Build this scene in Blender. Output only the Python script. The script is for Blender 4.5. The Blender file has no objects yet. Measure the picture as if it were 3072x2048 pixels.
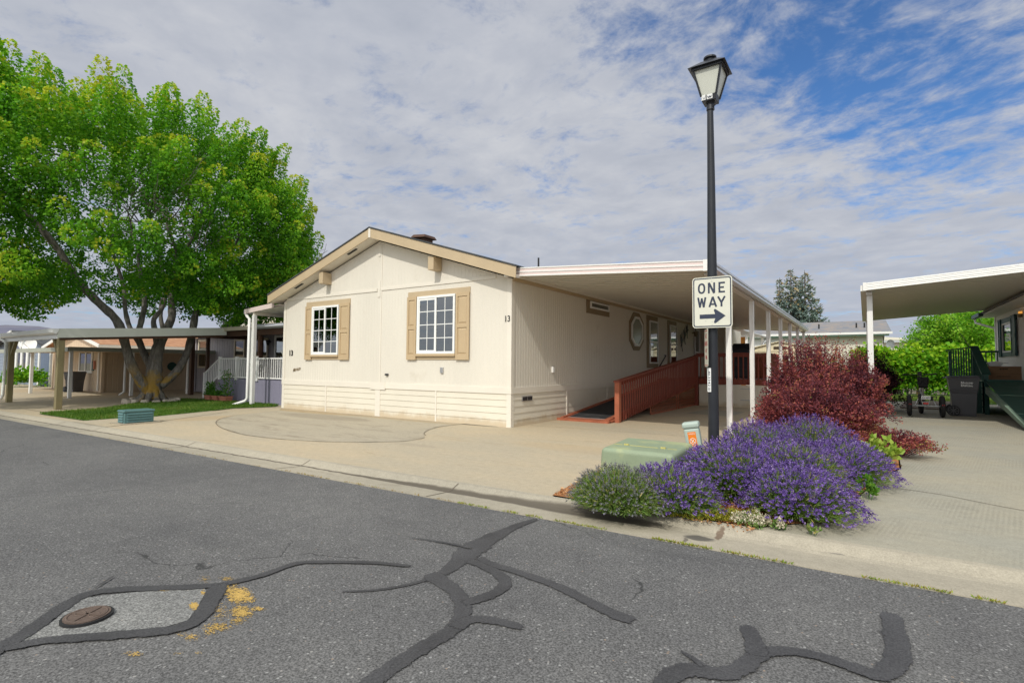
import bpy, math, random
import numpy as np
from mathutils import Vector, Matrix
rnd = random.Random(7); RG = np.random.default_rng(11)
sc = bpy.context.scene
COL = sc.collection
R = math.radians
# ------------------------------------------------------------------ camera model
F, YAW, PIT, ROL, H = 1578.2, 0.591329, 0.045947, 0.007837, 1.28
_w = np.array([-math.sin(YAW)*math.cos(PIT), math.cos(YAW)*math.cos(PIT), math.sin(PIT)])
_r = np.array([math.cos(YAW), math.sin(YAW), 0.0]); _u = np.cross(_r, _w)
CR = math.cos(ROL)*_r + math.sin(ROL)*_u; CU = -math.sin(ROL)*_r + math.cos(ROL)*_u; CW = _w
def G(x, y, z=0.0):            # a point of the ground as surveyed from the photo
    d = (x-1536)*CR + (1024-y)*CU + F*CW
    t = (z-H)/d[2]
    return (d[0]*t, d[1]*t)
cd = bpy.data.cameras.new('camera'); cam = bpy.data.objects.new('camera', cd); COL.objects.link(cam)
cd.sensor_width = 36; cd.lens = 36*F/3072; cd.clip_end = 8000; cd.clip_start = 0.05
cam.matrix_world = Matrix(((CR[0], CU[0], -CW[0], 0), (CR[1], CU[1], -CW[1], 0), (CR[2], CU[2], -CW[2], H), (0, 0, 0, 1)))
sc.camera = cam
# ------------------------------------------------------------------ materials
class NT:
    def __init__(s, tree): s.t = tree; s.n = tree.nodes; s.l = tree.links
    def new(s, t, **kw):
        n = s.n.new(t)
        for k, v in kw.items(): setattr(n, k, v)
        return n
    def put(s, sock, v):
        if hasattr(v, 'is_linked') or hasattr(v, 'links'): s.l.new(v, sock)
        else: sock.default_value = v
    def math(s, op, a, b=0.0, c=None, clamp=False):
        n = s.new('ShaderNodeMath', operation=op); n.use_clamp = clamp
        s.put(n.inputs[0], a); s.put(n.inputs[1], b)
        if c is not None: s.put(n.inputs[2], c)
        return n.outputs[0]
    def mix(s, f, a, b, blend='MIX'):
        n = s.new('ShaderNodeMix', data_type='RGBA', blend_type=blend)
        s.put(n.inputs[0], f)
        for k, v in ((6, a), (7, b)):
            if isinstance(v, tuple) and len(v) == 3: v = (*v, 1)
            s.put(n.inputs[k], v)
        return n.outputs[2]
    def noise(s, vec, scale, detail=4, rough=.55, dist=0.0):
        n = s.new('ShaderNodeTexNoise'); s.put(n.inputs['Vector'], vec)
        n.inputs['Scale'].default_value = scale; n.inputs['Detail'].default_value = detail
        n.inputs['Roughness'].default_value = rough; n.inputs['Distortion'].default_value = dist
        return n.outputs['Fac']
    def ramp(s, f, stops, interp='LINEAR'):
        n = s.new('ShaderNodeValToRGB'); s.put(n.inputs[0], f); cr = n.color_ramp; cr.interpolation = interp
        while len(cr.elements) < len(stops): cr.elements.new(0.5)
        for e, (p, c) in zip(cr.elements, stops):
            e.position = p; e.color = (*c, 1) if len(c) == 3 else c
        return n.outputs[0]
    def mapping(s, vec, scale=(1, 1, 1), rot=(0, 0, 0), loc=(0, 0, 0)):
        n = s.new('ShaderNodeMapping'); s.put(n.inputs[0], vec)
        n.inputs['Scale'].default_value = scale; n.inputs['Rotation'].default_value = rot; n.inputs['Location'].default_value = loc
        return n.outputs[0]
    def smooth(s, v, lo, hi):
        n = s.new('ShaderNodeMapRange', interpolation_type='SMOOTHSTEP'); s.put(n.inputs[0], v)
        n.inputs[1].default_value = lo; n.inputs[2].default_value = hi
        return n.outputs[0]
    def bump(s, h, strength, dist=.01):
        n = s.new('ShaderNodeBump'); s.put(n.inputs['Height'], h); n.inputs['Strength'].default_value = strength
        n.inputs['Distance'].default_value = dist
        return n.outputs[0]
def newmat(name):
    m = bpy.data.materials.new(name); m.use_nodes = True; t = NT(m.node_tree)
    b = t.n['Principled BSDF']; co = t.new('ShaderNodeTexCoord').outputs['Object']
    return m, t, b, co
def M(name, rgb, rough=.6, var=.10, scale=3.0, grain=.05, gscale=90, bump=0.0, bscale=120, metal=0.0, spec=.35, stain=None, stretch=(1, 1, 1), splash=None):
    m, t, b, co = newmat(name)
    v = t.mapping(co, stretch)
    a = t.noise(v, scale, 5); g = t.noise(v, gscale, 2)
    f = t.math('ADD', t.math('MULTIPLY', t.math('SUBTRACT', a, .5), 2*var*1.8), t.math('MULTIPLY', t.math('SUBTRACT', g, .5), 2*grain*1.8))
    f = t.math('ADD', f, 1.0)
    mul = t.new('ShaderNodeVectorMath', operation='SCALE'); mul.inputs[0].default_value = rgb; t.put(mul.inputs['Scale'], f)
    c = mul.outputs[0]
    if stain:
        sm = t.smooth(t.noise(co, stain[1], 6, .65), stain[2], stain[2]+.16)
        c = t.mix(t.math('MULTIPLY', sm, stain[3]), c, stain[0])
    if splash:      # dirt splashed up from the ground: colour, height, amount
        sz = t.new('ShaderNodeSeparateXYZ'); t.l.new(co, sz.inputs[0]); nz = t.noise(t.mapping(co, (1, 1, .5)), 3.5, 6, .7)
        hh = t.math('SUBTRACT', t.math('DIVIDE', sz.outputs[2], splash[1]), t.math('MULTIPLY', t.math('SUBTRACT', nz, .5), 2.2)); sm = t.math('SUBTRACT', 1.0, t.smooth(hh, .15, 1.15))
        c = t.mix(t.math('MULTIPLY', sm, splash[2]), c, splash[0])
    t.put(b.inputs['Base Color'], c)
    b.inputs['Roughness'].default_value = rough; b.inputs['Metallic'].default_value = metal
    b.inputs['Specular IOR Level'].default_value = spec
    rr = t.math('ADD', t.math('MULTIPLY', t.math('SUBTRACT', a, .5), .25), rough, clamp=True); t.put(b.inputs['Roughness'], rr)
    if bump: t.put(b.inputs['Normal'], t.bump(t.noise(v, bscale, 3), bump, .004))
    return m
CREAM = (.70, .655, .57)
m_wall = M('cream siding', CREAM, .6, .05, 1.2, .04, 60, .35, 45, stretch=(1, 1, .35), stain=((.50, .43, .33), 1.6, .60, .30))
m_skirt = M('cream skirting', (.70, .65, .545), .6, .05, 1.5, .03, 60, .25, 40, stain=((.55, .44, .29), 1.1, .60, .35), splash=((.48, .36, .21), .17, .65))
m_trim = M('cream trim', (.74, .69, .60), .55, .05, 2, .02, 70, .1)
m_tan = M('tan trim paint', (.50, .39, .25), .5, .06, 3, .03, 60, .15, 60, stain=((.40, .31, .19), 5, .66, .5))
m_tan2 = M('tan shutter paint', (.51, .385, .235), .45, .04, 3, .02, 60)
m_brownframe = M('brown window surround', (.27, .20, .12), .55, .06, 4)
m_white = M('white enamel metal', (.78, .77, .74), .38, .04, 3, .02, 60, stain=((.55, .52, .45), 2.5, .66, .35))
m_vinyl = M('white vinyl', (.82, .82, .80), .35, .03, 3, .01)
m_pink = M('pale rose metal', (.72, .60, .565), .4, .05, 4, .02)
m_pan = M('beige ribbed pan', (.62, .60, .53), .42, .05, 2, .02, 50, stain=((.45, .37, .26), 2.2, .62, .5))
m_pang = M('grey ribbed pan', (.60, .57, .49), .42, .06, 2, .02, 50, stain=((.42, .36, .27), 2, .6, .5))
m_gutter = M('grey metal gutter', (.62, .64, .70), .35, .05, 3, .02, metal=.3)
m_dark = M('black paint', (.022, .024, .03), .38, .15, 6, .05, 80, .1, 90, stain=((.12, .13, .14), 16, .70, .6))
m_black = M('black plastic', (.02, .02, .021), .5, .15, 8)
m_rubber = M('black rubber', (.022, .022, .023), .8, .1, 20, bump=.4, bscale=80)
m_ink = M('dark navy ink', (.035, .045, .075), .55, .05, 8)
m_red = M('red ink', (.55, .06, .06), .5, .05, 8)
m_signw = M('off white sheeting', (.66, .65, .55), .45, .05, 6, .04, 120)
m_signback = M('galvanised metal', (.5, .5, .5), .4, .08, 6, metal=.8)
m_redwood = M('redwood stain', (.235, .057, .036), .55, .16, 5, .10, 60, .3, 60, stretch=(3, 3, .6))
m_redwood2 = M('weathered redwood stain', (.37, .115, .06), .6, .22, 4, .10, 60, .3, 60, stain=((.42, .26, .17), 6, .60, .6))
m_grip = M('black grit mat', (.03, .031, .034), .85, .25, 4, .25, 300, .6, 260, stain=((.11, .10, .09), 2.5, .55, .6))
m_green = M('dark green paint', (.018, .075, .06), .45, .12, 4, .06, 70, stain=((.05, .13, .10), 5, .6, .5))
m_greenl = M('worn green board edge', (.18, .26, .20), .6, .12, 5, .05)
m_utilg = M('olive green fibreglass', (.25, .305, .20), .5, .06, 4, .05, 60, .1, 90, stain=((.42, .44, .22), 2.5, .50, .55))
m_utilt = M('teal green steel', (.085, .175, .175), .5, .08, 5, .04, stain=((.16, .24, .22), 6, .6, .5))
m_ped = M('pale grey green plastic', (.40, .475, .42), .45, .05, 5, .03, stain=((.50, .50, .40), 4, .6, .4))
m_orange = M('orange sticker', (.80, .22, .02), .5, .05, 10)
m_stkwhite = M('white sticker print', (.8, .76, .7), .5, .05, 10)
m_hinge = M('weathered yellow line', (.50, .44, .14), .6, .2, 10)
m_bin = M('charcoal bin plastic', (.088, .088, .095), .5, .07, 5, .03, 150, .1, 200)
m_timber = M('weathered green timber', (.22, .185, .095), .7, .2, 3, .1, 60, .35, 50, stretch=(3, 3, .4))
m_brownwood = M('dark brown stained wood', (.085, .042, .025), .6, .2, 4, .08, 60, stretch=(3, 3, .5))
m_lav = M('lavender grey siding', (.30, .285, .315), .6, .06, 2, .03, 60, .2)
m_lav2 = M('lavender grey skirting', (.235, .225, .30), .6, .06, 2, .03, 60, .2)
m_beigetrim = M('beige trim', (.52, .46, .36), .5, .05, 4)
m_tanwall = M('tan house siding', (.60, .48, .35), .6, .06, 1.5, .03, 60, .2)
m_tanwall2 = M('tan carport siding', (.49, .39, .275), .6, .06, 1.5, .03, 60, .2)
m_blue = M('blue grey siding', (.125, .16, .235), .6, .06, 2, .03)
m_bluel = M('pale blue grey siding', (.22, .26, .33), .6, .06, 2, .03)
m_terra = M('terracotta plastic', (.42, .16, .10), .6, .1, 6)
m_card = M('cardboard', (.20, .115, .06), .8, .08, 5, .05, 50)
m_print = M('cardboard print', (.055, .034, .02), .8, .1, 5)
m_tub = M('pale grey plastic', (.62, .63, .64), .4, .04, 4)
m_ply = M('brown plywood', (.18, .13, .09), .75, .15, 3, .1)
m_steel = M('brushed steel tube', (.45, .46, .45), .35, .08, 9, metal=.7)
m_cover = M('black fabric', (.012, .012, .013), .75, .2, 10, bump=.3, bscale=40)
m_reflect = M('red reflector', (.75, .02, .02), .2, .05, 10)
m_whitewall = M('white painted siding', (.80, .79, .77), .6, .05, 2, .03, 60, .1)
m_greytrim = M('slate green trim', (.045, .105, .115), .5, .08, 5)
m_shed = M('cream shed metal', (.68, .60, .42), .55, .04, 3, .03)
m_backwall = M('pale cream wall', (.67, .64, .53), .6, .04, 1.5, .03)
m_mint = M('mint green trim', (.25, .42, .33), .5, .05, 4)
m_amber = M('golden wood panel', (.50, .20, .03), .5, .15, 3, stretch=(1, 6, 1))
m_stone = M('pale ring stone', (.50, .44, .36), .85, .2, 6, .15, 40, .8, 30)
m_rust = M('rusty cast iron', (.115, .082, .065), .7, .25, 20, .2, 120, .5, 80)
m_glasslamp = M('milky lamp glass', (.60, .61, .54), .3, .06, 5, .0)
m_nameplate = M('bronze script', (.16, .095, .03), .4, .1, 10)
m_dishgrey = M('dish grey', (.30, .32, .33), .5, .05, 5)
m_ironlet = M('wrought iron', (.03, .03, .033), .45, .1, 10)
m_roofmetal = M('grey metal roofing', (.43, .45, .46), .45, .08, 2, .04, 40)
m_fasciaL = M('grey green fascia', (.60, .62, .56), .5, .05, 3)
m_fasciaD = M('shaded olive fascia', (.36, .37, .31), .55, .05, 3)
m_blind = M('grey window blind', (.30, .31, .31), .6, .05, 5)
m_curtain = M('mauve curtain', (.33, .27, .25), .8, .1, 12, stretch=(1, 8, .2))
m_roomdark = M('painted room darkness', (.05, .05, .05), .9, .2, 3)  # dark colour stands in for the unlit rooms behind the panes
def worn(name, col, attr, scale, stretch, lo, hi, gain, bscale):
    """thin film on the road that breaks up where the attribute is low"""
    m, t, b, co = newmat(name); a = t.new('ShaderNodeAttribute'); a.attribute_name = attr
    n = t.noise(t.mapping(co, *stretch), scale, 5, .68); n2 = t.noise(co, scale*4, 2, .6)
    f = t.math('ADD', a.outputs['Fac'], t.math('ADD', t.math('MULTIPLY', t.math('SUBTRACT', n, .5), gain), t.math('MULTIPLY', t.math('SUBTRACT', n2, .5), gain*.5)))
    k = t.smooth(f, lo, hi); g = t.noise(co, bscale, 5, .78); big = t.noise(co, 2.2, 4)
    t.put(b.inputs['Base Color'], t.mix(1.0, t.mix(1.0, col, t.ramp(g, [(.30, (.45, .45, .45)), (.72, (1.75, 1.75, 1.75))]), 'MULTIPLY'), t.ramp(big, [(.3, (.75, .75, .75)), (.7, (1.25, 1.25, 1.25))]), 'MULTIPLY'))
    b.inputs['Roughness'].default_value = .65; b.inputs['Specular IOR Level'].default_value = .25; t.put(b.inputs['Normal'], t.bump(g, .25, .003))
    tr = t.new('ShaderNodeBsdfTransparent'); mx = t.new('ShaderNodeMixShader'); t.put(mx.inputs[0], k)
    t.l.new(tr.outputs[0], mx.inputs[1]); t.l.new(b.outputs[0], mx.inputs[2]); t.l.new(mx.outputs[0], t.n['Material Output'].inputs[0]); return m
m_seal = worn('bitumen crack sealant', (.058, .057, .059), 'film', 30, ((1, 1, 1),), .30, .62, 1.35, 95)
m_yellow = worn('worn yellow paint', (.44, .29, .085), 'film', 55, ((1, 1.9, 1), (0, 0, R(-25))), .58, .70, 2.3, 160)
m_lamp, t_, b_, _c = newmat('lit amber glass'); b_.inputs['Base Color'].default_value = (.8, .4, .1, 1)
b_.inputs['Emission Color'].default_value = (1, .45, .08, 1); b_.inputs['Emission Strength'].default_value = .8
def glassmat(name, tint, fac=.35):
    m, t, b, co = newmat(name)
    t.n.remove(b); out = t.n['Material Output']
    tr = t.new('ShaderNodeBsdfTransparent'); tr.inputs[0].default_value = (*tint, 1)
    gl = t.new('ShaderNodeBsdfGlossy'); gl.inputs['Roughness'].default_value = .02; gl.inputs[0].default_value = (.9, .93, .95, 1)
    fr = t.new('ShaderNodeFresnel'); fr.inputs[0].default_value = 1.7
    f = t.math('ADD', fr.outputs[0], fac, clamp=True)
    mx = t.new('ShaderNodeMixShader'); t.put(mx.inputs[0], f); t.l.new(tr.outputs[0], mx.inputs[1]); t.l.new(gl.outputs[0], mx.inputs[2])
    t.l.new(mx.outputs[0], out.inputs[0])
    return m
m_glass = glassmat('window glass', (.42, .46, .46), .14)
m_glassd = glassmat('dark window glass', (.25, .28, .28), .2)
m_frost, t_, b_, _c = newmat('frosted glass'); b_.inputs['Base Color'].default_value = (.30, .33, .30, 1); b_.inputs['Roughness'].default_value = .18; b_.inputs['Specular IOR Level'].default_value = .8
# shingles
def shingle(name, a, b2, c, sx=1.0):
    m, t, b, co = newmat(name)
    br = t.new('ShaderNodeTexBrick'); t.put(br.inputs['Vector'], t.mapping(co, (1, 1, 1)))
    br.inputs['Scale'].default_value = 1; br.inputs['Brick Width'].default_value = .33; br.inputs['Row Height'].default_value = .14
    br.inputs['Mortar Size'].default_value = .004; br.inputs['Color1'].default_value = (0, 0, 0, 1); br.inputs['Color2'].default_value = (1, 1, 1, 1)
    br.inputs['Mortar'].default_value = (.2, .2, .2, 1)
    n = t.noise(t.mapping(co, (1.2, .5, .5)), 1.6, 4)
    f = t.math('ADD', t.math('MULTIPLY', br.outputs[0], .45), t.math('MULTIPLY', n, .6))
    c_ = t.ramp(f, [(.15, a), (.5, b2), (.85, c)])
    t.put(b.inputs['Base Color'], t.mix(t.math('MULTIPLY', t.noise(co, 160, 2), .5), c_, a)); b.inputs['Roughness'].default_value = .9
    return m
m_shingle = shingle('dark shingles', (.035, .04, .045), (.06, .065, .07), (.10, .10, .10))
m_shingleg = shingle('grey blue mixed shingles', (.15, .165, .20), (.235, .23, .235), (.36, .27, .19))
m_shingleo = shingle('orange brown shingles', (.34, .16, .08), (.45, .22, .11), (.55, .30, .17))
# asphalt
def asphalt(name, base, light, seed=0):
    m, t, b, co = newmat(name)
    v = t.mapping(co, loc=(seed, seed*.7, 0))
    big = t.noise(v, .55, 4); mid = t.noise(v, 4, 4)
    vo = t.new('ShaderNodeTexVoronoi'); t.put(vo.inputs['Vector'], v); vo.inputs['Scale'].default_value = 64
    st = t.new('ShaderNodeSeparateColor'); t.l.new(vo.outputs['Color'], st.inputs[0])
    fine = t.noise(v, 95, 5, .78)
    c = t.mix(t.smooth(fine, .33, .72), tuple(x*.36 for x in base), tuple(x*1.62 for x in base))
    spk = t.math('MULTIPLY', t.math('GREATER_THAN', st.outputs[0], .925), t.math('LESS_THAN', vo.outputs['Distance'], .42))
    c = t.mix(t.math('MULTIPLY', spk, t.math('MULTIPLY', st.outputs[1], .85)), c, light)
    vo2 = t.new('ShaderNodeTexVoronoi'); t.put(vo2.inputs['Vector'], v); vo2.inputs['Scale'].default_value = 38
    s2 = t.new('ShaderNodeSeparateColor'); t.l.new(vo2.outputs['Color'], s2.inputs[0])
    sp2 = t.math('MULTIPLY', t.math('GREATER_THAN', s2.outputs[0], .93), t.math('LESS_THAN', vo2.outputs['Distance'], .24))
    c = t.mix(t.math('MULTIPLY', sp2, .75), c, t.mix(s2.outputs[2], light, (.34, .25, .18)))
    f = t.math('ADD', t.math('MULTIPLY', big, .55), t.math('MULTIPLY', mid, .3))
    c = t.mix(1.0, c, t.ramp(f, [(.25, (.72, .72, .74)), (.62, (1.16, 1.15, 1.13))]), 'MULTIPLY')
    # hairline cracks, oil drips and darker streaks along the lane
    cv = t.new('ShaderNodeTexVoronoi'); cv.feature = 'DISTANCE_TO_EDGE'; cv.inputs['Scale'].default_value = .62
    dn = t.new('ShaderNodeTexNoise'); t.put(dn.inputs['Vector'], v); dn.inputs['Scale'].default_value = 3; dn.inputs['Detail'].default_value = 5
    dv = t.new('ShaderNodeVectorMath', operation='MULTIPLY_ADD'); t.l.new(dn.outputs['Color'], dv.inputs[0]); dv.inputs[1].default_value = (.5, .5, 0); t.put(dv.inputs[2], v); t.put(cv.inputs['Vector'], dv.outputs[0])
    ck = t.math('MULTIPLY', t.math('SUBTRACT', 1.0, t.smooth(cv.outputs['Distance'], .002, .006)), t.smooth(t.noise(v, .8, 3), .52, .60))
    c = t.mix(t.math('MULTIPLY', ck, .75), c, (.03, .03, .03))
    oil = t.smooth(t.noise(t.mapping(co, (.35, 1.6, 1)), 1.1, 5, .6), .56, .74); c = t.mix(t.math('MULTIPLY', oil, .32), c, (.055, .054, .056))
    drip = t.smooth(t.noise(co, 2.6, 3, .5), .70, .78); c = t.mix(t.math('MULTIPLY', drip, .5), c, (.045, .044, .045))
    t.put(b.inputs['Base Color'], c); b.inputs['Roughness'].default_value = .85; b.inputs['Specular IOR Level'].default_value = .22
    h = t.math('ADD', fine, t.math('MULTIPLY', vo.outputs['Distance'], .8))
    t.put(b.inputs['Normal'], t.bump(h, .28, .004))
    return m
m_asph = asphalt('worn grey asphalt', (.152, .150, .148), (.36, .36, .35))
m_asph2 = asphalt('paler patched asphalt', (.235, .235, .226), (.42, .42, .40), 3)
# concrete
def concrete(name, a, b2, stain, tine=None, dark=(.3, .28, .24), st_lo=.56, silt=False, marks=()):
    m, t, b, co = newmat(name)
    n1 = t.noise(t.mapping(co, (.55, 1.0, 1)), .55, 5, .6); n2 = t.noise(t.mapping(co, (.4, 1.6, 1), (0, 0, .5)), 2.2, 5, .65, .6)
    c = t.mix(t.smooth(n1, .36, .64), a, b2)
    c = t.mix(t.math('MULTIPLY', t.smooth(n2, st_lo, st_lo+.2), stain), c, dark)
    gr = t.noise(co, 85, 5, .78); mid = t.noise(co, 12, 5, .65)
    c = t.mix(1.0, c, t.ramp(gr, [(.25, (.66, .66, .66)), (.75, (1.24, 1.24, 1.24))]), 'MULTIPLY')
    c = t.mix(1.0, c, t.ramp(mid, [(.25, (.88, .88, .87)), (.75, (1.09, 1.09, 1.08))]), 'MULTIPLY')
    vo = t.new('ShaderNodeTexVoronoi'); t.put(vo.inputs['Vector'], co); vo.inputs['Scale'].default_value = 42
    s2 = t.new('ShaderNodeSeparateColor'); t.l.new(vo.outputs['Color'], s2.inputs[0])
    pit = t.math('MULTIPLY', t.math('GREATER_THAN', s2.outputs[0], .90), t.math('LESS_THAN', vo.outputs['Distance'], .20))
    c = t.mix(t.math('MULTIPLY', pit, .5), c, (.16, .15, .13))
    h = gr
    if tine:
        wv = t.new('ShaderNodeTexWave', bands_direction='X'); t.put(wv.inputs['Vector'], t.mapping(co, (1, 1, 1), (0, 0, tine[1])))
        wv.inputs['Scale'].default_value = tine[0]; wv.inputs['Distortion'].default_value = 1.2; wv.inputs['Detail'].default_value = 2; wv.inputs['Detail Scale'].default_value = 6
        w = t.math('MULTIPLY', wv.outputs['Fac'], t.smooth(t.noise(co, .9, 3), .42, .62))
        c = t.mix(1.0, c, t.ramp(w, [(0, (1.0, 1.0, 1.0)), (1, (.90, .90, .90))]), 'MULTIPLY')
        h = t.math('ADD', gr, t.math('MULTIPLY', w, 1.2))
    sp = t.new('ShaderNodeSeparateXYZ'); t.l.new(co, sp.inputs[0]); x_, y_ = sp.outputs[0], sp.outputs[1]
    wob = t.math('MULTIPLY', t.math('SUBTRACT', t.noise(co, 6, 4, .6), .5), .12)
    wob2 = t.math('MULTIPLY', t.math('SUBTRACT', t.noise(co, 5, 4, .6), .5), .05)
    if silt:        # silt lies along the flow line of the gutter, widest before the lavender
        d = t.math('ABSOLUTE', t.math('ADD', t.math('SUBTRACT', y_, t.math('ADD', t.math('MULTIPLY', x_, .035), 4.475)), wob2))
        def bell(cx, sx): return t.math('EXPONENT', t.math('MULTIPLY', t.math('POWER', t.math('DIVIDE', t.math('SUBTRACT', x_, cx), sx), 2.0), -1.0))
        wid = t.math('ADD', .017, t.math('ADD', t.math('MULTIPLY', bell(-2.2, .75), .10), t.math('MULTIPLY', bell(-3.8, 1.0), .05)))
        m_ = t.math('SUBTRACT', 1.0, t.smooth(t.math('DIVIDE', d, wid), .55, 1.15)); m_ = t.math('MULTIPLY', m_, t.math('SUBTRACT', 1.0, t.smooth(x_, -1.55, -1.25)))
        c = t.mix(t.math('MULTIPLY', m_, .9), c, (.095, .080, .062))
    for (cx, cy, sx, sy, col, amt) in marks:
        e = t.math('ADD', t.math('POWER', t.math('DIVIDE', t.math('SUBTRACT', t.math('ADD', x_, wob), cx), sx), 2.0), t.math('POWER', t.math('DIVIDE', t.math('SUBTRACT', t.math('ADD', y_, wob), cy), sy), 2.0))
        m_ = t.math('SUBTRACT', 1.0, t.smooth(e, .45, 1.5)); c = t.mix(t.math('MULTIPLY', m_, amt), c, col)
    t.put(b.inputs['Base Color'], c); b.inputs['Roughness'].default_value = .85; b.inputs['Specular IOR Level'].default_value = .25
    t.put(b.inputs['Normal'], t.bump(h, .3, .004))
    return m
m_drive = concrete('tan driveway concrete', (.50, .41, .285), (.44, .38, .285), .6, dark=(.35, .28, .185), marks=((-3.6, 7.4, 1.3, .35, (.40, .30, .18), .30), (-6.0, 6.2, .5, .12, (.30, .26, .20), .35), (-12.8, 6.3, .5, .7, (.42, .29, .15), .4)))
m_drive2 = concrete('grey driveway concrete', (.385, .35, .27), (.34, .325, .27), .40, (9, R(10)), dark=(.27, .25, .20))
m_patch = concrete('newer grey concrete', (.43, .375, .285), (.385, .34, .265), .7, dark=(.26, .22, .165), st_lo=.50, marks=((-12.6, 8.75, 1.8, .25, (.38, .27, .14), .6), (-9.4, 8.85, 2.6, .16, (.36, .27, .16), .5), (-11, 8.1, 1.6, .4, (.24, .205, .155), .5)))
m_kerb = concrete('kerb concrete', (.42, .375, .295), (.36, .325, .26), .45, dark=(.26, .22, .17), silt=True, marks=((-1.10, 4.30, .10, .075, (.075, .07, .065), .85), (-.98, 4.46, .025, .12, (.14, .09, .06), .8), (-1.18, 4.17, .02, .08, (.08, .07, .06), .7), (-.2, 4.50, .05, .012, (.12, .11, .10), .6)))
m_joint = M('dark joint line', (.15, .125, .095), .9, .2, 10)
m_wet = M('damp gutter silt', (.12, .10, .075), .75, .25, 5, .2, 90)
m_soil = M('orange bark mulch', (.36, .155, .06), .95, .35, 22, .3, 70, 1.0, 50)
m_ground = M('dry soil ground', (.22, .19, .13), .95, .2, .5, .2, 20)
m_lawnbase = M('lawn soil', (.085, .16, .03), .95, .3, 3, .25, 60)
m_hill = M('haze tinted sagebrush hillside', (.17, .165, .205), .95, .25, .004, .15, .03, stain=((.105, .11, .175), .0018, .46, .8))  # distance haze and cloud shadow are mixed into this blue grey
# foliage
def foliage(name, stops, trans=.35, rough=.55):
    m, t, b, co = newmat(name)
    a = t.new('ShaderNodeAttribute'); a.attribute_name = 'tint'
    c = t.ramp(a.outputs['Fac'], stops); t.put(b.inputs['Base Color'], c); b.inputs['Roughness'].default_value = rough
    b.inputs['Specular IOR Level'].default_value = .25
    tr = t.new('ShaderNodeBsdfTranslucent'); t.put(tr.inputs[0], t.mix(1.0, c, (1.25, 1.3, .7), 'MULTIPLY'))
    mx = t.new('ShaderNodeMixShader'); mx.inputs[0].default_value = trans
    t.l.new(b.outputs[0], mx.inputs[1]); t.l.new(tr.outputs[0], mx.inputs[2]); t.l.new(mx.outputs[0], t.n['Material Output'].inputs[0])
    return m
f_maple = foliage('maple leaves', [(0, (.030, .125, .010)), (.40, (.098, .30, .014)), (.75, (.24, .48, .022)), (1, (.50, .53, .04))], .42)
f_grass = foliage('grass blades', [(0, (.05, .12, .012)), (.7, (.115, .215, .025)), (1, (.26, .26, .07))], .3)
f_spruce = foliage('spruce needles', [(0, (.07, .11, .09)), (.6, (.18, .25, .22)), (.9, (.27, .34, .30)), (1, (.40, .28, .12))], .1)
f_vine = foliage('vine leaves', [(0, (.04, .16, .01)), (.45, (.15, .38, .015)), (1, (.48, .60, .04))], .4)
f_tree2 = foliage('light green leaves', [(0, (.05, .18, .01)), (.5, (.18, .42, .02)), (1, (.44, .60, .07))], .4)
f_barb = foliage('barberry leaves', [(0, (.05, .016, .030)), (.40, (.17, .042, .056)), (.72, (.37, .088, .082)), (.93, (.50, .18, .12)), (1, (.26, .22, .05))], .28)
f_barbd = foliage('dark barberry leaves', [(0, (.015, .007, .012)), (.6, (.045, .014, .02)), (1, (.10, .03, .03))], .2)
f_stem = foliage('lavender stems', [(0, (.06, .13, .025)), (.5, (.14, .25, .05)), (.85, (.26, .32, .10)), (1, (.46, .38, .13))], .2)
f_flow = foliage('lavender flowers', [(0, (.065, .038, .17)), (.5, (.155, .085, .36)), (.85, (.30, .19, .54)), (1, (.40, .32, .46))], .25)
f_flowg = foliage('faded lavender buds', [(0, (.12, .12, .13)), (.6, (.20, .20, .20)), (1, (.25, .22, .33))], .2)
f_leafy = foliage('weed leaves', [(0, (.04, .14, .015)), (.6, (.13, .30, .03)), (1, (.30, .42, .06))], .3)
f_lime = foliage('lime leaves', [(0, (.14, .26, .03)), (.6, (.30, .42, .06)), (1, (.46, .50, .12))], .3)
f_sedum = foliage('yellow green groundcover', [(0, (.12, .17, .02)), (.6, (.30, .30, .03)), (1, (.45, .36, .05))], .2)
f_whitefl = foliage('cream flowers', [(0, (.20, .20, .08)), (.35, (.5, .44, .32)), (1, (.80, .74, .63))], .15)
f_bark = foliage('bark chips', [(0, (.16, .065, .03)), (.5, (.36, .16, .06)), (.8, (.50, .27, .12)), (1, (.62, .42, .22))], 0.0)
f_moss = foliage('dry gutter moss', [(0, (.28, .16, .03)), (.5, (.32, .27, .04)), (1, (.20, .30, .04))], .1)
def barkmat():
    m, t, b, co = newmat('grey maple bark')
    v = t.mapping(co, (1, 1, .25))
    n = t.noise(v, 16, 5, .65); n2 = t.noise(co, 3.2, 4, .6, .4)
    c = t.ramp(n, [(.25, (.055, .05, .045)), (.55, (.16, .145, .125)), (.8, (.30, .285, .26))])
    sp = t.new('ShaderNodeSeparateXYZ'); t.l.new(co, sp.inputs[0])
    low = t.math('SUBTRACT', 1.0, t.smooth(sp.outputs[2], .45, 1.5))     # lichen grows on the lower trunk
    c = t.mix(t.math('MULTIPLY', t.math('MULTIPLY', t.smooth(n2, .46, .58), low), .85), c, (.34, .20, .018))
    t.put(b.inputs['Base Color'], c); b.inputs['Roughness'].default_value = .9
    t.put(b.inputs['Normal'], t.bump(n, .7, .02))
    return m
m_bark = barkmat()
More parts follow.
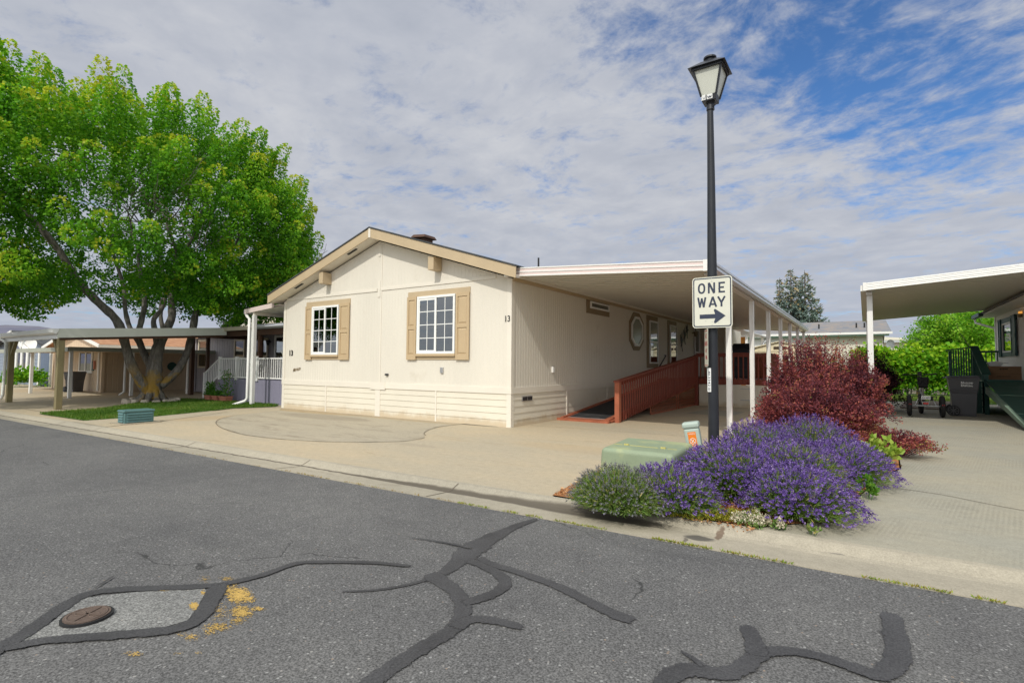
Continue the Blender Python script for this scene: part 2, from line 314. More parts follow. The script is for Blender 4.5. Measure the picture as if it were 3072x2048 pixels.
# ------------------------------------------------------------------ mesh tools
class MB:
    def __init__(s): s.v = []; s.f = []; s.sm = []
    def add(s, vs, fs, smooth=False):
        o = len(s.v); s.v += [tuple(p) for p in vs]
        s.f += [tuple(o+i for i in f) for f in fs]; s.sm += [smooth]*len(fs)
    def box(s, x0, x1, y0, y1, z0, z1):
        if x0 > x1: x0, x1 = x1, x0
        if y0 > y1: y0, y1 = y1, y0
        if z0 > z1: z0, z1 = z1, z0
        s.add([(x0, y0, z0), (x1, y0, z0), (x1, y1, z0), (x0, y1, z0), (x0, y0, z1), (x1, y0, z1), (x1, y1, z1), (x0, y1, z1)],
              [(0, 3, 2, 1), (4, 5, 6, 7), (0, 1, 5, 4), (1, 2, 6, 5), (2, 3, 7, 6), (3, 0, 4, 7)]); return s
    def hexa(s, b, t):             # bottom 4 (ccw), top 4
        s.add(list(b)+list(t), [(0, 3, 2, 1), (4, 5, 6, 7), (0, 1, 5, 4), (1, 2, 6, 5), (2, 3, 7, 6), (3, 0, 4, 7)]); return s
    def prism(s, poly, d):         # polygon of 3-D points extruded by vector d
        n = len(poly); p = [Vector(q) for q in poly]; d = Vector(d)
        s.add(p+[q+d for q in p], [tuple(range(n-1, -1, -1)), tuple(range(n, 2*n))] + [(i, (i+1) % n, n+(i+1) % n, n+i) for i in range(n)]); return s
    def beam(s, p0, p1, w, h, up=(0, 0, 1)):
        p0, p1 = Vector(p0), Vector(p1); d = (p1-p0).normalized(); u = Vector(up); a = d.cross(u)
        if a.length < 1e-4: a = d.cross(Vector((0, 1, 0)))
        a.normalize(); u = a.cross(d); a *= w/2; u *= h/2
        s.hexa([p0-a-u, p0+a-u, p1+a-u, p1-a-u], [p0-a+u, p0+a+u, p1+a+u, p1-a+u]); return s
    def tube(s, pts, rad, n=8, cap=True, smooth=True):
        pts = [Vector(p) for p in pts]; k = len(pts)
        if not hasattr(rad, '__len__'): rad = [rad]*k
        rings = []; ref = None
        for i, p in enumerate(pts):
            d = (pts[min(i+1, k-1)]-pts[max(i-1, 0)]).normalized()
            if ref is None:
                ref = d.cross(Vector((0, 0, 1)))
                if ref.length < .1: ref = d.cross(Vector((0, 1, 0)))
            a = (ref - d*ref.dot(d)).normalized(); ref = a; b = d.cross(a)
            rings.append([p + (a*math.cos(2*math.pi*j/n) + b*math.sin(2*math.pi*j/n))*rad[i] for j in range(n)])
        vs = [q for r in rings for q in r]
        fs = [(i*n+j, i*n+(j+1) % n, (i+1)*n+(j+1) % n, (i+1)*n+j) for i in range(k-1) for j in range(n)]
        s.add(vs, fs, smooth)
        if cap: s.add(rings[0], [tuple(range(n-1, -1, -1))]); s.add(rings[-1], [tuple(range(n))])
        return s
    def disc(s, c, axis, r, th, n=20):
        a = Vector(axis).normalized(); c = Vector(c); return s.tube([c-a*th/2, c+a*th/2], r, n, True, False)
    def torus(s, c, axis, r, rr, n=28, k=8):
        a = Vector(axis).normalized(); u = a.orthogonal().normalized(); v = a.cross(u); c = Vector(c); vs = []
        for i in range(n):
            t = 2*math.pi*i/n; d = u*math.cos(t)+v*math.sin(t)
            for j in range(k):
                q = 2*math.pi*j/k; vs.append(c + d*(r+rr*math.cos(q)) + a*rr*math.sin(q))
        s.add(vs, [(i*k+j, ((i+1) % n)*k+j, ((i+1) % n)*k+(j+1) % k, i*k+(j+1) % k) for i in range(n) for j in range(k)], True); return s
    def quad(s, a, b, c, d): s.add([a, b, c, d], [(0, 1, 2, 3)]); return s
    def build(s, name, mat, parent=None, bevel=0.0):
        me = bpy.data.meshes.new(name); me.from_pydata(s.v, [], s.f)
        me.polygons.foreach_set('use_smooth', s.sm); me.materials.append(mat); me.update()
        o = bpy.data.objects.new(name, me); COL.objects.link(o)
        if bevel:
            md = o.modifiers.new('bevel', 'BEVEL'); md.width = bevel; md.segments = 2; md.limit_method = 'ANGLE'; md.angle_limit = R(40)
        if parent: hang(o, parent)
        return o
def hang(o, parent):
    o.parent = parent
    base = Vector(parent['_base']) if '_base' in parent else Vector((0, 0, 0))
    o.matrix_parent_inverse = Matrix.Translation(-base)
    if parent.parent is not None or '_base' not in parent: o.matrix_parent_inverse = Matrix.Identity(4)
def thing(name, label, cat, loc=(0, 0, 0), group=None):
    o = bpy.data.objects.new(name, None); COL.objects.link(o); o.location = loc; o.empty_display_size = .1
    o['_base'] = [float(c) for c in loc]
    return tag(o, label, cat, group)
def tag(o, label, cat, group=None, kind=None):
    o['label'] = label; o['category'] = cat
    if group: o['group'] = group
    if kind: o['kind'] = kind
    return o
def struct(o, label=None):
    o['kind'] = 'structure'
    if label: o['label'] = label
    return o
def finish():
    for o in list(bpy.data.objects):
        if '_base' in o: del o['_base']
def text(body, mat, origin, ux, uy, w, h, parent=None, name='lettering', th=.002, shear=0.0, bold=0.0):
    """flat lettering w x h (bounding box) with its lower left corner at origin, along ux and uy"""
    cu = bpy.data.curves.new(name, 'FONT'); cu.body = body; cu.size = 1; cu.shear = shear; cu.offset = bold; cu.resolution_u = 3
    o = bpy.data.objects.new('t', cu); COL.objects.link(o)
    dg = bpy.context.evaluated_depsgraph_get(); me = bpy.data.meshes.new_from_object(o.evaluated_get(dg))
    bpy.data.objects.remove(o); bpy.data.curves.remove(cu)
    co = np.empty(len(me.vertices)*3); me.vertices.foreach_get('co', co); co = co.reshape(-1, 3)
    lo = co.min(0); hi = co.max(0); ux = np.array(ux, float); uy = np.array(uy, float); nz = np.cross(ux, uy)
    a = (co[:, 0]-lo[0])/(hi[0]-lo[0])*w; b = (co[:, 1]-lo[1])/(hi[1]-lo[1])*h
    P = np.array(origin, float) + a[:, None]*ux + b[:, None]*uy + nz*th
    me.vertices.foreach_set('co', P.ravel()); me.materials.clear(); me.materials.append(mat); me.name = name; me.update()
    q = bpy.data.objects.new(name, me); COL.objects.link(q)
    if parent: hang(q, parent)
    return q
def leaves(name, P, D, U, L, Wd, tint, mat, parent=None):
    """kites: P base points, D direction of the leaf, U side vector, L length, Wd width"""
    P = np.asarray(P, float); n = len(P); D = np.asarray(D, float); U = np.asarray(U, float)
    D = D/np.maximum(np.linalg.norm(D, axis=1, keepdims=True), 1e-6)
    U = U - D*np.sum(U*D, axis=1, keepdims=True); U = U/np.maximum(np.linalg.norm(U, axis=1, keepdims=True), 1e-6)
    L = np.broadcast_to(np.asarray(L, float), (n,))[:, None]; Wd = np.broadcast_to(np.asarray(Wd, float), (n,))[:, None]
    N = np.cross(D, U)
    V = np.empty((n, 4, 3)); V[:, 0] = P; V[:, 1] = P + D*L*.45 + U*Wd*.5 + N*Wd*.12; V[:, 2] = P + D*L; V[:, 3] = P + D*L*.45 - U*Wd*.5 + N*Wd*.12
    me = bpy.data.meshes.new(name); me.vertices.add(4*n); me.vertices.foreach_set('co', V.ravel())
    me.loops.add(4*n); me.loops.foreach_set('vertex_index', np.arange(4*n, dtype=np.int32))
    me.polygons.add(n); me.polygons.foreach_set('loop_start', np.arange(0, 4*n, 4, dtype=np.int32)); me.polygons.foreach_set('loop_total', np.full(n, 4, dtype=np.int32))
    at = me.attributes.new('tint', 'FLOAT', 'FACE'); at.data.foreach_set('value', np.clip(np.asarray(tint, float), 0, 1).astype(np.float32))
    me.materials.append(mat); me.update(calc_edges=True)
    o = bpy.data.objects.new(name, me); COL.objects.link(o)
    if parent: hang(o, parent)
    return o
def rv(n): 
    a = RG.normal(size=(n, 3)); return a/np.linalg.norm(a, axis=1, keepdims=True)
def grooved(mb, p0, p1, z0, ztop, pitch=.1, depth=.007, gw=.014, breaks=()):
    """vertical groove siding from p0 to p1 (xy), outward normal to the right of p0->p1; ztop is a height or f(t)"""
    p0 = np.array(p0, float); p1 = np.array(p1, float); L = np.linalg.norm(p1-p0); d = (p1-p0)/L; n = np.array([d[1], -d[0]])
    ts = [(0.0, 0.0)]; x = pitch
    while x < L:
        ts += [(x-gw, 0), (x-gw*.6, -depth), (x-gw*.4, -depth), (x, 0)]; x += pitch*rnd.choice((1, 1, 1))
    ts.append((L, 0.0))
    for b in breaks: ts.append((b, 0.0))
    ts.sort()
    zt = ztop if callable(ztop) else (lambda t: ztop)
    zb = z0 if callable(z0) else (lambda t: z0)
    for (a, oa), (b, ob) in zip(ts, ts[1:]):
        if b-a < 1e-6: continue
        A = p0+d*a+n*oa; B = p0+d*b+n*ob
        mb.quad((A[0], A[1], zb(a)), (B[0], B[1], zb(b)), (B[0], B[1], zt(b)), (A[0], A[1], zt(a)))
def lapped(mb, p0, p1, z0, z1, rows=5, lap=.012):
    p0 = np.array(p0, float); p1 = np.array(p1, float); d = (p1-p0)/np.linalg.norm(p1-p0); n = np.array([d[1], -d[0]]); h = (z1-z0)/rows
    for i in range(rows):
        a = z0+i*h; b = a+h; A = p0+n*lap; B = p1+n*lap; C = p1+n*.002; D = p0+n*.002
        mb.quad((*A, a), (*B, a), (*C, b), (*D, b)); mb.quad((*D, a-.001), (*C, a-.001), (*B, a), (*A, a))
def ribbed(mb, x0, x1, y0, y1, zf, pitch=.1, depth=.02):
    """roof pan with ribs along X, corrugated along Y; zf(x) is the underside height"""
    y = y0; prof = []
    while y < y1-1e-6:
        prof += [(y, 0), (y+pitch*.70, 0), (y+pitch*.73, depth), (y+pitch*.97, depth)]; y += pitch
    prof.append((y1, 0))
    for (a, oa), (b, ob) in zip(prof, prof[1:]):
        mb.quad((x0, b, zf(x0)+ob), (x1, b, zf(x1)+ob), (x1, a, zf(x1)+oa), (x0, a, zf(x0)+oa))
# ================================================================== SETTING
yA = lambda x: 4.08+.028*x      # asphalt edge
yF = lambda x: 4.45+.035*x      # gutter flow line
yB = lambda x: 4.66+.033*x      # back of the kerb
XS = [-70, -40, -25, -18, -12, -8, -5, -3, -1.5, 0, 1, 3, 6, 12, 30]
b = MB(); b.quad((-900, -900, -.30), (900, -900, -.30), (900, 900, -.30), (-900, 900, -.30)); struct(b.build('ground', m_ground), 'dry flat ground of the neighbourhood')
b = MB()
for x0, x1 in zip(XS, XS[1:]): b.quad((x0, -14, -.05), (x1, -14, -.05), (x1, yA(x1)+.02, -.05), (x0, yA(x0)+.02, -.05))
struct(b.build('road', m_asph), 'worn grey asphalt street')
b = MB()
for x0, x1 in zip(XS, XS[1:]):
    pr = lambda x: [(yA(x), -.20), (yA(x), -.042), (yF(x)-.10, -.056), (yF(x), -.06), (yF(x)+.06, -.050), (yB(x)-.05, -.004), (yB(x), 0.002), (yB(x), -.2)]
    for (a, za), (c, zc), (a2, _), (c2, _) in zip(pr(x0), pr(x0)[1:], pr(x1), pr(x1)[1:]):
        b.quad((x0, a, za), (x1, a2, za), (x1, c2, zc), (x0, c, zc))
struct(b.build('kerb', m_kerb), 'rolled concrete kerb and gutter')
# driveways: one concrete sheet, tan on the left of the bed, greyer on the right
def sheet(name, poly, z, mat, label=None):
    b = MB(); b.add([(x, y, z) for x, y in poly], [tuple(range(len(poly)))]); return struct(b.build(name, mat), label)
sheet('driveway', [(-12.6, yB(-12.6)), (-2.58, yB(-2.58)), (-2.66, 5.2), (-2.78, 6.2), (-2.30, 7.4), (-2.05, 9), (-2.0, 30), (-14.7, 30), (-14.7, 8.45), (-14.2, 7.2), (-13.4, 5.5)], 0.0, m_drive, 'tan stained concrete driveway in front of the cream home')
sheet('side_driveway', [(-.75, yB(-.75)), (14, yB(14)), (14, 25.6), (-1.3, 25.6), (.45, 12.5), (.36, 8.5), (.05, 7.1), (-.14, 6.0), (-.2, 5.3)], 0.0, m_drive2, 'grey concrete driveway on the right of the lavender bed')
sheet('neighbour_driveway', [(-70, yB(-70)), (-12.3, yB(-12.3)), (-12.3, 6), (-14.5, 12), (-14.5, 16), (-70, 16)], -.004, m_drive, 'tan concrete under the carports on the left')
sheet('yard', [(-70, 16.0), (-14.7, 16.0), (-14.7, 30), (14, 30), (14, 60), (-70, 60)], -.03, m_ground)
# newer round slab with its curved joint
arc = [G(x*1.3061, y*1.3061) for x, y in ((640, 943), (560, 951), (512, 960), (496, 970), (510, 983), (560, 998), (640, 1008), (740, 1014), (850, 1015.5), (930, 1013), (975, 1005.5))]
arc2 = [G(x*1.3061, y*1.3061) for x, y in ((978, 1000), (974, 995), (985, 987), (1010, 980), (1060, 974), (1130, 968))]
poly = arc + [arc2[1], arc2[2], arc2[3], arc2[4], arc2[5], (-6.4, 9.02), (-14.1, 9.02)]
def ribbon(pts, w, z, mat, name, jit=.0, label=None, sub=6, wf=None):
    P = [Vector((p[0], p[1], 0)) for p in pts]; Q = []
    for i in range(len(P)-1):       # Catmull-Rom
        p0, p1, p2, p3 = P[max(i-1, 0)], P[i], P[i+1], P[min(i+2, len(P)-1)]
        for k in range(sub):
            t = k/sub; Q.append(.5*((2*p1)+(p2-p0)*t+(2*p0-5*p1+4*p2-p3)*t*t+(3*p1-p0-3*p2+p3)*t**3))
    Q.append(P[-1]); vs = []
    for i, q in enumerate(Q):
        d = (Q[min(i+1, len(Q)-1)]-Q[max(i-1, 0)]).normalized(); n = Vector((-d.y, d.x, 0))
        f = wf(i/(len(Q)-1)) if wf else 1
        for s_ in (1, -1):
            ww = w*f*.5*(1+rnd.uniform(-jit, jit)); p = q+n*s_*ww; vs.append((p.x, p.y, z))
    b = MB(); b.add(vs, [(2*i, 2*i+1, 2*i+3, 2*i+2) for i in range(len(Q)-1)]); o = b.build(name, mat)
    return struct(o, label)
sheet('driveway_patch', poly, .004, m_patch, 'newer grey concrete slab with a curved edge before the gable')
ribbon(arc, .014, .0065, m_joint, 'driveway_joint'); ribbon(arc2, .013, .0065, m_joint, 'driveway_joint')
ribbon([G(2300+1110*.32823, 1400+185*.32823), G(2300+1600*.32823, 1400+255*.32823), G(2300+2352*.32823, 1400+400*.32823), (2.4, 6.2)], .012, .004, m_joint, 'driveway_joint')
ribbon([(-6.0, 9.7), (-4.4, 9.85), (-2.2, 10.0)], .012, .004, m_joint, 'driveway_joint')
ribbon([(-18.9, 4.55), (-17.0, 4.62), (-16.4, 4.9)], .015, .004, m_joint, 'driveway_joint')
for x in (-14.4, -12.6, -9.1, -6.2, -3.7, .9):    # kerb joints, following the profile
    b = MB()
    for (a, za), (c, zc) in zip([(yA(x), -.042), (yF(x)-.10, -.056), (yF(x), -.06), (yF(x)+.06, -.050)], [(yF(x)-.10, -.056), (yF(x), -.06), (yF(x)+.06, -.050), (yB(x)-.05, -.004)]):
        b.quad((x-.008, a, za+.003), (x+.008, a, za+.003), (x+.008, c, zc+.003), (x-.008, c, zc+.003))
    struct(b.build('kerb_joint', m_joint))
# stains and slab under the carport
sheet('driveway_slab', [(-4.14, 14.9), (-2.95, 14.6), (-2.9, 16.4), (-4.05, 16.6)], .004, m_drive2, 'pale grey repair slab under the carport roof')
# road: patch, sealant ribbons, paint
P7 = lambda x, y: G(1000+x*.80782, 1480+y*.80782, -.05)
P8 = lambda x, y: G(150+x*.2976, 1720+y*.2976, -.05)
PD = lambda x, y: G(x*1.30612, y*1.30612, -.05)
sheet('road_patch', [P8(*p) for p in ((40, 480), (180, 340), (350, 232), (430, 240), (800, 195), (1200, 165), (1560, 148), (1575, 190), (1480, 350), (1390, 475), (1150, 545), (850, 590), (500, 625), (380, 645), (0, 668), (-380, 690))], -.046, m_asph2, 'paler square asphalt patch round the iron cover')
seal = [
 ([PD(*p) for p in ((1235, 1192), (1190, 1207), (1130, 1235), (1085, 1262), (1060, 1285), (1020, 1315), (985, 1330), (930, 1345), (860, 1356), (785, 1359))], .10, lambda t: .55+1.35*math.exp(-((t-.33)/.16)**2)-(.35*t if t > .6 else 0)),
 ([PD(*p) for p in ((985, 1318), (1012, 1335), (1044, 1358), (1062, 1388), (1058, 1420), (1035, 1450), (985, 1480), (930, 1515), (880, 1548), (820, 1592))], .085, lambda t: 1.0+.35*math.exp(-((t-.05)/.12)**2)),
 ([PD(*p) for p in ((1075, 1288), (1110, 1300), (1148, 1322), (1160, 1343), (1130, 1366), (1062, 1388))], .075, None),
 ([PD(*p) for p in ((1100, 1280), (1124, 1294), (1198, 1318), (1279, 1347), (1347, 1380), (1409, 1411), (1458, 1429))], .07, lambda t: .8+.4*t),
 ([P7(*p) for p in ((450, 505), (490, 478), (540, 470), (620, 480), (705, 502))], .075, lambda t: 1.1-.35*t),
 ([PD(*p) for p in ((945, 1302), (860, 1294), (750, 1292), (680, 1296), (610, 1320), (560, 1333), (500, 1345), (430, 1350), (340, 1353), (250, 1358), (190, 1370), (130, 1405), (60, 1455), (0, 1490), (-60, 1530))], .07, lambda t: .55+.7*t),
 ([PD(*p) for p in ((505, 1342), (482, 1385), (452, 1425), (400, 1447), (300, 1458), (200, 1466), (100, 1474), (0, 1494))], .075, lambda t: 1.25-.4*t),
 ([P7(*p) for p in ((1225, 730), (1245, 690), (1290, 665), (1340, 660), (1450, 674), (1520, 650), (1570, 610), (1640, 590), (1740, 595), (1850, 622), (1940, 654), (2020, 678), (2075, 650), (2098, 600), (2085, 520), (2070, 445))], .09, lambda t: .9+.15*math.sin(9*t)),
 ([P7(*p) for p in ((1580, 612), (1560, 550), (1533, 492))], .085, lambda t: 1.1-.3*t),
 ([P7(*p) for p in ((1290, 590), (1330, 615), (1380, 650))], .04, lambda t: .3+.7*t),
 ([PD(*p) for p in ((262, 1325), (215, 1355))], .012, None),
 ([PD(*p) for p in ((1085, 1262), (1020, 1248), (930, 1234))], .04, lambda t: .9-.8*t)]
def film(o, vals):
    at = o.data.attributes.new('film', 'FLOAT', 'POINT'); at.data.foreach_set('value', vals)
def sealant(pts, w, z, wf):
    P = [Vector((p[0], p[1], 0)) for p in pts]; Q = []; sub = 12
    for i in range(len(P)-1):
        p0, p1, p2, p3 = P[max(i-1, 0)], P[i], P[i+1], P[min(i+2, len(P)-1)]
        for k in range(sub):
            t = k/sub; Q.append(.5*((2*p1)+(p2-p0)*t+(2*p0-5*p1+4*p2-p3)*t*t+(3*p1-p0-3*p2+p3)*t**3))
    Q.append(P[-1]); vs = []; fv = []; ph = rnd.uniform(0, 9)
    for i, q in enumerate(Q):
        d = (Q[min(i+1, len(Q)-1)]-Q[max(i-1, 0)]).normalized(); n = Vector((-d.y, d.x, 0)); u = i/(len(Q)-1)
        f = (wf(u) if wf else 1)*(1+.06*math.sin(i*.55+ph)+.05*math.sin(i*1.31+2*ph)); end = min(1, min(u, 1-u)*len(Q)/5.0)
        for s_, val in ((1, 0.0), (.62, 1.0), (0, 1.25), (-.62, 1.0), (-1, 0.0)): p = q+n*(s_*w*f*.66); vs.append((p.x, p.y, z)); fv.append(val*(.25+.75*end))
    b = MB(); b.add(vs, [(5*i+k, 5*i+k+1, 5*i+k+6, 5*i+k+5) for i in range(len(Q)-1) for k in range(4)]); o = b.build('road_sealant', m_seal); film(o, fv); struct(o, 'dark ribbon of crack sealant on the road')
for i, (p, w, wf) in enumerate(seal): sealant(p, w, -.0447+.0006*i, wf)
# worn yellow paint, thin smears on the road
b = MB(); fv = []
for k, (cx, cy, sx, sy, st) in enumerate(((1900, 225, 85, 60, 1.0), (1830, 175, 70, 45, .8), (1990, 260, 60, 30, .85), (1930, 390, 80, 45, .95), (2090, 360, 60, 14, .9), (1700, 545, 100, 32, .8), (1880, 480, 70, 30, .75), (1620, 590, 60, 25, .7), (1430, 650, 55, 30, .72), (840, 815, 70, 18, .75), (1270, 812, 60, 9, .6), (1500, 805, 30, 8, .7), (1560, 60, 45, 26, .6), (1790, 55, 60, 14, .75), (1540, 200, 18, 18, .95), (1455, 335, 34, 26, 1.15), (1130, 176, 45, 7, .75), (1320, 615, 45, 24, .6), (1700, 400, 70, 70, .6))):
    vs = [(*P8(cx, cy), -.0456+k*4e-5)]; fv.append(st)
    for j in range(20): a = 2*math.pi*j/20; vs.append((*P8(cx+1.25*sx*math.cos(a), cy+1.25*sy*math.sin(a)), -.0456+k*4e-5)); fv.append(st*.62)
    for j in range(20): a = 2*math.pi*j/20; vs.append((*P8(cx+2.3*sx*math.cos(a), cy+2.3*sy*math.sin(a)), -.0456+k*4e-5)); fv.append(0.0)
    b.add(vs, [(0, 1+j, 1+(j+1) % 20) for j in range(20)]+[(1+j, 21+j, 21+(j+1) % 20, 1+(j+1) % 20) for j in range(20)])
o = b.build('paint_marks', m_yellow); film(o, fv); o['kind'] = 'stuff'; o['label'] = 'flaked yellow paint marks on the road'
# iron cover
mx, my = -3.39, 1.10
t = thing('manhole_cover', 'small round rusty iron cover set in the pale road patch', 'manhole cover', (mx, my, -.05))
b = MB(); b.disc((mx, my, -.041), (0, 0, 1), .112, .016, 36); b.build('ring', m_black, t)
b = MB(); b.disc((mx, my, -.034), (0, 0, 1), .100, .012, 36); b.torus((mx, my, -.029), (0, 0, 1), .085, .005, 30, 6)
for k in range(4):
    a = k*math.pi/2+.5; b.beam((mx, my, -.027), (mx+.08*math.cos(a), my+.08*math.sin(a), -.027), .014, .006)
for sx in (-.045, .045): b.torus((mx+sx*.8, my+sx*.4, -.028), (0, 0, 1), .022, .004, 16, 6)
b.build('lid', m_rust, t)
# hill
b = MB(); n = 60; vs = []
for i in range(n+1):
    a = R(-150+i*115/n); d = 1500+120*math.sin(i*.5)
    hgt = 62+5*math.sin(i*.31+1)+4*math.sin(i*.9)+2*math.sin(i*2.3)
    if i > 46: hgt *= max(.0, 1-(i-46)/9.0)
    az = math.atan2(-1, 0); x, y = d*math.sin(a+R(30)), d*math.cos(a+R(30))
    vs += [(x*.72, y*.72, -1), (x*.86, y*.86, hgt*.62+3*math.sin(i*1.7)), (x, y, hgt), (x*1.25, y*1.25, hgt*.98)]
b.add(vs, [(4*i+j, 4*i+4+j, 4*i+5+j, 4*i+1+j) for i in range(n) for j in range(3)], True)
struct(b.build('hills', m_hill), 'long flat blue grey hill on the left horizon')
# lawn beside the tree
lawn = [(-16.9, 4.32), (-14.2, 4.42), (-14.25, 5.15), (-14.05, 5.75), (-14.55, 7.2), (-15.0, 8.1), (-14.6, 9.1), (-15.0, 9.5), (-18.3, 9.35), (-19.9, 9.0), (-20.1, 8.3), (-17.5, 5.9)]
sheet('lawn', lawn, .010, m_lawnbase, 'grass verge under the maple')
sheet('walkway', [(-14.2, yB(-14.2)), (-12.55, yB(-12.55)), (-13.0, 5.6), (-14.0, 7.4), (-14.6, 7.3), (-14.1, 5.7), (-14.25, 5.1)], .006, m_drive, 'tan concrete strip along the verge')
def inpoly(x, y, P):
    c = np.zeros(len(x), bool); n = len(P)
    for i in range(n):
        x0, y0 = P[i]; x1, y1 = P[(i+1) % n]
        k = ((y0 > y) != (y1 > y)) & (x < (x1-x0)*(y-y0)/((y1-y0) if y1 != y0 else 1e-9)+x0); c ^= k
    return c
def scatter(P, n):
    P_ = np.array(P); lo, hi = P_.min(0), P_.max(0); out = np.zeros((0, 2))
    while len(out) < n:
        q = RG.uniform(lo, hi, (n*2, 2)); out = np.vstack([out, q[inpoly(q[:, 0], q[:, 1], P)]])
    return out[:n]
def grass(name, poly, n, z, h, label, mat=None, tint=None):
    q = scatter(poly, n); p = np.column_stack([q, np.full(n, z)]); D = rv(n)*.5; D[:, 2] = RG.uniform(.6, 1.1, n)
    tt = np.clip(RG.normal(.45, .2, n)+.25*np.sin(q[:, 0]*2.3)*np.sin(q[:, 1]*1.9+1), 0, 1) if tint is None else RG.uniform(*tint, n)
    o = leaves(name, p, D, rv(n), RG.uniform(.5, 1.2, n)*h, RG.uniform(.006, .014, n)*1.5, tt, mat or f_grass); o['kind'] = 'stuff'; o['label'] = label
    return o
grass('grass', lawn, 32000, .01, .07, 'short green grass round the maple trunk')
sheet('back_lawn', [(-1.3, 25.9), (14, 25.9), (14, 34), (-1.3, 34)], .004, m_lawnbase, 'sunlit grass before the hedge')
grass('grass', [(-1, 25.9), (5, 25.9), (5, 31), (-1, 31)], 9000, .004, .10, 'sunlit lawn in front of the vine hedge', None, (.5, 1))
# gutter weeds along the asphalt edge
q = []
for (x0, x1, den) in ((-12, -6, 45), (-6, -3.3, 120), (-3.3, -1.6, 420), (-1.6, -.9, 700), (-.9, .8, 420), (.8, 2, 200)):
    n = int(den*(x1-x0)); xs = RG.uniform(x0, x1, n); cl = np.sin(xs*9)+np.sin(xs*23+1)+np.sin(xs*5.3); xs = xs[cl > -.6]; q += [(x, yA(x)+RG.normal(0, .008)) for x in xs]
q = np.array(q); n = len(q); D = rv(n)*.8; D[:, 2] = RG.uniform(.3, 1, n)
o = leaves('gutter_weeds', np.column_stack([q, np.full(n, -.045)]), D, rv(n), RG.uniform(.008, .026, n)*np.clip(1.2+q[:, 0]*.03, .6, 1.2), RG.uniform(.004, .009, n), np.clip(RG.normal(.5, .3, n)+np.where(q[:, 0] > -3.3, .25, -.35), 0, 1), f_moss)
tag(o, 'thin line of green weeds and moss along the asphalt edge', 'weeds', None, 'stuff')
# ================================================================== CREAM MOBILE HOME
XR, XL, Y0, Y1, XC = -6.13, -14.2, 9.10, 28.0, -10.165
SL = .318; ztop = lambda x: 4.40-SL*abs(x-XC)
def window(parent, name, x0, x1, z0, z1, y, glass=m_glass, fr=.055, cols=2, rows=4, mat=m_vinyl, slide=True, blind=True):
    """framed window on a wall facing -Y; y is the wall face"""
    b = MB(); d = .045
    b.box(x0, x1, y-d, y-.001, z1-fr, z1); b.box(x0, x1, y-d, y-.001, z0, z0+fr); b.box(x0, x0+fr, y-d, y-.001, z0+fr, z1-fr); b.box(x1-fr, x1, y-d, y-.001, z0+fr, z1-fr)
    w = b.build(name, mat, parent, .004)
    xm = (x0+x1)/2
    b = MB(); b.box(xm-.028, xm+.028, y-.040, y-.014, z0+fr, z1-fr)
    s = .028
    b.box(x0+fr, xm-.028, y-.033, y-.014, z1-fr-s*1.6, z1-fr); b.box(x0+fr, xm-.028, y-.033, y-.014, z0+fr, z0+fr+s); b.box(x0+fr, x0+fr+s, y-.033, y-.014, z0+fr+s, z1-fr-s*1.6)
    b.build('sash', mat, w)
    b = MB()
    for a, c, off in ((x0+fr+s, xm-.028, 0), (xm+.028, x1-fr, 1)):
        for i in range(1, cols):
            x = a+(c-a)*i/cols; b.box(x-.009, x+.009, y-.026, y-.0235, z0+fr, z1-fr)
        for j in range(1, rows):
            z = z0+fr+(z1-z0-2*fr)*j/rows; b.box(a, c, y-.0255, y-.023, z-.009, z+.009)
    b.build('glazing_grid', mat, w)
    b = MB(); b.box(x0+fr, x1-fr, y-.022, y-.019, z0+fr, z1-fr); b.build('pane', glass, w)
    if blind:
        b = MB(); z = z0+fr
        while z < z1-fr-.01: b.quad((x0+fr, y-.0155, z), (x1-fr, y-.0155, z), (x1-fr, y-.004, z+.022), (x0+fr, y-.004, z+.022)); z += .027
        b.build('blind', m_blind, w)
    return w
home = thing('mobile_home', 'cream single storey manufactured home with a low gable, tan shutters and the number 13', 'house', (XC, Y0, 0))
# body: core + grooved skins
b = MB()
c = .03; b.prism([(XL+c, Y0+c, 0), (XR-c, Y0+c, 0), (XR-c, Y0+c, ztop(XR)-.02), (XC, Y0+c, ztop(XC)-.02), (XL+c, Y0+c, ztop(XL)-.02)], (0, Y1-Y0-2*c, 0))
grooved(b, (XL, Y0), (XR, Y0), .80, lambda t: ztop(XL+t), .105, .003, .010, breaks=(XC-XL,))
grooved(b, (XR, Y0), (XR, Y1), .80, ztop(XR), .105, .008, .016)
grooved(b, (XL, Y1), (XL, Y0), .80, ztop(XL), .105)
# projecting room near the carport end
b.box(XR-.05, -5.12, 24.5, Y1, .03, 3.05); grooved(b, (XR, 24.49), (-5.115, 24.49), .1, 3.0, .105); grooved(b, (-5.115, 24.49), (-5.115, Y1), .1, 3.0, .105)
b.build('wall', m_wall, home)
b = MB(); lapped(b, (XL, Y0), (XR, Y0), 0.0, .70, 5, .014); lapped(b, (XR, Y0), (XR, Y1), 0.0, .70, 5, .014); lapped(b, (XL, Y1), (XL, Y0), 0, .7, 5, .014)
b.build('skirting', m_skirt, home)
for x in (-12.17, -8.19): b = MB(); b.box(x-.022, x+.022, Y0-.022, Y0, .0, .69); b.build('skirting_batten', m_trim, home)
b = MB(); b.box(-10.22, -10.04, Y0-.020, Y0, 0, .69); b.build('skirting_batten', m_trim, home)
for y in (11.56, 14.01, 16.5, 19.0): b = MB(); b.box(XR, XR+.022, y-.03, y+.03, 0, .69); b.build('skirting_batten', m_trim, home)

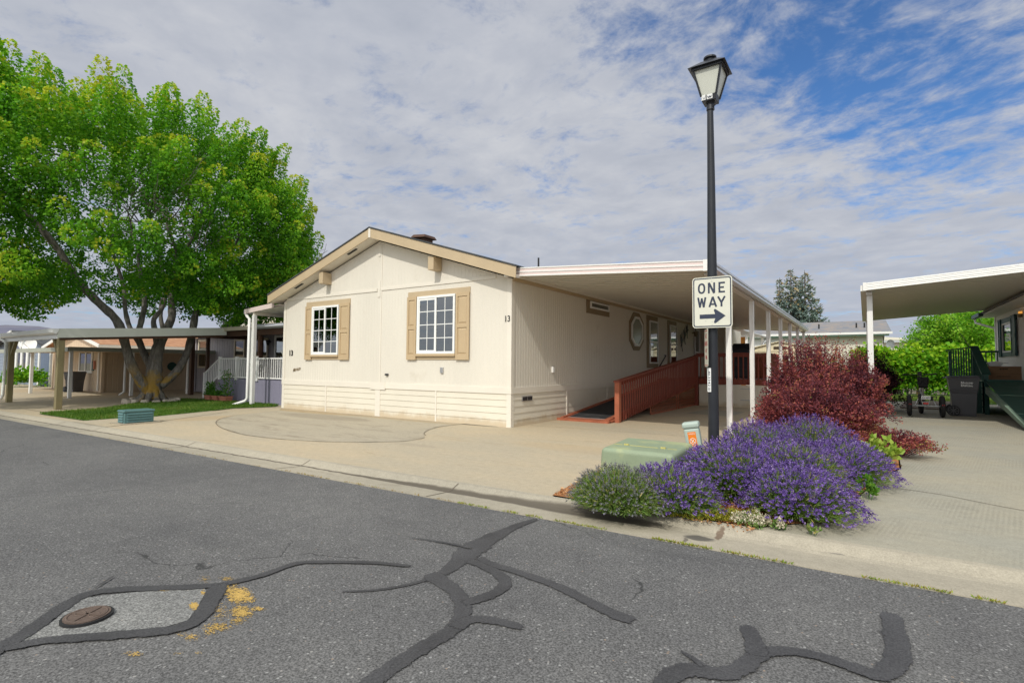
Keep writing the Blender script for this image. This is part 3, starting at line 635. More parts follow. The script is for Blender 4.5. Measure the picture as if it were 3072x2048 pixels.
b = MB()
b.box(XL-.02, XR+.022, Y0-.024, Y0-.001, .69, .82); b.box(-10.40, -9.86, Y0-.032, Y0-.024, .66, .845)
b.box(XR+.001, XR+.024, Y0+.0, Y1, .69, .82)
b.box(XL+.12, -10.22, Y0-.018, Y0-.001, 3.13, 3.20); b.box(-10.07, XR-.4, Y0-.018, Y0-.001, 3.14, 3.21)
b.box(-10.105, -10.06, Y0-.012, Y0-.001, .82, 4.30); b.box(-10.20, -10.11, Y0-.016, Y0-.001, 2.98, 3.40); b.box(-10.20, -10.11, Y0-.016, Y0-.001, 4.02, 4.30)
b.build('belt_trim', m_trim, home)
b = MB()
b.box(XR-.10, XR+.014, Y0-.014, Y0, .0, .69); b.box(XR-.10, XR+.014, Y0-.014, Y0, .82, ztop(XR-.1)-.04)
b.box(XR, XR+.014, Y0+.001, Y0+.10, 0, .69); b.box(XR, XR+.014, Y0+.001, Y0+.10, .82, 3.1)
b.build('corner_board', m_trim, home)
b = MB(); b.box(XL-.012, XL+.10, Y0-.014, Y0, .0, .69); b.box(XL-.012, XL+.10, Y0-.014, Y0, .82, ztop(XL)-.02); b.build('corner_board', m_trim, home)
# roof
OH = .35; EL = -14.53; ER = -5.80
zr = lambda x: 4.665-SL*abs(x-XC)
b = MB()
for x0, x1 in ((EL, XC), (XC, ER)):
    y0, y1 = Y0-OH-.02, Y1+.3
    b.hexa([(x0, y0, zr(x0)+.004), (x1, y0, zr(x1)+.004), (x1, y1, zr(x1)+.004), (x0, y1, zr(x0)+.004)], [(x0, y0, zr(x0)+.035), (x1, y0, zr(x1)+.035), (x1, y1, zr(x1)+.035), (x0, y1, zr(x0)+.035)])
roof = b.build('roof', m_shingle, home)
b = MB()
for x0, x1 in ((EL+.03, XC), (XC, ER-.03)):
    b.hexa([(x0, Y0-OH+.03, zr(x0)-.225), (x1, Y0-OH+.03, zr(x1)-.225), (x1, Y1, zr(x1)-.225), (x0, Y1, zr(x0)-.225)], [(x0, Y0-OH+.03, zr(x0)-.16), (x1, Y0-OH+.03, zr(x1)-.16), (x1, Y1, zr(x1)-.16), (x0, Y1, zr(x0)-.16)])
b.build('soffit', m_trim, home)
for x0, x1 in ((EL, XC-.035), (XC+.035, ER)):
    b = MB(); b.hexa([(x0, Y0-OH, zr(x0)-.235), (x1, Y0-OH, zr(x1)-.235), (x1, Y0-OH+.025, zr(x1)-.235), (x0, Y0-OH+.025, zr(x0)-.235)], [(x0, Y0-OH, zr(x0)), (x1, Y0-OH, zr(x1)), (x1, Y0-OH+.025, zr(x1)), (x0, Y0-OH+.025, zr(x0))])
    b.build('rake_board', m_tan, home, .003)
b = MB(); b.box(XC-.036, XC+.036, Y0-OH-.008, Y0-OH+.03, zr(XC)-.235, zr(XC)-.002); b.build('ridge_cap', m_trim, home)
b = MB(); b.box(EL-.02, EL, Y0-OH+.02, Y1, zr(EL)-.20, zr(EL)+.0); b.build('eave_board', m_tan, home)
for x in (-8.16, -12.14):
    b = MB(); b.box(x-.085, x+.085, Y0-.29, Y0-.001, ztop(x)-.32, ztop(x)-.02); b.build('bracket', m_tan, home, .006)
for x in (-10.95, -13.2):
    z = zr(x)-.226; b = MB(); s_ = SL
    b.hexa([(x-.17, Y0-OH+.09, z-.17*s_-.012), (x+.17, Y0-OH+.09, z+.17*s_-.012), (x+.17, Y0-OH+.16, z+.17*s_-.012), (x-.17, Y0-OH+.16, z-.17*s_-.012)], [(x-.17, Y0-OH+.09, z-.17*s_), (x+.17, Y0-OH+.09, z+.17*s_), (x+.17, Y0-OH+.16, z+.17*s_), (x-.17, Y0-OH+.16, z-.17*s_)])
    b.build('soffit_vent', m_black, home)
b = MB(); vx, vy = -9.85, 10.35; vz = zr(vx); b.box(vx-.17, vx+.17, vy-.17, vy+.17, vz-.04, vz+.13); b.build('roof_vent', m_brownwood, home)
v_ = home.children[-1]
b = MB(); b.hexa([(vx-.26, vy-.26, vz+.13), (vx+.26, vy-.26, vz+.09), (vx+.26, vy+.26, vz+.09), (vx-.26, vy+.26, vz+.13)], [(vx-.2, vy-.2, vz+.22), (vx+.22, vy-.2, vz+.18), (vx+.22, vy+.2, vz+.18), (vx-.2, vy+.2, vz+.22)]); b.build('vent_hood', m_brownwood, v_, .02)
b = MB(); b.tube([(-6.62, 11.0, 3.4), (-6.62, 11.0, 3.93)], .022, 10); b.build('vent_pipe', m_black, home)
# front windows with shutters
for (x0, x1, z0, z1, sx0, sx1, tx0, tx1) in ((-8.79, -7.625, 1.54, 2.89, -9.125, -8.82, -7.605, -7.225), (-12.82, -11.67, 1.535, 2.875, -13.125, -12.83, -11.64, -11.245)):
    w = window(home, 'window', x0, x1, z0, z1, Y0-.018)
    b = MB(); b.box(sx0, tx1, Y0-.022, Y0-.001, z1-.02, 3.02); b.build('window_header', m_tan, home, .003)
    b = MB(); b.box(sx1, tx0, Y0-.020, Y0-.001, 1.405, z0+.02); b.build('window_apron', m_tan, home, .003)
    b = MB(); b.box(x0-.02, x1+.02, Y0-.075, Y0-.021, z0-.055, z0-.002); b.build('sill', m_tan2, home, .004)
    for a, c_ in ((sx0, sx1), (tx0, tx1)):
        b = MB(); zt = 2.90; zb = 1.40; f = .055; y = Y0-.024
        b.box(a, c_, y-.012, y, zb, zt)
        for q0, q1 in ((a, a+f), (c_-f, c_)): b.box(q0, q1, y-.03, y-.012, zb, zt)
        for q0, q1 in ((zb, zb+.12), (2.12, 2.20), (zt-.08, zt)): b.box(a+f, c_-f, y-.03, y-.012, q0, q1)
        for q0, q1 in ((zb+.12, 2.12), (2.20, zt-.08)):
            e = .018; b.hexa([(a+f+e, y-.012, q0+e), (c_-f-e, y-.012, q0+e), (c_-f-e, y-.012, q1-e), (a+f+e, y-.012, q1-e)], [(a+f+2.4*e, y-.026, q0+2.4*e), (c_-f-2.4*e, y-.026, q0+2.4*e), (c_-f-2.4*e, y-.026, q1-2.4*e), (a+f+2.4*e, y-.026, q1-2.4*e)])
        b.build('shutter', m_tan2, home, .002)
text('13', m_black, (-13.89, Y0-.009, 1.515), (1, 0, 0), (0, 0, 1), .17, .165, home, 'house_number', .004, 0, .035)
text('13', m_black, (-6.275, Y0-.016, 2.20), (1, 0, 0), (0, 0, 1), .125, .13, home, 'house_number', .004, 0, .015)
text('Marlette', m_nameplate, (-13.70, Y0-.011, 1.055), (.985, 0, .17), (.2, 0, 1), .36, .10, home, 'nameplate_script', .004, .35, .012)
b = MB(); b.box(-8.06, -7.975, Y0-.04, Y0-.001, 1.10, 1.23); b.build('outlet_box', m_signback, home, .006)
b = MB(); b.box(-9.855, -9.765, Y0-.05, Y0-.001, 1.015, 1.06); b.build('outlet_box', m_ironlet, home, .004)
b = MB(); b.box(XL-.07, XL-.01, Y0+.01, Y0+.05, 1.52, 1.56); b.tube([(XL-.05, Y0+.02, 1.56), (XL-.09, Y0-.03, 1.66)], .02, 8); b.build('hose_tap', m_steel, home)
# side wall fittings
b = MB(); b.box(XR+.001, XR+.02, 12.65, 14.14, 2.70, 3.08); b.build('window_surround', m_brownframe, home)
def sidewin(y0, y1, z0, z1, glass, fr=.06, mid=False, name='window'):
    b = MB(); x = XR+.02
    b.box(x, x+.04, y0, y1, z1-fr, z1); b.box(x, x+.04, y0, y1, z0, z0+fr); b.box(x, x+.04, y0, y0+fr, z0+fr, z1-fr); b.box(x, x+.04, y1-fr, y1, z0+fr, z1-fr)
    if mid: b.box(x, x+.035, y0+fr, y1-fr, (z0+z1)/2-.03, (z0+z1)/2+.03)
    w = b.build(name, m_vinyl, home, .004); b = MB(); b.box(x+.012, x+.016, y0+fr, y1-fr, z0+fr, z1-fr); b.build('pane', glass, w)
    b = MB(); b.quad((x+.003, y0, z0), (x+.003, y1, z0), (x+.003, y1, z1), (x+.003, y0, z1)); b.build('room_dark_sheet', m_roomdark, w); return w  # flat dark sheet behind the pane paints the room's darkness
sidewin(12.84, 14.06, 2.84, 3.03, m_glassd, .045)
oc = [(16.07, 3.02), (16.55, 3.02), (16.97, 2.72), (16.97, 2.12), (16.55, 1.80), (16.07, 1.80), (15.69, 2.10), (15.69, 2.70)]
yc, zc = 16.33, 2.41
b = MB(); b.prism([(XR+.001, y, z) for y, z in oc], (.02, 0, 0)); b.build('window_surround', m_brownframe, home)
sc_ = lambda k: [(yc+(y-yc)*k, zc+(z-zc)*k) for y, z in oc]
b = MB(); o1, o2 = sc_(.78), sc_(.66)
for i in range(8):
    j = (i+1) % 8; q = [o1[i], o1[j], o2[j], o2[i]]; b.prism([(XR+.021, y, z) for y, z in q], (.035, 0, 0))
w = b.build('octagon_window', m_vinyl, home)
b = MB(); b.prism([(XR+.022, y, z) for y, z in sc_(.67)], (.012, 0, 0)); b.build('pane', m_frost, w)
for y0, y1 in ((17.29, 18.41), (19.55, 20.65)):
    b = MB(); b.box(XR+.001, XR+.02, y0, y1, 1.24, 3.03); b.build('window_surround', m_brownframe, home)
    sidewin(y0+.21, y1-.03, 1.39, 2.87, m_glass, .05, True)
w = sidewin(23.2, 24.0, .9, 2.95, m_glassd, .09, True, 'door')
b = MB(); b.box(XR+.022, XR+.05, 23.29, 23.91, .95, 1.75); b.build('door_panel', m_white, w)
for y, z0 in ((10.84, 1.13),):
    b = MB(); b.box(XR, XR+.05, y-.045, y+.045, z0-.005, z0+.13); b.build('outlet_box', m_white, home, .008)
b = MB(); b.box(XR+.015, XR+.03, 9.5, 9.91, .52, .625); vv = b.build('foundation_vent', m_signback, home)
b = MB()
for y in (9.52, 9.72): b.box(XR+.03, XR+.034, y, y+.17, .535, .61)
b.build('vent_mesh', m_ironlet, vv)
b = MB(); b.tube([(XR+.07, 18.3, 1.22), (XR+.07, 19.15, 1.70)], .022, 8); b.tube([(XR, 19.15, 1.70), (XR+.07, 19.15, 1.70)], .018, 6); b.tube([(XR, 18.3, 1.22), (XR+.07, 18.3, 1.22)], .018, 6); b.build('grab_rail', m_ironlet, home)
b = MB(); b.tube([(XR, 22.9, 2.72), (XR+.16, 22.9, 2.76), (XR+.16, 22.9, 2.95)], .02, 8); b.tube([(XR+.16, 22.9, 2.58), (XR+.16, 22.9, 2.78)], [.05, .09], 8); b.build('wall_lantern', m_brownframe, home)
# wall ornament: metal birds in reeds
t = thing('wall_ornament', 'dark metal flying birds ornament on the shaded side wall', 'ornament', (XR, 21.7, 2.5))
for k, (y, z, s_) in enumerate(((21.35, 2.35, 1.0), (21.75, 2.60, .9), (22.1, 2.82, .8))):
    b = MB(); x = XR+.03
    b.prism([(x, y-.05*s_, z-.28*s_), (x, y+.05*s_, z-.10*s_), (x, y+.20*s_, z+.02*s_), (x, y+.02*s_, z+.06*s_), (x, y-.02*s_, z+.34*s_), (x, y-.12*s_, z+.04*s_), (x, y-.26*s_, z+.22*s_), (x, y-.16*s_, z-.06*s_)], (.015, 0, 0))
    b.tube([(x, y-.03, z-.25*s_), (x+.02, y-.02, z-.45*s_)], .012, 5); b.build('bird', m_ironlet, t)
b = MB(); b.tube([(XR, 21.7, 2.5), (XR+.03, 21.75, 2.62)], .012, 5); b.tube([(XR+.025, 21.2, 2.1), (XR+.03, 21.7, 2.55), (XR+.03, 22.2, 2.95)], .012, 5); b.build('branch', m_ironlet, t)
# ================================================================== CARPORT AWNING (right of the home)
aw = thing('carport_awning', 'cream metal carport roof on white posts along the right side of the number 13 home', 'carport', (-4.1, 17.4, 0))
zu = lambda x: 3.135-.0635*(x+6.13)
AX0, AX1, AY0, AY1 = -6.20, -2.12, 8.93, 26.1
b = MB(); ribbed(b, XR+.0, AX1, AY0+.05, AY1, zu, .285, .09); b.build('roof_pan', m_pan, aw)
b = MB(); b.hexa([(AX0, AY0+.04, zu(AX0)+.095), (AX1, AY0+.04, zu(AX1)+.095), (AX1, AY1, zu(AX1)+.095), (AX0, AY1, zu(AX0)+.095)], [(AX0, AY0+.04, zu(AX0)+.115), (AX1, AY0+.04, zu(AX1)+.115), (AX1, AY1, zu(AX1)+.115), (AX0, AY1, zu(AX0)+.115)]); b.build('roof_top', m_white, aw)
b = MB(); b.hexa([(AX0, AY0, zu(AX0)-.01), (AX1, AY0, zu(AX1)-.01), (AX1, AY0+.04, zu(AX1)-.01), (AX0, AY0+.04, zu(AX0)-.01)], [(AX0, AY0, zu(AX0)+.15), (AX1, AY0, zu(AX1)+.15), (AX1, AY0+.04, zu(AX1)+.15), (AX0, AY0+.04, zu(AX0)+.15)])
fa = b.build('fascia', m_pink, aw)
b = MB()
for dz in (-.012, .065, .142): b.hexa([(AX0, AY0-.012, zu(AX0)+dz), (AX1, AY0-.012, zu(AX1)+dz), (AX1, AY0-.001, zu(AX1)+dz), (AX0, AY0-.001, zu(AX0)+dz)], [(AX0, AY0-.012, zu(AX0)+dz+.022), (AX1, AY0-.012, zu(AX1)+dz+.022), (AX1, AY0-.001, zu(AX1)+dz+.022), (AX0, AY0-.001, zu(AX0)+dz+.022)])
for x0, x1 in ((AX0-.004, AX0+.055), (AX1-.075, AX1+.004)): b.box(x0, x1, AY0-.016, AY0+.05, zu(x0)-.02, zu(x0)+.17)
b.build('fascia_trim', m_white, fa)
b = MB(); zg = zu(AX1)
pr = [(0, 0), (.05, -.02), (.10, .02), (.10, .06), (.085, .065), (.105, .09), (.105, .13), (.0, .13)]
b.prism([(AX1+x, AY0+.02, zg-.0+z) for x, z in pr][::-1], (0, AY1-AY0, 0)); b.build('gutter', m_gutter, aw)
b = MB(); b.box(AX1-.14, AX1-.02, AY0+.3, AY1-.05, zg-.03, zg+.005); b.build('eave_beam', m_white, aw)
b = MB(); b.box(AX1-.20, AX1-.02, AY1-.04, AY1, zg-.06, zg+.1); b.hexa([(XR, AY1-.03, zu(XR)-.02), (AX1, AY1-.03, zg-.02), (AX1, AY1, zg-.02), (XR, AY1, zu(XR)-.02)], [(XR, AY1-.03, zu(XR)+.05), (AX1, AY1-.03, zg+.05), (AX1, AY1, zg+.05), (XR, AY1, zu(XR)+.05)]); b.build('end_fascia', m_white, aw)
b = MB(); b.box(XR+.009, XR+.05, AY0+.2, AY1, zu(XR)-.075, zu(XR)-.003); b.build('wall_ledger', m_tan, aw)
for y in (10.87, 13.38, 15.93, 18.43, 20.95, 23.48, 25.95):
    b = MB(); b.box(-2.25, -2.15, y-.04, y+.04, 0, zg-.03)
    for x in (-2.235, -2.165): b.box(x-.012, x+.012, y-.046, y-.04, .0, zg-.03)
    b.box(-2.29, -2.11, y-.06, y+.06, 0, .012)
    b.build('post', m_white, aw, .004)
# left awning
la = thing('side_awning', 'small white metal awning on one post at the left corner of the cream home', 'awning', (-14.8, 10, 0))
zl = lambda x: 2.97+.07*(x+14.2)
LX0, LX1 = -16.05, -14.21
b = MB(); ribbed(b, LX0, LX1, 8.95, 22, zl, .12, .022); b.build('roof_pan', m_white, la)
b = MB(); b.hexa([(LX0, 8.92, zl(LX0)-.01), (-14.5, 8.92, zl(-14.5)-.01), (-14.5, 8.95, zl(-14.5)-.01), (LX0, 8.95, zl(LX0)-.01)], [(LX0, 8.92, zl(LX0)+.13), (-14.5, 8.92, zl(-14.5)+.13), (-14.5, 8.95, zl(-14.5)+.13), (LX0, 8.95, zl(LX0)+.13)])
b.hexa([(LX0, 8.93, zl(LX0)+.035), (LX1, 8.93, zl(LX1)+.035), (LX1, 22, zl(LX1)+.035), (LX0, 22, zl(LX0)+.035)], [(LX0, 8.93, zl(LX0)+.05), (LX1, 8.93, zl(LX1)+.05), (LX1, 22, zl(LX1)+.05), (LX0, 22, zl(LX0)+.05)])
b.build('fascia', m_pink, la)
b = MB(); b.box(LX0-.08, LX0, 8.95, 22, zl(LX0)-.01, zl(LX0)+.12); b.build('gutter', m_gutter, la)
b = MB(); b.box(-15.66, -15.58, 8.97, 20, zl(-15.6)-.10, zl(-15.6)-.004); b.build('eave_beam', m_trim, la)
b = MB(); b.box(-15.69, -15.57, 8.96, 9.06, -.12, zl(-15.6)-.1); b.box(-15.66, -15.60, 8.952, 8.96, -.12, zl(-15.6)-.1); b.build('post', m_white, la, .005)
b = MB(); z = zl(LX0); b.tube([(LX0-.02, 8.98, z), (-15.95, 8.96, z-.10), (-15.80, 8.95, z-.18), (-15.80, 8.95, .22), (-15.84, 8.90, .13), (-16.0, 8.62, .02)], .046, 8); b.build('downspout', m_white, la)
# ================================================================== RAMP AND DECK of the home
pz = lambda y: max(0, .105*(y-11.25))            # ramp surface height
dk = thing('ramp_deck', 'reddish brown wooden ramp and raised deck with slatted railing under the carport roof', 'deck', (-4.7, 15, 0))
DX0, DX1, DY0, DY1, DZ = -4.72, -2.58, 18.2, 24.4, .86
b = MB(); b.hexa([(-6.10, 11.15, -.01), (-4.80, 11.15, -.01), (-4.80, 19.4, .70), (-6.10, 19.4, .70)], [(-6.10, 11.15, .03), (-4.80, 11.15, .03), (-4.80, 19.4, pz(19.4)+.0), (-6.10, 19.4, pz(19.4)+.0)]); b.build('ramp', m_redwood2, dk)
b = MB(); b.hexa([(-6.0, 11.42, pz(11.42)+.03), (-5.02, 11.42, pz(11.42)+.03), (-5.02, 19.2, pz(19.2)+.006), (-6.0, 19.2, pz(19.2)+.006)], [(-6.0, 11.42, pz(11.42)+.042), (-5.02, 11.42, pz(11.42)+.042), (-5.02, 19.2, pz(19.2)+.014), (-6.0, 19.2, pz(19.2)+.014)]); gm = b.build('grip_mat', m_grip, dk)
b = MB(); b.box(-6.0, -5.02, 11.385, 11.42, .034, .062); b.build('mat_edge', m_signback, gm)
b = MB()
for x0, x1 in ((-6.10, -6.03), (-4.99, -4.86)): b.hexa([(x0, 11.2, .031), (x1, 11.2, .031), (x1, 19.3, pz(19.3)+.0), (x0, 19.3, pz(19.3)+.0)], [(x0, 11.2, .065), (x1, 11.2, .065), (x1, 19.3, pz(19.3)+.06), (x0, 19.3, pz(19.3)+.06)])
b.box(-6.14, -4.80, 11.05, 11.19, 0, .05); b.build('ramp_kerb', m_redwood2, dk)
rz = lambda y: .945+.1055*(y-11.4)
b = MB(); b.beam((-4.72, 11.30, rz(11.30)), (-4.72, 18.3, rz(18.3)), .14, .035); b.beam((-4.745, 11.36, rz(11.36)-.07), (-4.745, 18.2, rz(18.2)-.07), .035, .09); b.build('handrail', m_redwood, dk)
b = MB(); b.beam((-4.745, 11.36, pz(11.36)+.10), (-4.745, 18.2, pz(18.2)+.10), .035, .16); b.build('stringer', m_redwood, dk)
def copies(o, parent, locs):
    for l in locs:
        c = o.copy(); COL.objects.link(c); c.parent = parent; c.matrix_parent_inverse = o.matrix_parent_inverse.copy(); c.location = l
y = 11.56; first = None; locs = []
b = MB(); h = rz(y)-.03-(pz(y)-.03); b.box(-4.722, -4.70, y-.030, y+.030, pz(y)-.02, rz(y)-.03); first = b.build('baluster', m_redwood, dk)
k = 1
while y+.15*k < 18.1: locs.append((0, .15*k, .1053*.15*k)); k += 1
copies(first, dk, locs)
b = MB(); b.box(-4.775, -4.665, 11.33, 11.45, 0, rz(11.39)-.02); p0_ = b.build('post', m_redwood2, dk, .004)
b = MB(); b.box(-4.78, -4.67, 18.14, 18.25, 0, 1.70); b.build('post', m_redwood, dk)
# lattice below the ramp
for y0, y1 in ((13.75, 16.15), (16.28, 18.45)):
    b = MB(); x = -4.78; s_ = .12; zt = lambda y: pz(y)+.02
    for sg in (1, -1):
        k = y0-1.2
        while k < y1+1.2:
            # diagonal strip clipped to the panel
            pts = []
            for i in range(25):
                yy = k+sg*(i/24*1.1-.55); zz = .01+i/24*1.1*1.5
                if y0 <= yy <= y1 and zz <= zt(yy): pts.append((x+.004*sg, yy, zz))
            if len(pts) > 1: b.beam(pts[0], pts[-1], .014, .006, (1, 0, 0))
            k += s_
    b.hexa([(x-.012, y0, 0), (x+.012, y0, 0), (x+.012, y0+.03, 0), (x-.012, y0+.03, 0)], [(x-.012, y0, zt(y0)), (x+.012, y0, zt(y0)), (x+.012, y0+.03, zt(y0)), (x-.012, y0+.03, zt(y0))])
    b.hexa([(x-.012, y1-.03, 0), (x+.012, y1-.03, 0), (x+.012, y1, 0), (x-.012, y1, 0)], [(x-.012, y1-.03, zt(y1)), (x+.012, y1-.03, zt(y1)), (x+.012, y1, zt(y1)), (x-.012, y1, zt(y1))])
    b.beam((x, y0, zt(y0)), (x, y1, zt(y1)), .024, .03); b.beam((x, y0, .015), (x, y1, .015), .024, .03)
    b.build('lattice_panel', m_redwood2, dk)
# deck
b = MB(); b.box(-6.1, DX1, DY0+.02, DY1, DZ-.05, DZ); b.box(-6.1, -4.8, 19.25, DY1, DZ, DZ+.004); b.build('deck_floor', m_redwood, dk)
b = MB(); lapped(b, (DX0+.08, DY0+.0), (DX1, DY0+.0), 0, .71, 6, .014); lapped(b, (DX1, DY0), (DX1, DY1), 0, .71, 6, .014); b.box(DX0+.08, DX1-.01, DY0+.02, DY0+.05, 0, .7); b.build('skirt_panel', m_skirt, dk)
b = MB()
for z in (.60, .24): b.box(-3.35, -3.05, DY0-.03, DY0-.015, z-.012, z+.012)
b.build('hinge', m_signback, dk)
b = MB(); b.box(-4.66, DX1, DY0-.03, DY0, .72, .90); b.box(DX1-.0, DX1+.03, DY0-.03, DY1, .72, .90); b.build('rim_board', m_redwood, dk)
b = MB(); b.box(-4.70, DX1+.02, DY0-.07, DY0+.06, 1.715, 1.75); b.box(-4.66, DX1, DY0-.028, DY0+.005, 1.62, 1.712); b.box(DX1-.06, DX1+.06, DY0+.06, DY1, 1.715, 1.75); b.box(DX1-.02, DX1+.015, DY0, DY1, 1.62, 1.712); b.build('deck_rail', m_redwood, dk)
b = MB(); b.box(-4.60, -4.565, DY0-.05, DY0-.028, .76, 1.70); fb = b.build('baluster', m_redwood, dk); copies(fb, dk, [(.148*i, 0, 0) for i in range(1, 14)])
b = MB(); b.box(DX1+.016, DX1+.04, DY0+.12, DY0+.155, .76, 1.70); fb = b.build('baluster', m_redwood, dk); copies(fb, dk, [(0, .16*i, 0) for i in range(1, 37)])
b = MB(); b.box(-5.0, DX1, DY1-.03, DY1, DZ, 1.75)
for i in range(17): b.box(-4.98+.142*i, -4.86+.142*i, DY1-.045, DY1-.03, DZ, 1.76)
b.build('back_panel', m_redwood2, dk)
# smoker on the deck
t = thing('smoker_grill', 'tall black smoker cabinet standing on the deck behind the slatted rail', 'grill', (-3.5, 19.4, DZ))
x0, x1, y0, y1 = -3.80, -3.18, 19.2, 19.75
b = MB(); b.box(x0+.02, x1-.02, y0+.02, y1-.02, DZ+.06, 1.86); b.box(x0, x1, y0-.005, y0+.02, DZ+.09, 1.25); b.box(x0, x1, y0-.005, y0+.02, 1.28, 1.80); cab = b.build('cabinet', m_dark, t, .012)
b = MB(); b.tube([(x1-.09, y0-.04, 1.35), (x1-.09, y0-.04, 1.70)], .014, 8); b.build('handle', m_steel, cab)
b = MB(); b.hexa([(x0-.05, y0-.06, 1.90), (x1+.05, y0-.06, 1.90), (x1+.05, y1, 1.90), (x0-.05, y1, 1.90)], [(x0+.05, y0+.06, 2.10), (x1-.05, y0+.06, 2.10), (x1-.05, y1-.06, 2.10), (x0+.05, y1-.06, 2.10)]); b.box(x0-.02, x1+.02, y0-.03, y1, 1.86, 1.90); b.build('lid', m_dark, t, .01)
for i, (x, y) in enumerate(((x0+.05, y0+.06), (x1-.05, y0+.06), (x0+.05, y1-.06), (x1-.05, y1-.06))):
    b = MB(); b.disc((x, y, DZ+.04), (1, 0, 0), .04, .03, 14); b.build('caster', m_rubber, t)
b = MB(); b.disc((x1+.03, y0+.2, DZ+.11), (1, 0, 0), .11, .05, 20); b.build('wheel', m_rubber, t)
# ================================================================== LAMP POST AND SIGNS
PX, PY = -1.525, 6.62
lp = thing('street_lamp', 'black street lamp post with a four sided lantern rising behind the lavender', 'street lamp', (PX, PY, 0))
b = MB(); b.tube([(PX, PY, -.05), (PX, PY, .6), (PX, PY, 2.5), (PX, PY, 3.6), (PX-.004, PY, 4.5)], [.064, .062, .055, .045, .036], 20); b.build('pole', m_dark, lp)
b = MB(); z = 4.47
b.tube([(PX, PY, z-.03), (PX, PY, z+.05)], [.048, .046], 16, True, False); b.tube([(PX, PY, z+.05), (PX, PY, z+.085)], [.056, .075], 16, True, False); b.tube([(PX+.03, PY-.03, z+.0), (PX+.07, PY-.05, z)], .008, 6); b.build('collar', m_dark, lp)
zb, zt, wb, wt = 4.575, 4.93, .092, .172
b = MB(); b.hexa([(PX-wb+.01, PY-wb+.01, zb-.045), (PX+wb-.01, PY-wb+.01, zb-.045), (PX+wb-.01, PY+wb-.01, zb-.045), (PX-wb+.01, PY+wb-.01, zb-.045)], [(PX-wb, PY-wb, zb+.03), (PX+wb, PY-wb, zb+.03), (PX+wb, PY+wb, zb+.03), (PX-wb, PY+wb, zb+.03)]); base = b.build('lantern_base', m_dark, lp, .004)
b = MB()
for sx, sy in ((1, 1), (1, -1), (-1, 1), (-1, -1)): b.beam((PX+sx*(wb-.004), PY+sy*(wb-.004), zb+.02), (PX+sx*(wt-.006), PY+sy*(wt-.006), zt), .022, .022, (0, 1, 0))
for s_ in (1, -1): b.box(PX-wt, PX+wt, PY+s_*wt-.012, PY+s_*wt+.012, zt-.03, zt); b.box(PX+s_*wt-.012, PX+s_*wt+.012, PY-wt, PY+wt, zt-.03, zt)
b.build('lantern_frame', m_dark, lp)
g0, g1 = wb-.008, wt-.012
for nm, (a, c_) in {'s': ((-1, -1), (1, -1)), 'e': ((1, -1), (1, 1)), 'n': ((1, 1), (-1, 1)), 'w': ((-1, 1), (-1, -1))}.items():
    b = MB(); b.quad((PX+a[0]*g0, PY+a[1]*g0, zb+.028), (PX+c_[0]*g0, PY+c_[1]*g0, zb+.028), (PX+c_[0]*g1, PY+c_[1]*g1, zt-.01), (PX+a[0]*g1, PY+a[1]*g1, zt-.01)); b.build('glass_pane', m_glasslamp, lp)
b = MB(); w2 = wt+.045
b.hexa([(PX-w2, PY-w2, zt), (PX+w2, PY-w2, zt), (PX+w2, PY+w2, zt), (PX-w2, PY+w2, zt)], [(PX-.085, PY-.085, zt+.105), (PX+.085, PY-.085, zt+.105), (PX+.085, PY+.085, zt+.105), (PX-.085, PY+.085, zt+.105)])
b.build('lantern_roof', m_dark, lp)
b = MB(); b.tube([(PX, PY, zt+.10), (PX, PY, zt+.15), (PX, PY, zt+.155), (PX, PY, zt+.175), (PX, PY, zt+.20)], [.055, .055, .078, .076, .02], 18, True, False); b.build('finial', m_dark, lp)
# number plates on the lantern
sg = -1; nrm = (wb-wb+.01)
yb = lambda z: PY-(wb-.01+(z-(zb-.045))*(.01/.075))-.004
b = MB(); b.hexa([(PX-.088, yb(zb-.03), zb-.03), (PX-.036, yb(zb-.03), zb-.03), (PX-.036, yb(zb-.03)+.003, zb-.03), (PX-.088, yb(zb-.03)+.003, zb-.03)], [(PX-.088, yb(zb+.03), zb+.03), (PX-.036, yb(zb+.03), zb+.03), (PX-.036, yb(zb+.03)+.003, zb+.03), (PX-.088, yb(zb+.03)+.003, zb+.03)])
b.hexa([(PX-.022, yb(zb-.03), zb-.028), (PX+.045, yb(zb-.03), zb-.028), (PX+.045, yb(zb-.03)+.003, zb-.028), (PX-.022, yb(zb-.03)+.003, zb-.028)], [(PX-.022, yb(zb+.026), zb+.026), (PX+.045, yb(zb+.026), zb+.026), (PX+.045, yb(zb+.026)+.003, zb+.026), (PX-.022, yb(zb+.026)+.003, zb+.026)])
npl = b.build('number_plate', m_vinyl, lp)
text('10', m_ink, (PX-.083, yb(zb-.03)-.004, zb-.02), (1, 0, 0), (0, 0, 1), .040, .040, npl, th=.001)
text('3', m_ink, (PX-.014, yb(zb-.03)-.004, zb+.018), (0, 0, -1), (1, 0, 0), .036, .05, npl, th=.001, bold=.02)
# meter number strip on the pole
b = MB(); lx = PX-.030; ly = PY-.066; b.box(lx-.021, lx+.021, ly, ly+.012, .985, 1.27); st = b.build('number_strip', m_vinyl, lp, .003)
text('463342', m_ink, (lx-.013, ly-.001, 1.237), (0, 0, -1), (1, 0, 0), .185, .026, st, th=.001, bold=.01)
b = MB()
for i in range(4): b.box(lx-.014, lx+.012, ly-.002, ly, 1.035-.011*i, 1.039-.011*i)
b.build('fine_print', m_ink, st)
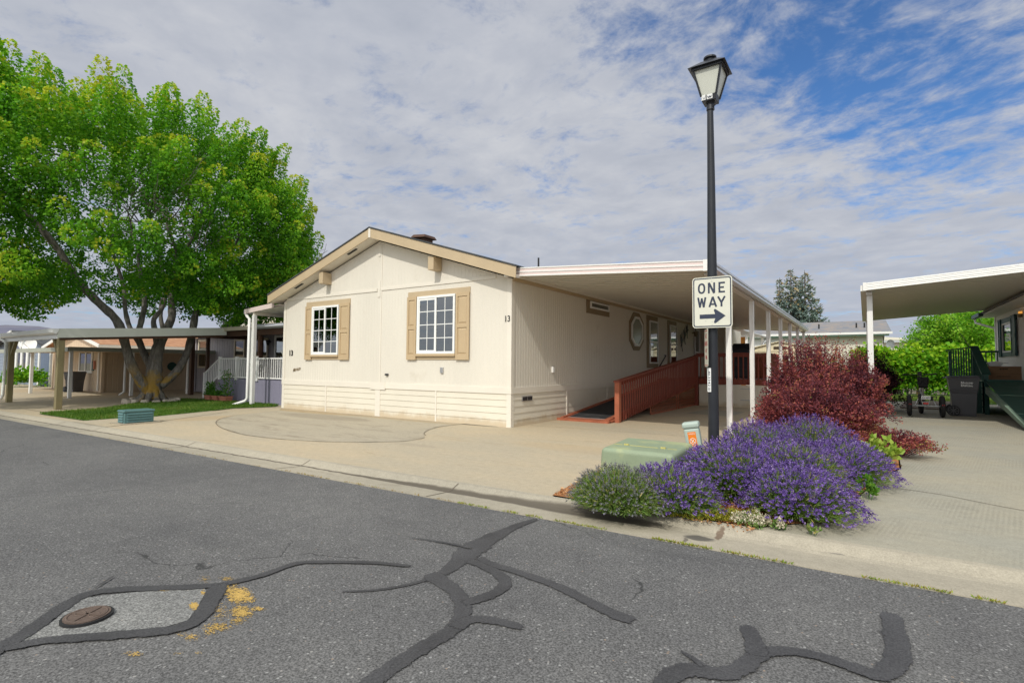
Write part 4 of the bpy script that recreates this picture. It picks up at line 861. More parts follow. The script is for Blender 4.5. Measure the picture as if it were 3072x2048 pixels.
# ONE WAY sign
SX, SY, SZ, SWd, SH = -1.505, PY-.105, 2.055, .457, .61
sg = thing('street_sign', 'white ONE WAY sign with a black arrow pointing right, bolted to the lamp post', 'street sign', (SX, SY, SZ))
def rrect(x0, x1, z0, z1, r, n=6):
    out = []
    for cx, cz, a0 in ((x1-r, z0+r, -90), (x1-r, z1-r, 0), (x0+r, z1-r, 90), (x0+r, z0+r, 180)):
        for i in range(n+1): a = R(a0+90*i/n); out.append((cx+r*math.cos(a), cz+r*math.sin(a)))
    return out
x0, x1, z0, z1 = SX-SWd/2, SX+SWd/2, SZ-SH/2, SZ+SH/2
b = MB(); b.prism([(x, SY, z) for x, z in rrect(x0, x1, z0, z1, .038)], (0, .004, 0)); b.build('plate', m_signw, sg)
b = MB(); o1, o2 = rrect(x0+.011, x1-.011, z0+.011, z1-.011, .03), rrect(x0+.024, x1-.024, z0+.024, z1-.024, .02)
for i in range(len(o1)):
    j = (i+1) % len(o1); b.quad((o1[i][0], SY-.001, o1[i][1]), (o1[j][0], SY-.001, o1[j][1]), (o2[j][0], SY-.001, o2[j][1]), (o2[i][0], SY-.001, o2[i][1]))
b.build('border', m_ink, sg)
fx = lambda f: x0+f*SWd; fz = lambda f: z1-f*SH
def stroke(b, pts, w):
    for p, q in zip(pts, pts[1:]):
        p = Vector((p[0], p[1])); q = Vector((q[0], q[1])); d = (q-p).normalized(); n = Vector((-d.y, d.x))*w/2
        b.quad(*[(fxx, SY-.0012-.0001*len(b.f), fzz) for fxx, fzz in ((p-n), (q-n), (q+n), (p+n))])
def sign_word(word, cells, za, zc_, w):
    for ch, (a, c_) in zip(word, cells):
        b = MB(); L, Rr, B, T = fx(a), fx(c_), fz(zc_), fz(za); h = w/2; m_ = (L+Rr)/2
        if ch == 'O':
            n = 28; cx, cz, rx, rz_ = m_, (B+T)/2, (Rr-L)/2, (T-B)/2; e = lambda k, dx: (cx+(rx-dx)*math.copysign(abs(math.cos(k))**.85, math.cos(k)), cz+(rz_-dx)*math.copysign(abs(math.sin(k))**.85, math.sin(k)))
            for i in range(n):
                k0, k1 = 2*math.pi*i/n, 2*math.pi*(i+1)/n; p = [e(k0, 0), e(k1, 0), e(k1, w), e(k0, w)]; b.quad(*[(x, SY-.0012, z) for x, z in p])
        elif ch == 'N': stroke(b, [(L+h, B), (L+h, T)], w); stroke(b, [(L+h*1.2, T), (Rr-h*1.2, B)], w*1.1); stroke(b, [(Rr-h, B), (Rr-h, T)], w)
        elif ch == 'E': stroke(b, [(L+h, B), (L+h, T)], w); stroke(b, [(L, T-h), (Rr, T-h)], w); stroke(b, [(L, B+h), (Rr, B+h)], w); stroke(b, [(L, (B+T)/2), (Rr-.012, (B+T)/2)], w)
        elif ch == 'W':
            q = (Rr-L); stroke(b, [(L+h, T), (L+q*.30, B)], w); stroke(b, [(L+q*.30, B), (m_, T-.01)], w*.9); stroke(b, [(m_, T-.01), (L+q*.70, B)], w*.9); stroke(b, [(L+q*.70, B), (Rr-h, T)], w)
        elif ch == 'A': stroke(b, [(L+h, B), (m_, T)], w); stroke(b, [(m_, T), (Rr-h, B)], w); stroke(b, [(L+(Rr-L)*.22, B+(T-B)*.27), (Rr-(Rr-L)*.22, B+(T-B)*.27)], w*.9)
        elif ch == 'Y': stroke(b, [(L+h, T), (m_, (B+T)/2-.01)], w); stroke(b, [(Rr-h, T), (m_, (B+T)/2-.01)], w); stroke(b, [(m_, B), (m_, (B+T)/2)], w)
        b.build('letter', m_ink, sg)
sign_word('ONE', ((.145, .335), (.40, .582), (.665, .825)), .115, .325, .021)
sign_word('WAY', ((.125, .36), (.41, .63), (.625, .845)), .395, .595, .022)
b = MB(); ar = [(.185, .735), (.575, .735), (.545, .665), (.55, .645), (.57, .635), (.59, .64), (.835, .775), (.59, .912), (.57, .915), (.55, .905), (.545, .885), (.58, .82), (.185, .82)]
b.add([(fx(a), SY-.0015, fz(c_)) for a, c_ in ar][::-1], [tuple(range(len(ar)))]); b.build('arrow', m_ink, sg)
b = MB()
for a, c_ in ((.5, .035), (.5, .09), (.5, .885), (.5, .945), (.34, .865), (.66, .24), (.66, .9)): b.disc((fx(a), SY-.002, fz(c_)), (0, 1, 0), .0045, .003, 8)
b.build('bolt', m_steel, sg)
b = MB(); b.box(SX-.05, SX+.03, SY+.005, PY-.055, SZ+.20, SZ+.23); b.box(SX-.05, SX+.03, SY+.005, PY-.055, SZ-.25, SZ-.22); b.build('bracket', m_signback, sg)
# NO PARKING sign, almost edge on
n_ = np.array([-.935, -.353]); tx = np.array([.353, -.935])     # face normal and reading direction
c0 = np.array([PX, PY])+n_*.072
ps = thing('parking_sign', 'narrow NO PARKING sign almost edge on, on the lamp post under ONE WAY', 'street sign', (c0[0], c0[1], 1.51))
def onp(s, z, off=0): p = c0+tx*s+n_*off; return (p[0], p[1], z)
b = MB(); pts = rrect(-.1525, .1525, 1.285, 1.74, .03, 4); b.prism([onp(s, z) for s, z in pts], (n_[0]*.003, n_[1]*.003, 0)); b.build('plate', m_signw, ps)
for body, z, w, h in (('NO', 1.625, .13, .06), ('PARKING', 1.535, .25, .06), ('ANY', 1.455, .15, .05), ('TIME', 1.375, .17, .05)):
    text(body, m_red, onp(-w/2, z, .0045), (tx[0], tx[1], 0), (0, 0, 1), w, h, ps, th=0, bold=.015)
b = MB()
for z in (1.715, 1.30): b.quad(onp(-.13, z, .0045), onp(.13, z, .0045), onp(.13, z+.008, .0045), onp(-.13, z+.008, .0045))
b.build('border', m_red, ps)
# ================================================================== UTILITY BOXES
t = thing('utility_box', 'low olive green fibreglass utility box with a domed lid, behind the half faded lavender', 'utility box', (-1.95, 5.5, 0))
ux0, ux1, uy0, uy1, uz = -2.34, -1.575, 5.18, 5.92, .455
b = MB(); b.hexa([(ux0-.02, uy0-.02, 0), (ux1+.02, uy0-.02, 0), (ux1+.02, uy1+.02, 0), (ux0-.02, uy1+.02, 0)], [(ux0, uy0, uz-.03), (ux1, uy0, uz-.03), (ux1, uy1, uz+.0), (ux0, uy1, uz+.0)]); bb = b.build('body', m_utilg, t, .045)
bb.modifiers[0].segments = 5
b = MB(); o1 = [(ux0+.37+.25*math.cos(a), .02+.24*math.sin(a)) for a in [math.pi*i/16 for i in range(17)]]; o2 = [(ux0+.37+.20*math.cos(a), .02+.185*math.sin(a)) for a in [math.pi*i/16 for i in range(17)]]
fy = lambda z: uy0-.02+.02*z/(uz-.03)-.004
for i in range(16): b.hexa([(o1[i][0], fy(o1[i][1]), o1[i][1]), (o1[i+1][0], fy(o1[i+1][1]), o1[i+1][1]), (o2[i+1][0], fy(o2[i+1][1]), o2[i+1][1]), (o2[i][0], fy(o2[i][1]), o2[i][1])], [(o1[i][0], fy(o1[i][1])+.02, o1[i][1]), (o1[i+1][0], fy(o1[i+1][1])+.02, o1[i+1][1]), (o2[i+1][0], fy(o2[i+1][1])-.008, o2[i+1][1]), (o2[i][0], fy(o2[i][1])-.008, o2[i][1])])
b.build('embossed_arch', m_utilg, t)
b = MB(); ztp = lambda y: uz-.03+.03*(y-uy0)/(uy1-uy0)+.002; yh = uy0+.26
for xa, xb in ((ux0+.05, ux0+.14), (ux0+.22, ux0+.53), (ux0+.63, ux1-.04)): b.box(xa, xb, yh-.004, yh+.004, ztp(yh)-.004, ztp(yh)+.001)
for xa in (ux0+.16, ux0+.56): b.box(xa, xa+.05, yh-.012, yh+.012, ztp(yh)-.002, ztp(yh)+.012)
b.build('hinge', m_hinge, t)
t = thing('cable_pedestal', 'pale grey green leaning cable pedestal with an orange warning sticker beside the lamp post', 'utility pedestal', (-1.64, 6.33, 0))
qx, qy = -1.60, 6.30; tl = Matrix.Translation((qx, qy, 0)) @ Matrix.Rotation(R(-9), 4, 'Y') @ Matrix.Rotation(R(3), 4, 'X') @ Matrix.Rotation(R(8), 4, 'Z')
b = MB(); b.box(-.085, .085, -.065, .065, -.05, .585); o = b.build('body', m_ped, t, .02); o.data.transform(tl)
b = MB(); b.box(-.095, .095, -.075, .075, .585, .655); o = b.build('cap', m_ped, t, .022); o.data.transform(tl)
b = MB(); b.box(-.045, .045, -.0675, -.0655, .33, .545); s1 = b.build('warning_sticker', m_orange, t); s1.data.transform(tl)
o = text('WARNING', m_stkwhite, (-.036, -.0685, .515), (1, 0, 0), (0, 0, 1), .072, .018, s1); o.data.transform(tl)
b = MB(); b.torus((0, -.068, .44), (0, 1, 0), .032, .0035, 24, 4); b.beam((-.022, -.068, .462), (.022, -.068, .418), .006, .003, (0, 1, 0)); b.beam((-.012, -.068, .425), (.010, -.068, .452), .009, .003, (0, 1, 0))
for i in range(4): b.box(-.03, .03, -.0688, -.0676, .352+.012*i, .356+.012*i)
o = b.build('warning_symbol', m_stkwhite, s1); o.data.transform(tl)
t = thing('utility_cabinet', 'low teal green louvred utility cabinet at the kerb below the maple', 'utility box', (-13.0, 5.0, 0))
cx0, cx1, cy0, cy1, cz = -13.06, -12.74, 4.62, 5.17, .29
b = MB(); b.box(cx0, cx1, cy0, cy1, .0, cz-.05); b.box(cx0-.015, cx1+.015, cy0-.015, cy1+.015, cz-.05, cz); b.build('case', m_utilt, t, .018)
b = MB()
for i in range(4):
    z = .045+.052*i; b.hexa([(cx1, cy0+.04, z), (cx1+.022, cy0+.04, z), (cx1+.022, cy1-.04, z), (cx1, cy1-.04, z)], [(cx1, cy0+.04, z+.035), (cx1+.006, cy0+.04, z+.03), (cx1+.006, cy1-.04, z+.03), (cx1, cy1-.04, z+.035)])
    b.hexa([(cx0+.04, cy0-.022, z), (cx1-.04, cy0-.022, z), (cx1-.04, cy0, z), (cx0+.04, cy0, z)], [(cx0+.04, cy0-.006, z+.03), (cx1-.04, cy0-.006, z+.03), (cx1-.04, cy0, z+.035), (cx0+.04, cy0, z+.035)])
b.box(cx1, cx1+.012, 4.885, 4.905, .03, .245)
b.build('louvre', m_utilt, t)
b = MB(); b.box(-13.2, -12.64, 4.52, 5.28, -.02, .022); struct(b.build('cabinet_pad', m_patch))
# ================================================================== LEFT NEIGHBOURS
# lavender grey house with porch
LH = thing('porch_house', 'lavender grey house with a white railed porch behind the maple and the small awning', 'house', (-19, 11.8, 0))
b = MB(); b.box(-25.05, -14.9, 11.83, 22, 0, 2.45); grooved(b, (-25.08, 11.8), (-14.9, 11.8), .03, 2.40, .2, .012, .03); grooved(b, (-25.08, 22), (-25.08, 11.8), .03, 2.4, .2, .012, .03); b.build('wall', m_lav, LH)
b = MB(); b.box(-25.16, -25.02, 11.74, 11.86, 0, 2.4); b.build('corner_board', m_lav, LH)
def simplewin(parent, x0, x1, z0, z1, y, frame, glass=m_glassd, fr=.08, name='window', mid=None):
    b = MB(); b.box(x0, x1, y-.05, y, z1-fr, z1); b.box(x0, x1, y-.05, y, z0, z0+fr); b.box(x0, x0+fr, y-.05, y, z0+fr, z1-fr); b.box(x1-fr, x1, y-.05, y, z0+fr, z1-fr)
    if mid == 'h': b.box(x0+fr, x1-fr, y-.045, y, (z0+z1)/2-.035, (z0+z1)/2+.035)
    if mid == 'v': b.box((x0+x1)/2-.05, (x0+x1)/2+.05, y-.045, y, z0+fr, z1-fr)
    w = b.build(name, frame, parent); b = MB(); b.box(x0+fr, x1-fr, y-.025, y-.015, z0+fr, z1-fr); b.build('pane', glass, w)
    b = MB(); b.quad((x0+fr, y-.004, z0+fr), (x1-fr, y-.004, z0+fr), (x1-fr, y-.004, z1-fr), (x0+fr, y-.004, z1-fr)); b.build('room_dark_sheet', m_roomdark, w); return w  # dark sheet on the wall face in place of a shaded room
simplewin(LH, -24.85, -24.05, 1.07, 2.33, 11.79, m_beigetrim, mid='h')
simplewin(LH, -21.85, -21.05, 1.50, 2.29, 11.79, m_beigetrim); simplewin(LH, -20.4, -19.4, 1.50, 2.29, 11.79, m_beigetrim)
d_ = simplewin(LH, -18.95, -18.0, .78, 2.38, 11.79, m_white, fr=.09, name='door'); b = MB(); b.box(-18.85, -18.1, 11.745, 11.78, .8, 1.45); b.build('door_panel', m_whitewall, d_)
b = MB(); b.tube([(-19.25, 11.78, 2.12), (-19.25, 11.66, 2.18)], .02, 6); b.tube([(-19.25, 11.66, 2.0), (-19.25, 11.66, 2.2)], [.05, .085], 8); b.build('wall_lantern', m_ironlet, LH)
# porch floor, skirt, stair, rail, posts, roof
b = MB(); b.box(-18.75, -14.9, 9.62, 11.8, .66, .76); b.build('porch_floor', m_lav2, LH)
b = MB(); grooved(b, (-18.75, 9.62), (-14.9, 9.62), -.1, .66, .3, .012, .03); b.box(-18.74, -14.9, 9.65, 9.7, -.1, .66); grooved(b, (-18.75, 11.8), (-18.75, 9.62), 0, .66, .3, .012, .03); b.build('porch_skirt', m_lav2, LH)
for i in range(4):
    b = MB(); b.box(-19.55+.2*i, -19.35+.2*i, 9.68, 10.9, 0, .17*(i+1)); b.build('stair_step', m_lav2, LH)
b = MB(); b.box(-18.75, -14.9, 9.59, 9.64, 1.43, 1.47); b.box(-18.75, -14.9, 9.595, 9.635, .80, .84)
for x in (-18.76, -17.67, -16.4): b.box(x-.045, x+.045, 9.57, 9.66, .72, 1.52)
b.beam((-18.80, 9.62, 1.45), (-19.80, 9.62, .92), .045, .045); b.beam((-18.80, 9.62, .86), (-19.62, 9.62, .42), .04, .04); b.box(-19.84, -19.76, 9.58, 9.66, .05, .95)
rl = b.build('porch_rail', m_whitewall, LH)
b = MB(); b.box(-18.60, -18.575, 9.605, 9.63, .83, 1.44); fb = b.build('baluster', m_whitewall, LH); copies(fb, LH, [(.118*i, 0, 0) for i in range(1, 31)] + [(-.115*i-.26, 0, -.53*(.115*i+.06)) for i in range(0, 8)])
for x, y, z0 in ((-19.85, 9.72, 0), (-16.40, 9.66, .76), (-18.95+.05, 11.2, 0.76), (-14.95, 9.66, .7)):
    b = MB(); b.box(x-.05, x+.05, y-.05, y+.05, z0, 2.3); b.build('porch_post', m_brownwood, LH, .004)
b = MB(); b.box(-20.0, -14.9, 9.60, 9.68, 2.21, 2.40); b.box(-20.0, -19.9, 9.6, 11.8, 2.21, 2.4); b.build('porch_beam', m_brownwood, LH)
b = MB(); b.hexa([(-20.3, 9.45, 2.40), (-14.6, 9.45, 2.40), (-14.6, 11.9, 2.62), (-20.3, 11.9, 2.62)], [(-20.3, 9.45, 2.46), (-14.6, 9.45, 2.46), (-14.6, 11.9, 2.68), (-20.3, 11.9, 2.68)]); b.build('porch_roof', m_roofmetal, LH)
b = MB(); b.box(-18.5, -16.35, 9.36, 9.45, 2.38, 2.50); b.build('gutter', m_beigetrim, LH)
b = MB(); b.hexa([(-16.35, 9.33, 2.44), (-14.6, 9.33, 2.44), (-14.6, 10.6, 2.62), (-16.35, 10.6, 2.62)], [(-16.35, 9.33, 2.52), (-14.6, 9.33, 2.52), (-14.6, 10.6, 2.69), (-16.35, 10.6, 2.69)]); b.build('roof_sheet', m_gutter, LH)
b = MB(); b.tube([(-16.62, 9.5, 2.4), (-16.62, 9.5, .95), (-16.7, 9.55, .8), (-16.72, 9.56, .05)], .035, 8); b.build('downspout', m_white, LH)
b = MB(); b.prism([(-25.5, 11.5, 2.42), (-14.6, 11.5, 2.42), (-14.6, 15.5, 3.3), (-25.5, 15.5, 3.3)], (0, 0, .06)); b.prism([(-25.5, 15.5, 3.3), (-14.6, 15.5, 3.3), (-14.6, 19.5, 2.42), (-25.5, 19.5, 2.42)], (0, 0, .06)); b.build('roof', m_shingle, LH)
# house behind, only its gable seen above the porch
gb = thing('gable_house', 'pale gabled house showing above the porch roof between the tree and the awning', 'house', (-35, 21, 0))
b = MB(); b.prism([(-37.9, 20, 0), (-29.5, 20, 0), (-29.5, 20, 3.9), (-33.7, 20, 5.0), (-37.9, 20, 3.9)], (0, 10, 0)); b.build('wall', m_backwall, gb)
b = MB()
for xa, za, xb, zb_ in ((-38.4, 3.82, -33.7, 5.08), (-33.7, 5.08, -29, 3.82)): b.prism([(xa, 19.6, za), (xb, 19.6, zb_), (xb, 19.6, zb_+.12), (xa, 19.6, za+.12)], (0, 10.5, 0))
b.build('roof', m_shingle, gb)
b = MB(); b.box(-38.3, -37.75, 19.7, 20.1, 3.95, 4.32); b.build('chimney', m_black, gb)
# planters before the porch
specs = [((-18.55, 9.22), 'first terracotta trough from the stair, with a bushy green plant', .34, 0), ((-18.12, 9.24), 'middle terracotta trough between two others, with low leaves', .30, 1), ((-17.63, 9.26), 'terracotta trough nearest the white downspout, with tall stems', .42, 2)]
for (px_, py_), lab, wd, kind in specs:
    t = thing('planter', lab, 'planter', (px_, py_, 0), 'terracotta troughs by the porch')
    b = MB(); h = .20; b.hexa([(px_-wd/2+.02, py_-.10, 0), (px_+wd/2-.02, py_-.10, 0), (px_+wd/2-.02, py_+.10, 0), (px_-wd/2+.02, py_+.10, 0)], [(px_-wd/2, py_-.12, h), (px_+wd/2, py_-.12, h), (px_+wd/2, py_+.12, h), (px_-wd/2, py_+.12, h)])
    b.box(px_-wd/2-.01, px_+wd/2+.01, py_-.13, py_+.13, h-.045, h); b.build('trough', m_terra, t)
    n = (420, 200, 300)[kind]; q = np.column_stack([RG.uniform(px_-wd/2, px_+wd/2, n), RG.normal(py_, .06, n), h+RG.uniform(0, 1, n)**1.2*(.42, .14, .85)[kind]])
    if kind == 2: q[:, 0] = px_+np.round((q[:, 0]-px_)/.13)*.13+RG.normal(0, .03, n)
    D = rv(n); D[:, 2] += .6; o = leaves('foliage', q, D, rv(n), RG.uniform(.06, .14, n), RG.uniform(.02, .04, n), RG.uniform(0, .6, n), f_leafy, t)
    if kind == 2:
        b = MB()
        for dx in (-.13, 0, .13): b.tube([(px_+dx, py_, h), (px_+dx*1.3, py_+.02, h+.8)], .008, 5)
        b.build('stem', m_timber, t)
t = thing('plant_pot', 'black plastic pot left of the terracotta troughs', 'plant pot', (-18.95, 9.35, 0)); b = MB(); b.tube([(-18.95, 9.35, 0), (-18.95, 9.35, .2), (-18.95, 9.35, .22)], [.11, .15, .15], 14); b.build('pot', m_black, t)
# timber carport in front
tc = thing('timber_carport', 'large carport with a pale fascia on weathered green timber posts, left of the maple', 'carport', (-21, 7, 0))
b = MB(); zc2 = lambda y: 2.14+.068*(y-5)
b.hexa([(-23.7, 4.95, zc2(4.95)-.02), (-18.12, 4.95, zc2(4.95)-.02), (-18.12, 9.6, zc2(9.6)-.02), (-23.7, 9.6, zc2(9.6)-.02)], [(-23.7, 4.95, zc2(4.95)+.04), (-18.12, 4.95, zc2(4.95)+.04), (-18.12, 9.6, zc2(9.6)+.04), (-23.7, 9.6, zc2(9.6)+.04)]); b.hexa([(-23.7, 9.6, zc2(9.6)-.02), (-20.35, 9.6, zc2(9.6)-.02), (-20.35, 10.9, zc2(10.9)-.02), (-23.7, 10.9, zc2(10.9)-.02)], [(-23.7, 9.6, zc2(9.6)+.04), (-20.35, 9.6, zc2(9.6)+.04), (-20.35, 10.9, zc2(10.9)+.04), (-23.7, 10.9, zc2(10.9)+.04)]); b.build('roof', m_roofmetal, tc)
b = MB(); pr = [(0, 0), (-.05, -.10), (-.12, -.06), (-.13, .05), (0, .05)]; b.prism([(-23.72, 4.95+y, 2.13+z) for y, z in pr], (5.66, 0, 0)); b.build('gutter', m_vinyl, tc)
b = MB(); b.box(-23.4, -18.2, 4.97, 5.06, 1.92, 2.06); b.build('front_beam', m_vinyl, tc)
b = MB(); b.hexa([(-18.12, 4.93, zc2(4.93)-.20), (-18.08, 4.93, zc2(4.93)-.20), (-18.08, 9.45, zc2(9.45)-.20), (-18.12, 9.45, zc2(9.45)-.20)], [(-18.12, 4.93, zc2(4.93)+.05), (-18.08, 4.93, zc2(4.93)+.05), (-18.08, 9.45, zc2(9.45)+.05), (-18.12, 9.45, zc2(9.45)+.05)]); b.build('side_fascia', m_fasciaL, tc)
b = MB(); b.beam((-18.22, 5.0, 1.92), (-18.22, 9.4, 2.21), .10, .09); b.build('side_beam', m_brownwood, tc)
for x, y in ((-22.68, 5.05), (-18.26, 5.06), (-22.68, 10.5)):
    b = MB(); b.box(x-.085, x+.085, y-.07, y+.07, 0, zc2(y)-.12); b.build('post', m_timber if y < 9 else m_brownwood, tc, .006)
for x, s_ in ((-22.68, 1), (-18.26, -1)):
    b = MB(); b.beam((x, 5.05, 1.42), (x+s_*.46, 5.05, 1.93), .09, .09, (0, 1, 0)); b.build('knee_brace', m_timber, tc)
b = MB(); b.tube([(-23.55, 4.84, 2.08), (-23.0, 4.95, 1.95), (-22.82, 4.95, 1.85), (-22.82, 4.93, .22), (-22.86, 4.9, .12), (-23.1, 4.8, .04)], .045, 8); b.build('downspout', m_vinyl, tc)
# tan house with orange brown roof and its flat carport
th = thing('tan_house', 'tan house with an orange brown roof seen behind the timber carport', 'house', (-30, 9, 0))
b = MB(); b.prism([(-33.4, 9.03, 0), (-27.33, 9.03, 0), (-27.33, 9.03, 2.0), (-30.4, 9.03, 2.62), (-33.4, 9.03, 2.0)], (0, 12, 0)); grooved(b, (-33.4, 9.0), (-27.3, 9.0), 0, lambda t_: 2.62-.205*abs(t_-3.0), .3, .012, .03, (3.0,)); b.build('wall', m_tanwall, th)
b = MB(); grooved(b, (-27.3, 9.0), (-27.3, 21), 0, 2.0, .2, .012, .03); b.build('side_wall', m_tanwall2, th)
for a_ in ((-27.40, -27.25), (-33.45, -33.3)): b = MB(); b.box(*a_, 8.97, 9.08, 0, 1.98); b.build('corner_board', m_tanwall, th)
b = MB()
b.prism([(-26.75, 8.7, 1.98), (-30.4, 8.7, 2.74), (-30.4, 8.7, 2.80), (-26.75, 8.7, 2.04)], (0, 12.5, 0)); b.prism([(-34.0, 8.7, 1.98), (-30.4, 8.7, 2.74), (-30.4, 8.7, 2.80), (-34.0, 8.7, 2.04)], (0, 12.5, 0)); b.build('roof', m_shingleo, th)
b = MB(); b.prism([(-26.74, 8.66, 1.90), (-30.4, 8.66, 2.66), (-30.4, 8.66, 2.80), (-26.74, 8.66, 2.04)], (0, .04, 0)); b.prism([(-34.0, 8.66, 1.90), (-30.4, 8.66, 2.66), (-30.4, 8.66, 2.80), (-34.0, 8.66, 2.04)], (0, .04, 0)); b.box(-26.77, -26.70, 8.66, 21, 1.90, 2.03); b.build('fascia', m_white, th)
simplewin(th, -29.85, -28.3, .80, 1.86, 8.99, m_vinyl, fr=.10, mid='v')
b = MB(); b.tube([(-27.5, 8.94, 1.9), (-27.5, 8.94, .05)], .04, 8); b.build('downspout', m_white, th)
b = MB(); b.box(-28.1, -27.98, 8.93, 8.99, .98, 1.35); b.build('meter_box', m_terra, th)
b = MB(); b.box(-28.3, -28.14, 8.95, 8.99, .92, 1.33); b.build('notice_panel', m_green, th)
b = MB(); b.disc((-27.28, 11.75, 1.12), (1, 0, 0), .20, .03, 24); o = b.build('wall_plaque', m_green, th)
fc = thing('flat_carport', 'thin flat white roofed carport in front of the tan house', 'carport', (-28, 8, 0))
b = MB(); b.box(-33.2, -23.5, 6.75, 12.6, 1.72, 1.80); b.build('roof', m_tanwall, fc)
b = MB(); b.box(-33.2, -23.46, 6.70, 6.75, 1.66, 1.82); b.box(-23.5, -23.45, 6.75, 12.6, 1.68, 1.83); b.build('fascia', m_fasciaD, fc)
for x, y in ((-23.62, 6.85), (-28.35, 6.95), (-23.62, 8.75), (-23.62, 10.8)):
    b = MB(); b.box(x-.06, x+.06, y-.05, y+.05, 0, 1.72); b.build('post', m_white, fc, .004)
b = MB(); b.tube([(-23.7, 8.55, 1.70), (-23.7, 8.55, .16), (-23.85, 8.45, .04)], .04, 8); b.build('downspout', m_white, fc)
def wheelie_bin(name, label, cx, cy, s, mat, word=None, yaw=0.0, grp=None):
    t = thing(name, label, 'bin', (cx, cy, 0), grp); tl = Matrix.Translation((cx, cy, 0)) @ Matrix.Rotation(yaw, 4, 'Z') @ Matrix.Scale(s, 4)
    def B(b, n, m, p, bv=0): o = b.build(n, m, p, bv); o.data.transform(tl); return o
    b = MB(); b.hexa([(-.25, -.27, .03), (.25, -.27, .03), (.25, .27, .03), (-.25, .27, .03)], [(-.275, -.30, .62), (.275, -.30, .62), (.275, .30, .62), (-.275, .30, .62)])
    b.hexa([(-.275, -.30, .62), (.275, -.30, .62), (.275, .30, .62), (-.275, .30, .62)], [(-.298, -.322, .72), (.298, -.322, .72), (.298, .322, .72), (-.298, .322, .72)])
    b.hexa([(-.298, -.322, .72), (.298, -.322, .72), (.298, .322, .72), (-.298, .322, .72)], [(-.33, -.35, 1.03), (.33, -.35, 1.03), (.33, .35, 1.03), (-.33, .35, 1.03)])
    b.box(-.345, .345, -.365, .365, 1.0, 1.045); b.box(-.255, .255, -.275, .275, 0, .03); body = B(b, 'body', mat, t, .012)
    b = MB(); b.hexa([(-.37, -.38, 1.046), (.35, -.38, 1.046), (.35, .38, 1.046), (-.37, .38, 1.046)], [(-.34, -.34, 1.075), (.31, -.34, 1.105), (.31, .34, 1.105), (-.34, .34, 1.075)]); b.tube([(-.40, -.26, 1.04), (-.40, .26, 1.04)], .018, 8); B(b, 'lid', mat, t, .01)
    for yy in (-.325, .325):
        b = MB(); b.disc((-.235, yy, .145), (0, 1, 0), .145, .05, 28); b.torus((-.235, yy-.026*(1 if yy < 0 else -1), .145), (0, 1, 0), .12, .012, 26, 6)
        wh_ = B(b, 'wheel', m_rubber, t); b = MB()
        for k in range(8): a = k*math.pi/4; b.beam((-.235, yy-.03*(1 if yy < 0 else -1), .145), (-.235+.11*math.cos(a), yy-.03*(1 if yy < 0 else -1), .145+.11*math.sin(a)), .02, .012, (0, 1, 0))
        b.torus((-.235, yy-.03*(1 if yy < 0 else -1), .145), (0, 1, 0), .118, .010, 24, 6); B(b, 'spokes', mat, wh_)
    if word:
        for q, (l0, rest) in enumerate(word):
            o = text(l0, m_vinyl, (-.06, -.352+.0005-.0*q, .885-.075*q), (1, 0, 0), (0, 0, 1), .055, .06, body, th=.004, bold=.03); o.data.transform(tl)
            o = text(rest, m_vinyl, (.003, -.352+.0005, .885-.075*q), (1, 0, 0), (0, 0, 1), .185, .044, body, th=.004, bold=.03); o.data.transform(tl)
    return t
wheelie_bin('wheelie_bin', 'dark grey wheeled bin by the tan house window, far left', -28.55, 8.45, .80, m_bin, None, R(20))
b_ = bpy.data.objects
# blue house with arched window
bh = thing('blue_house', 'blue grey house with a white arched window, far left', 'house', (-40, 9.5, 0))
b = MB(); b.prism([(-46, 9.53, 0), (-35.5, 9.53, 0), (-35.5, 9.53, 2.1), (-41, 9.53, 3.0), (-46, 9.53, 2.2)], (0, 10, 0)); lapped(b, (-46, 9.5), (-37.3, 9.5), 0, 2.2, 11, .02); b.build('wall', m_bluel, bh)
b = MB(); grooved(b, (-37.2, 9.48), (-35.5, 9.48), 0, 2.0, .3, .012, .03); b.build('garage_panel', m_blue, bh)
for a_ in ((-37.45, -37.2), (-35.6, -35.42)): b = MB(); b.box(*a_, 9.42, 9.5, 0, 1.95); b.build('corner_board', m_white, bh)
wf = MB()
wx0, wx1, wz0, wz1 = -42.45, -38.3, .66, 1.9
wf.box(wx0, wx1, 9.40, 9.49, wz0, wz0+.16); wf.box(wx0, wx1, 9.40, 9.49, wz1-.04, wz1+.12)
for i in range(5): x = wx0+(wx1-wx0)*i/4; wf.box(x-.16, x+.16, 9.41, 9.49, wz0+.16, wz1-.04)
n = 12
for i in range(n):
    a0, a1 = math.pi*i/n, math.pi*(i+1)/n; cx = (wx0+wx1)/2; q = [(cx+r_*math.cos(a)*1.0, wz1+.1+r_*math.sin(a)*.30) for r_, a in ((2.1, a0), (2.1, a1), (1.75, a1), (1.75, a0))]; wf.prism([(x, 9.41, z) for x, z in q], (0, .08, 0))
for a in (math.pi*.33, math.pi*.5, math.pi*.67): wf.beam(((wx0+wx1)/2, 9.44, wz1+.1), ((wx0+wx1)/2+1.9*math.cos(a), 9.44, wz1+.1+1.9*.3*math.sin(a)), .2, .06, (0, 1, 0))
w = wf.build('window', m_vinyl, bh)
b = MB(); b.box(wx0+.1, wx1-.1, 9.45, 9.47, wz0+.1, wz1+.05); b.prism([((wx0+wx1)/2+1.9*math.cos(math.pi*i/12), 9.46, wz1+.1+.57*math.sin(math.pi*i/12)) for i in range(13)], (0, .01, 0)); b.build('pane', m_glassd, w)
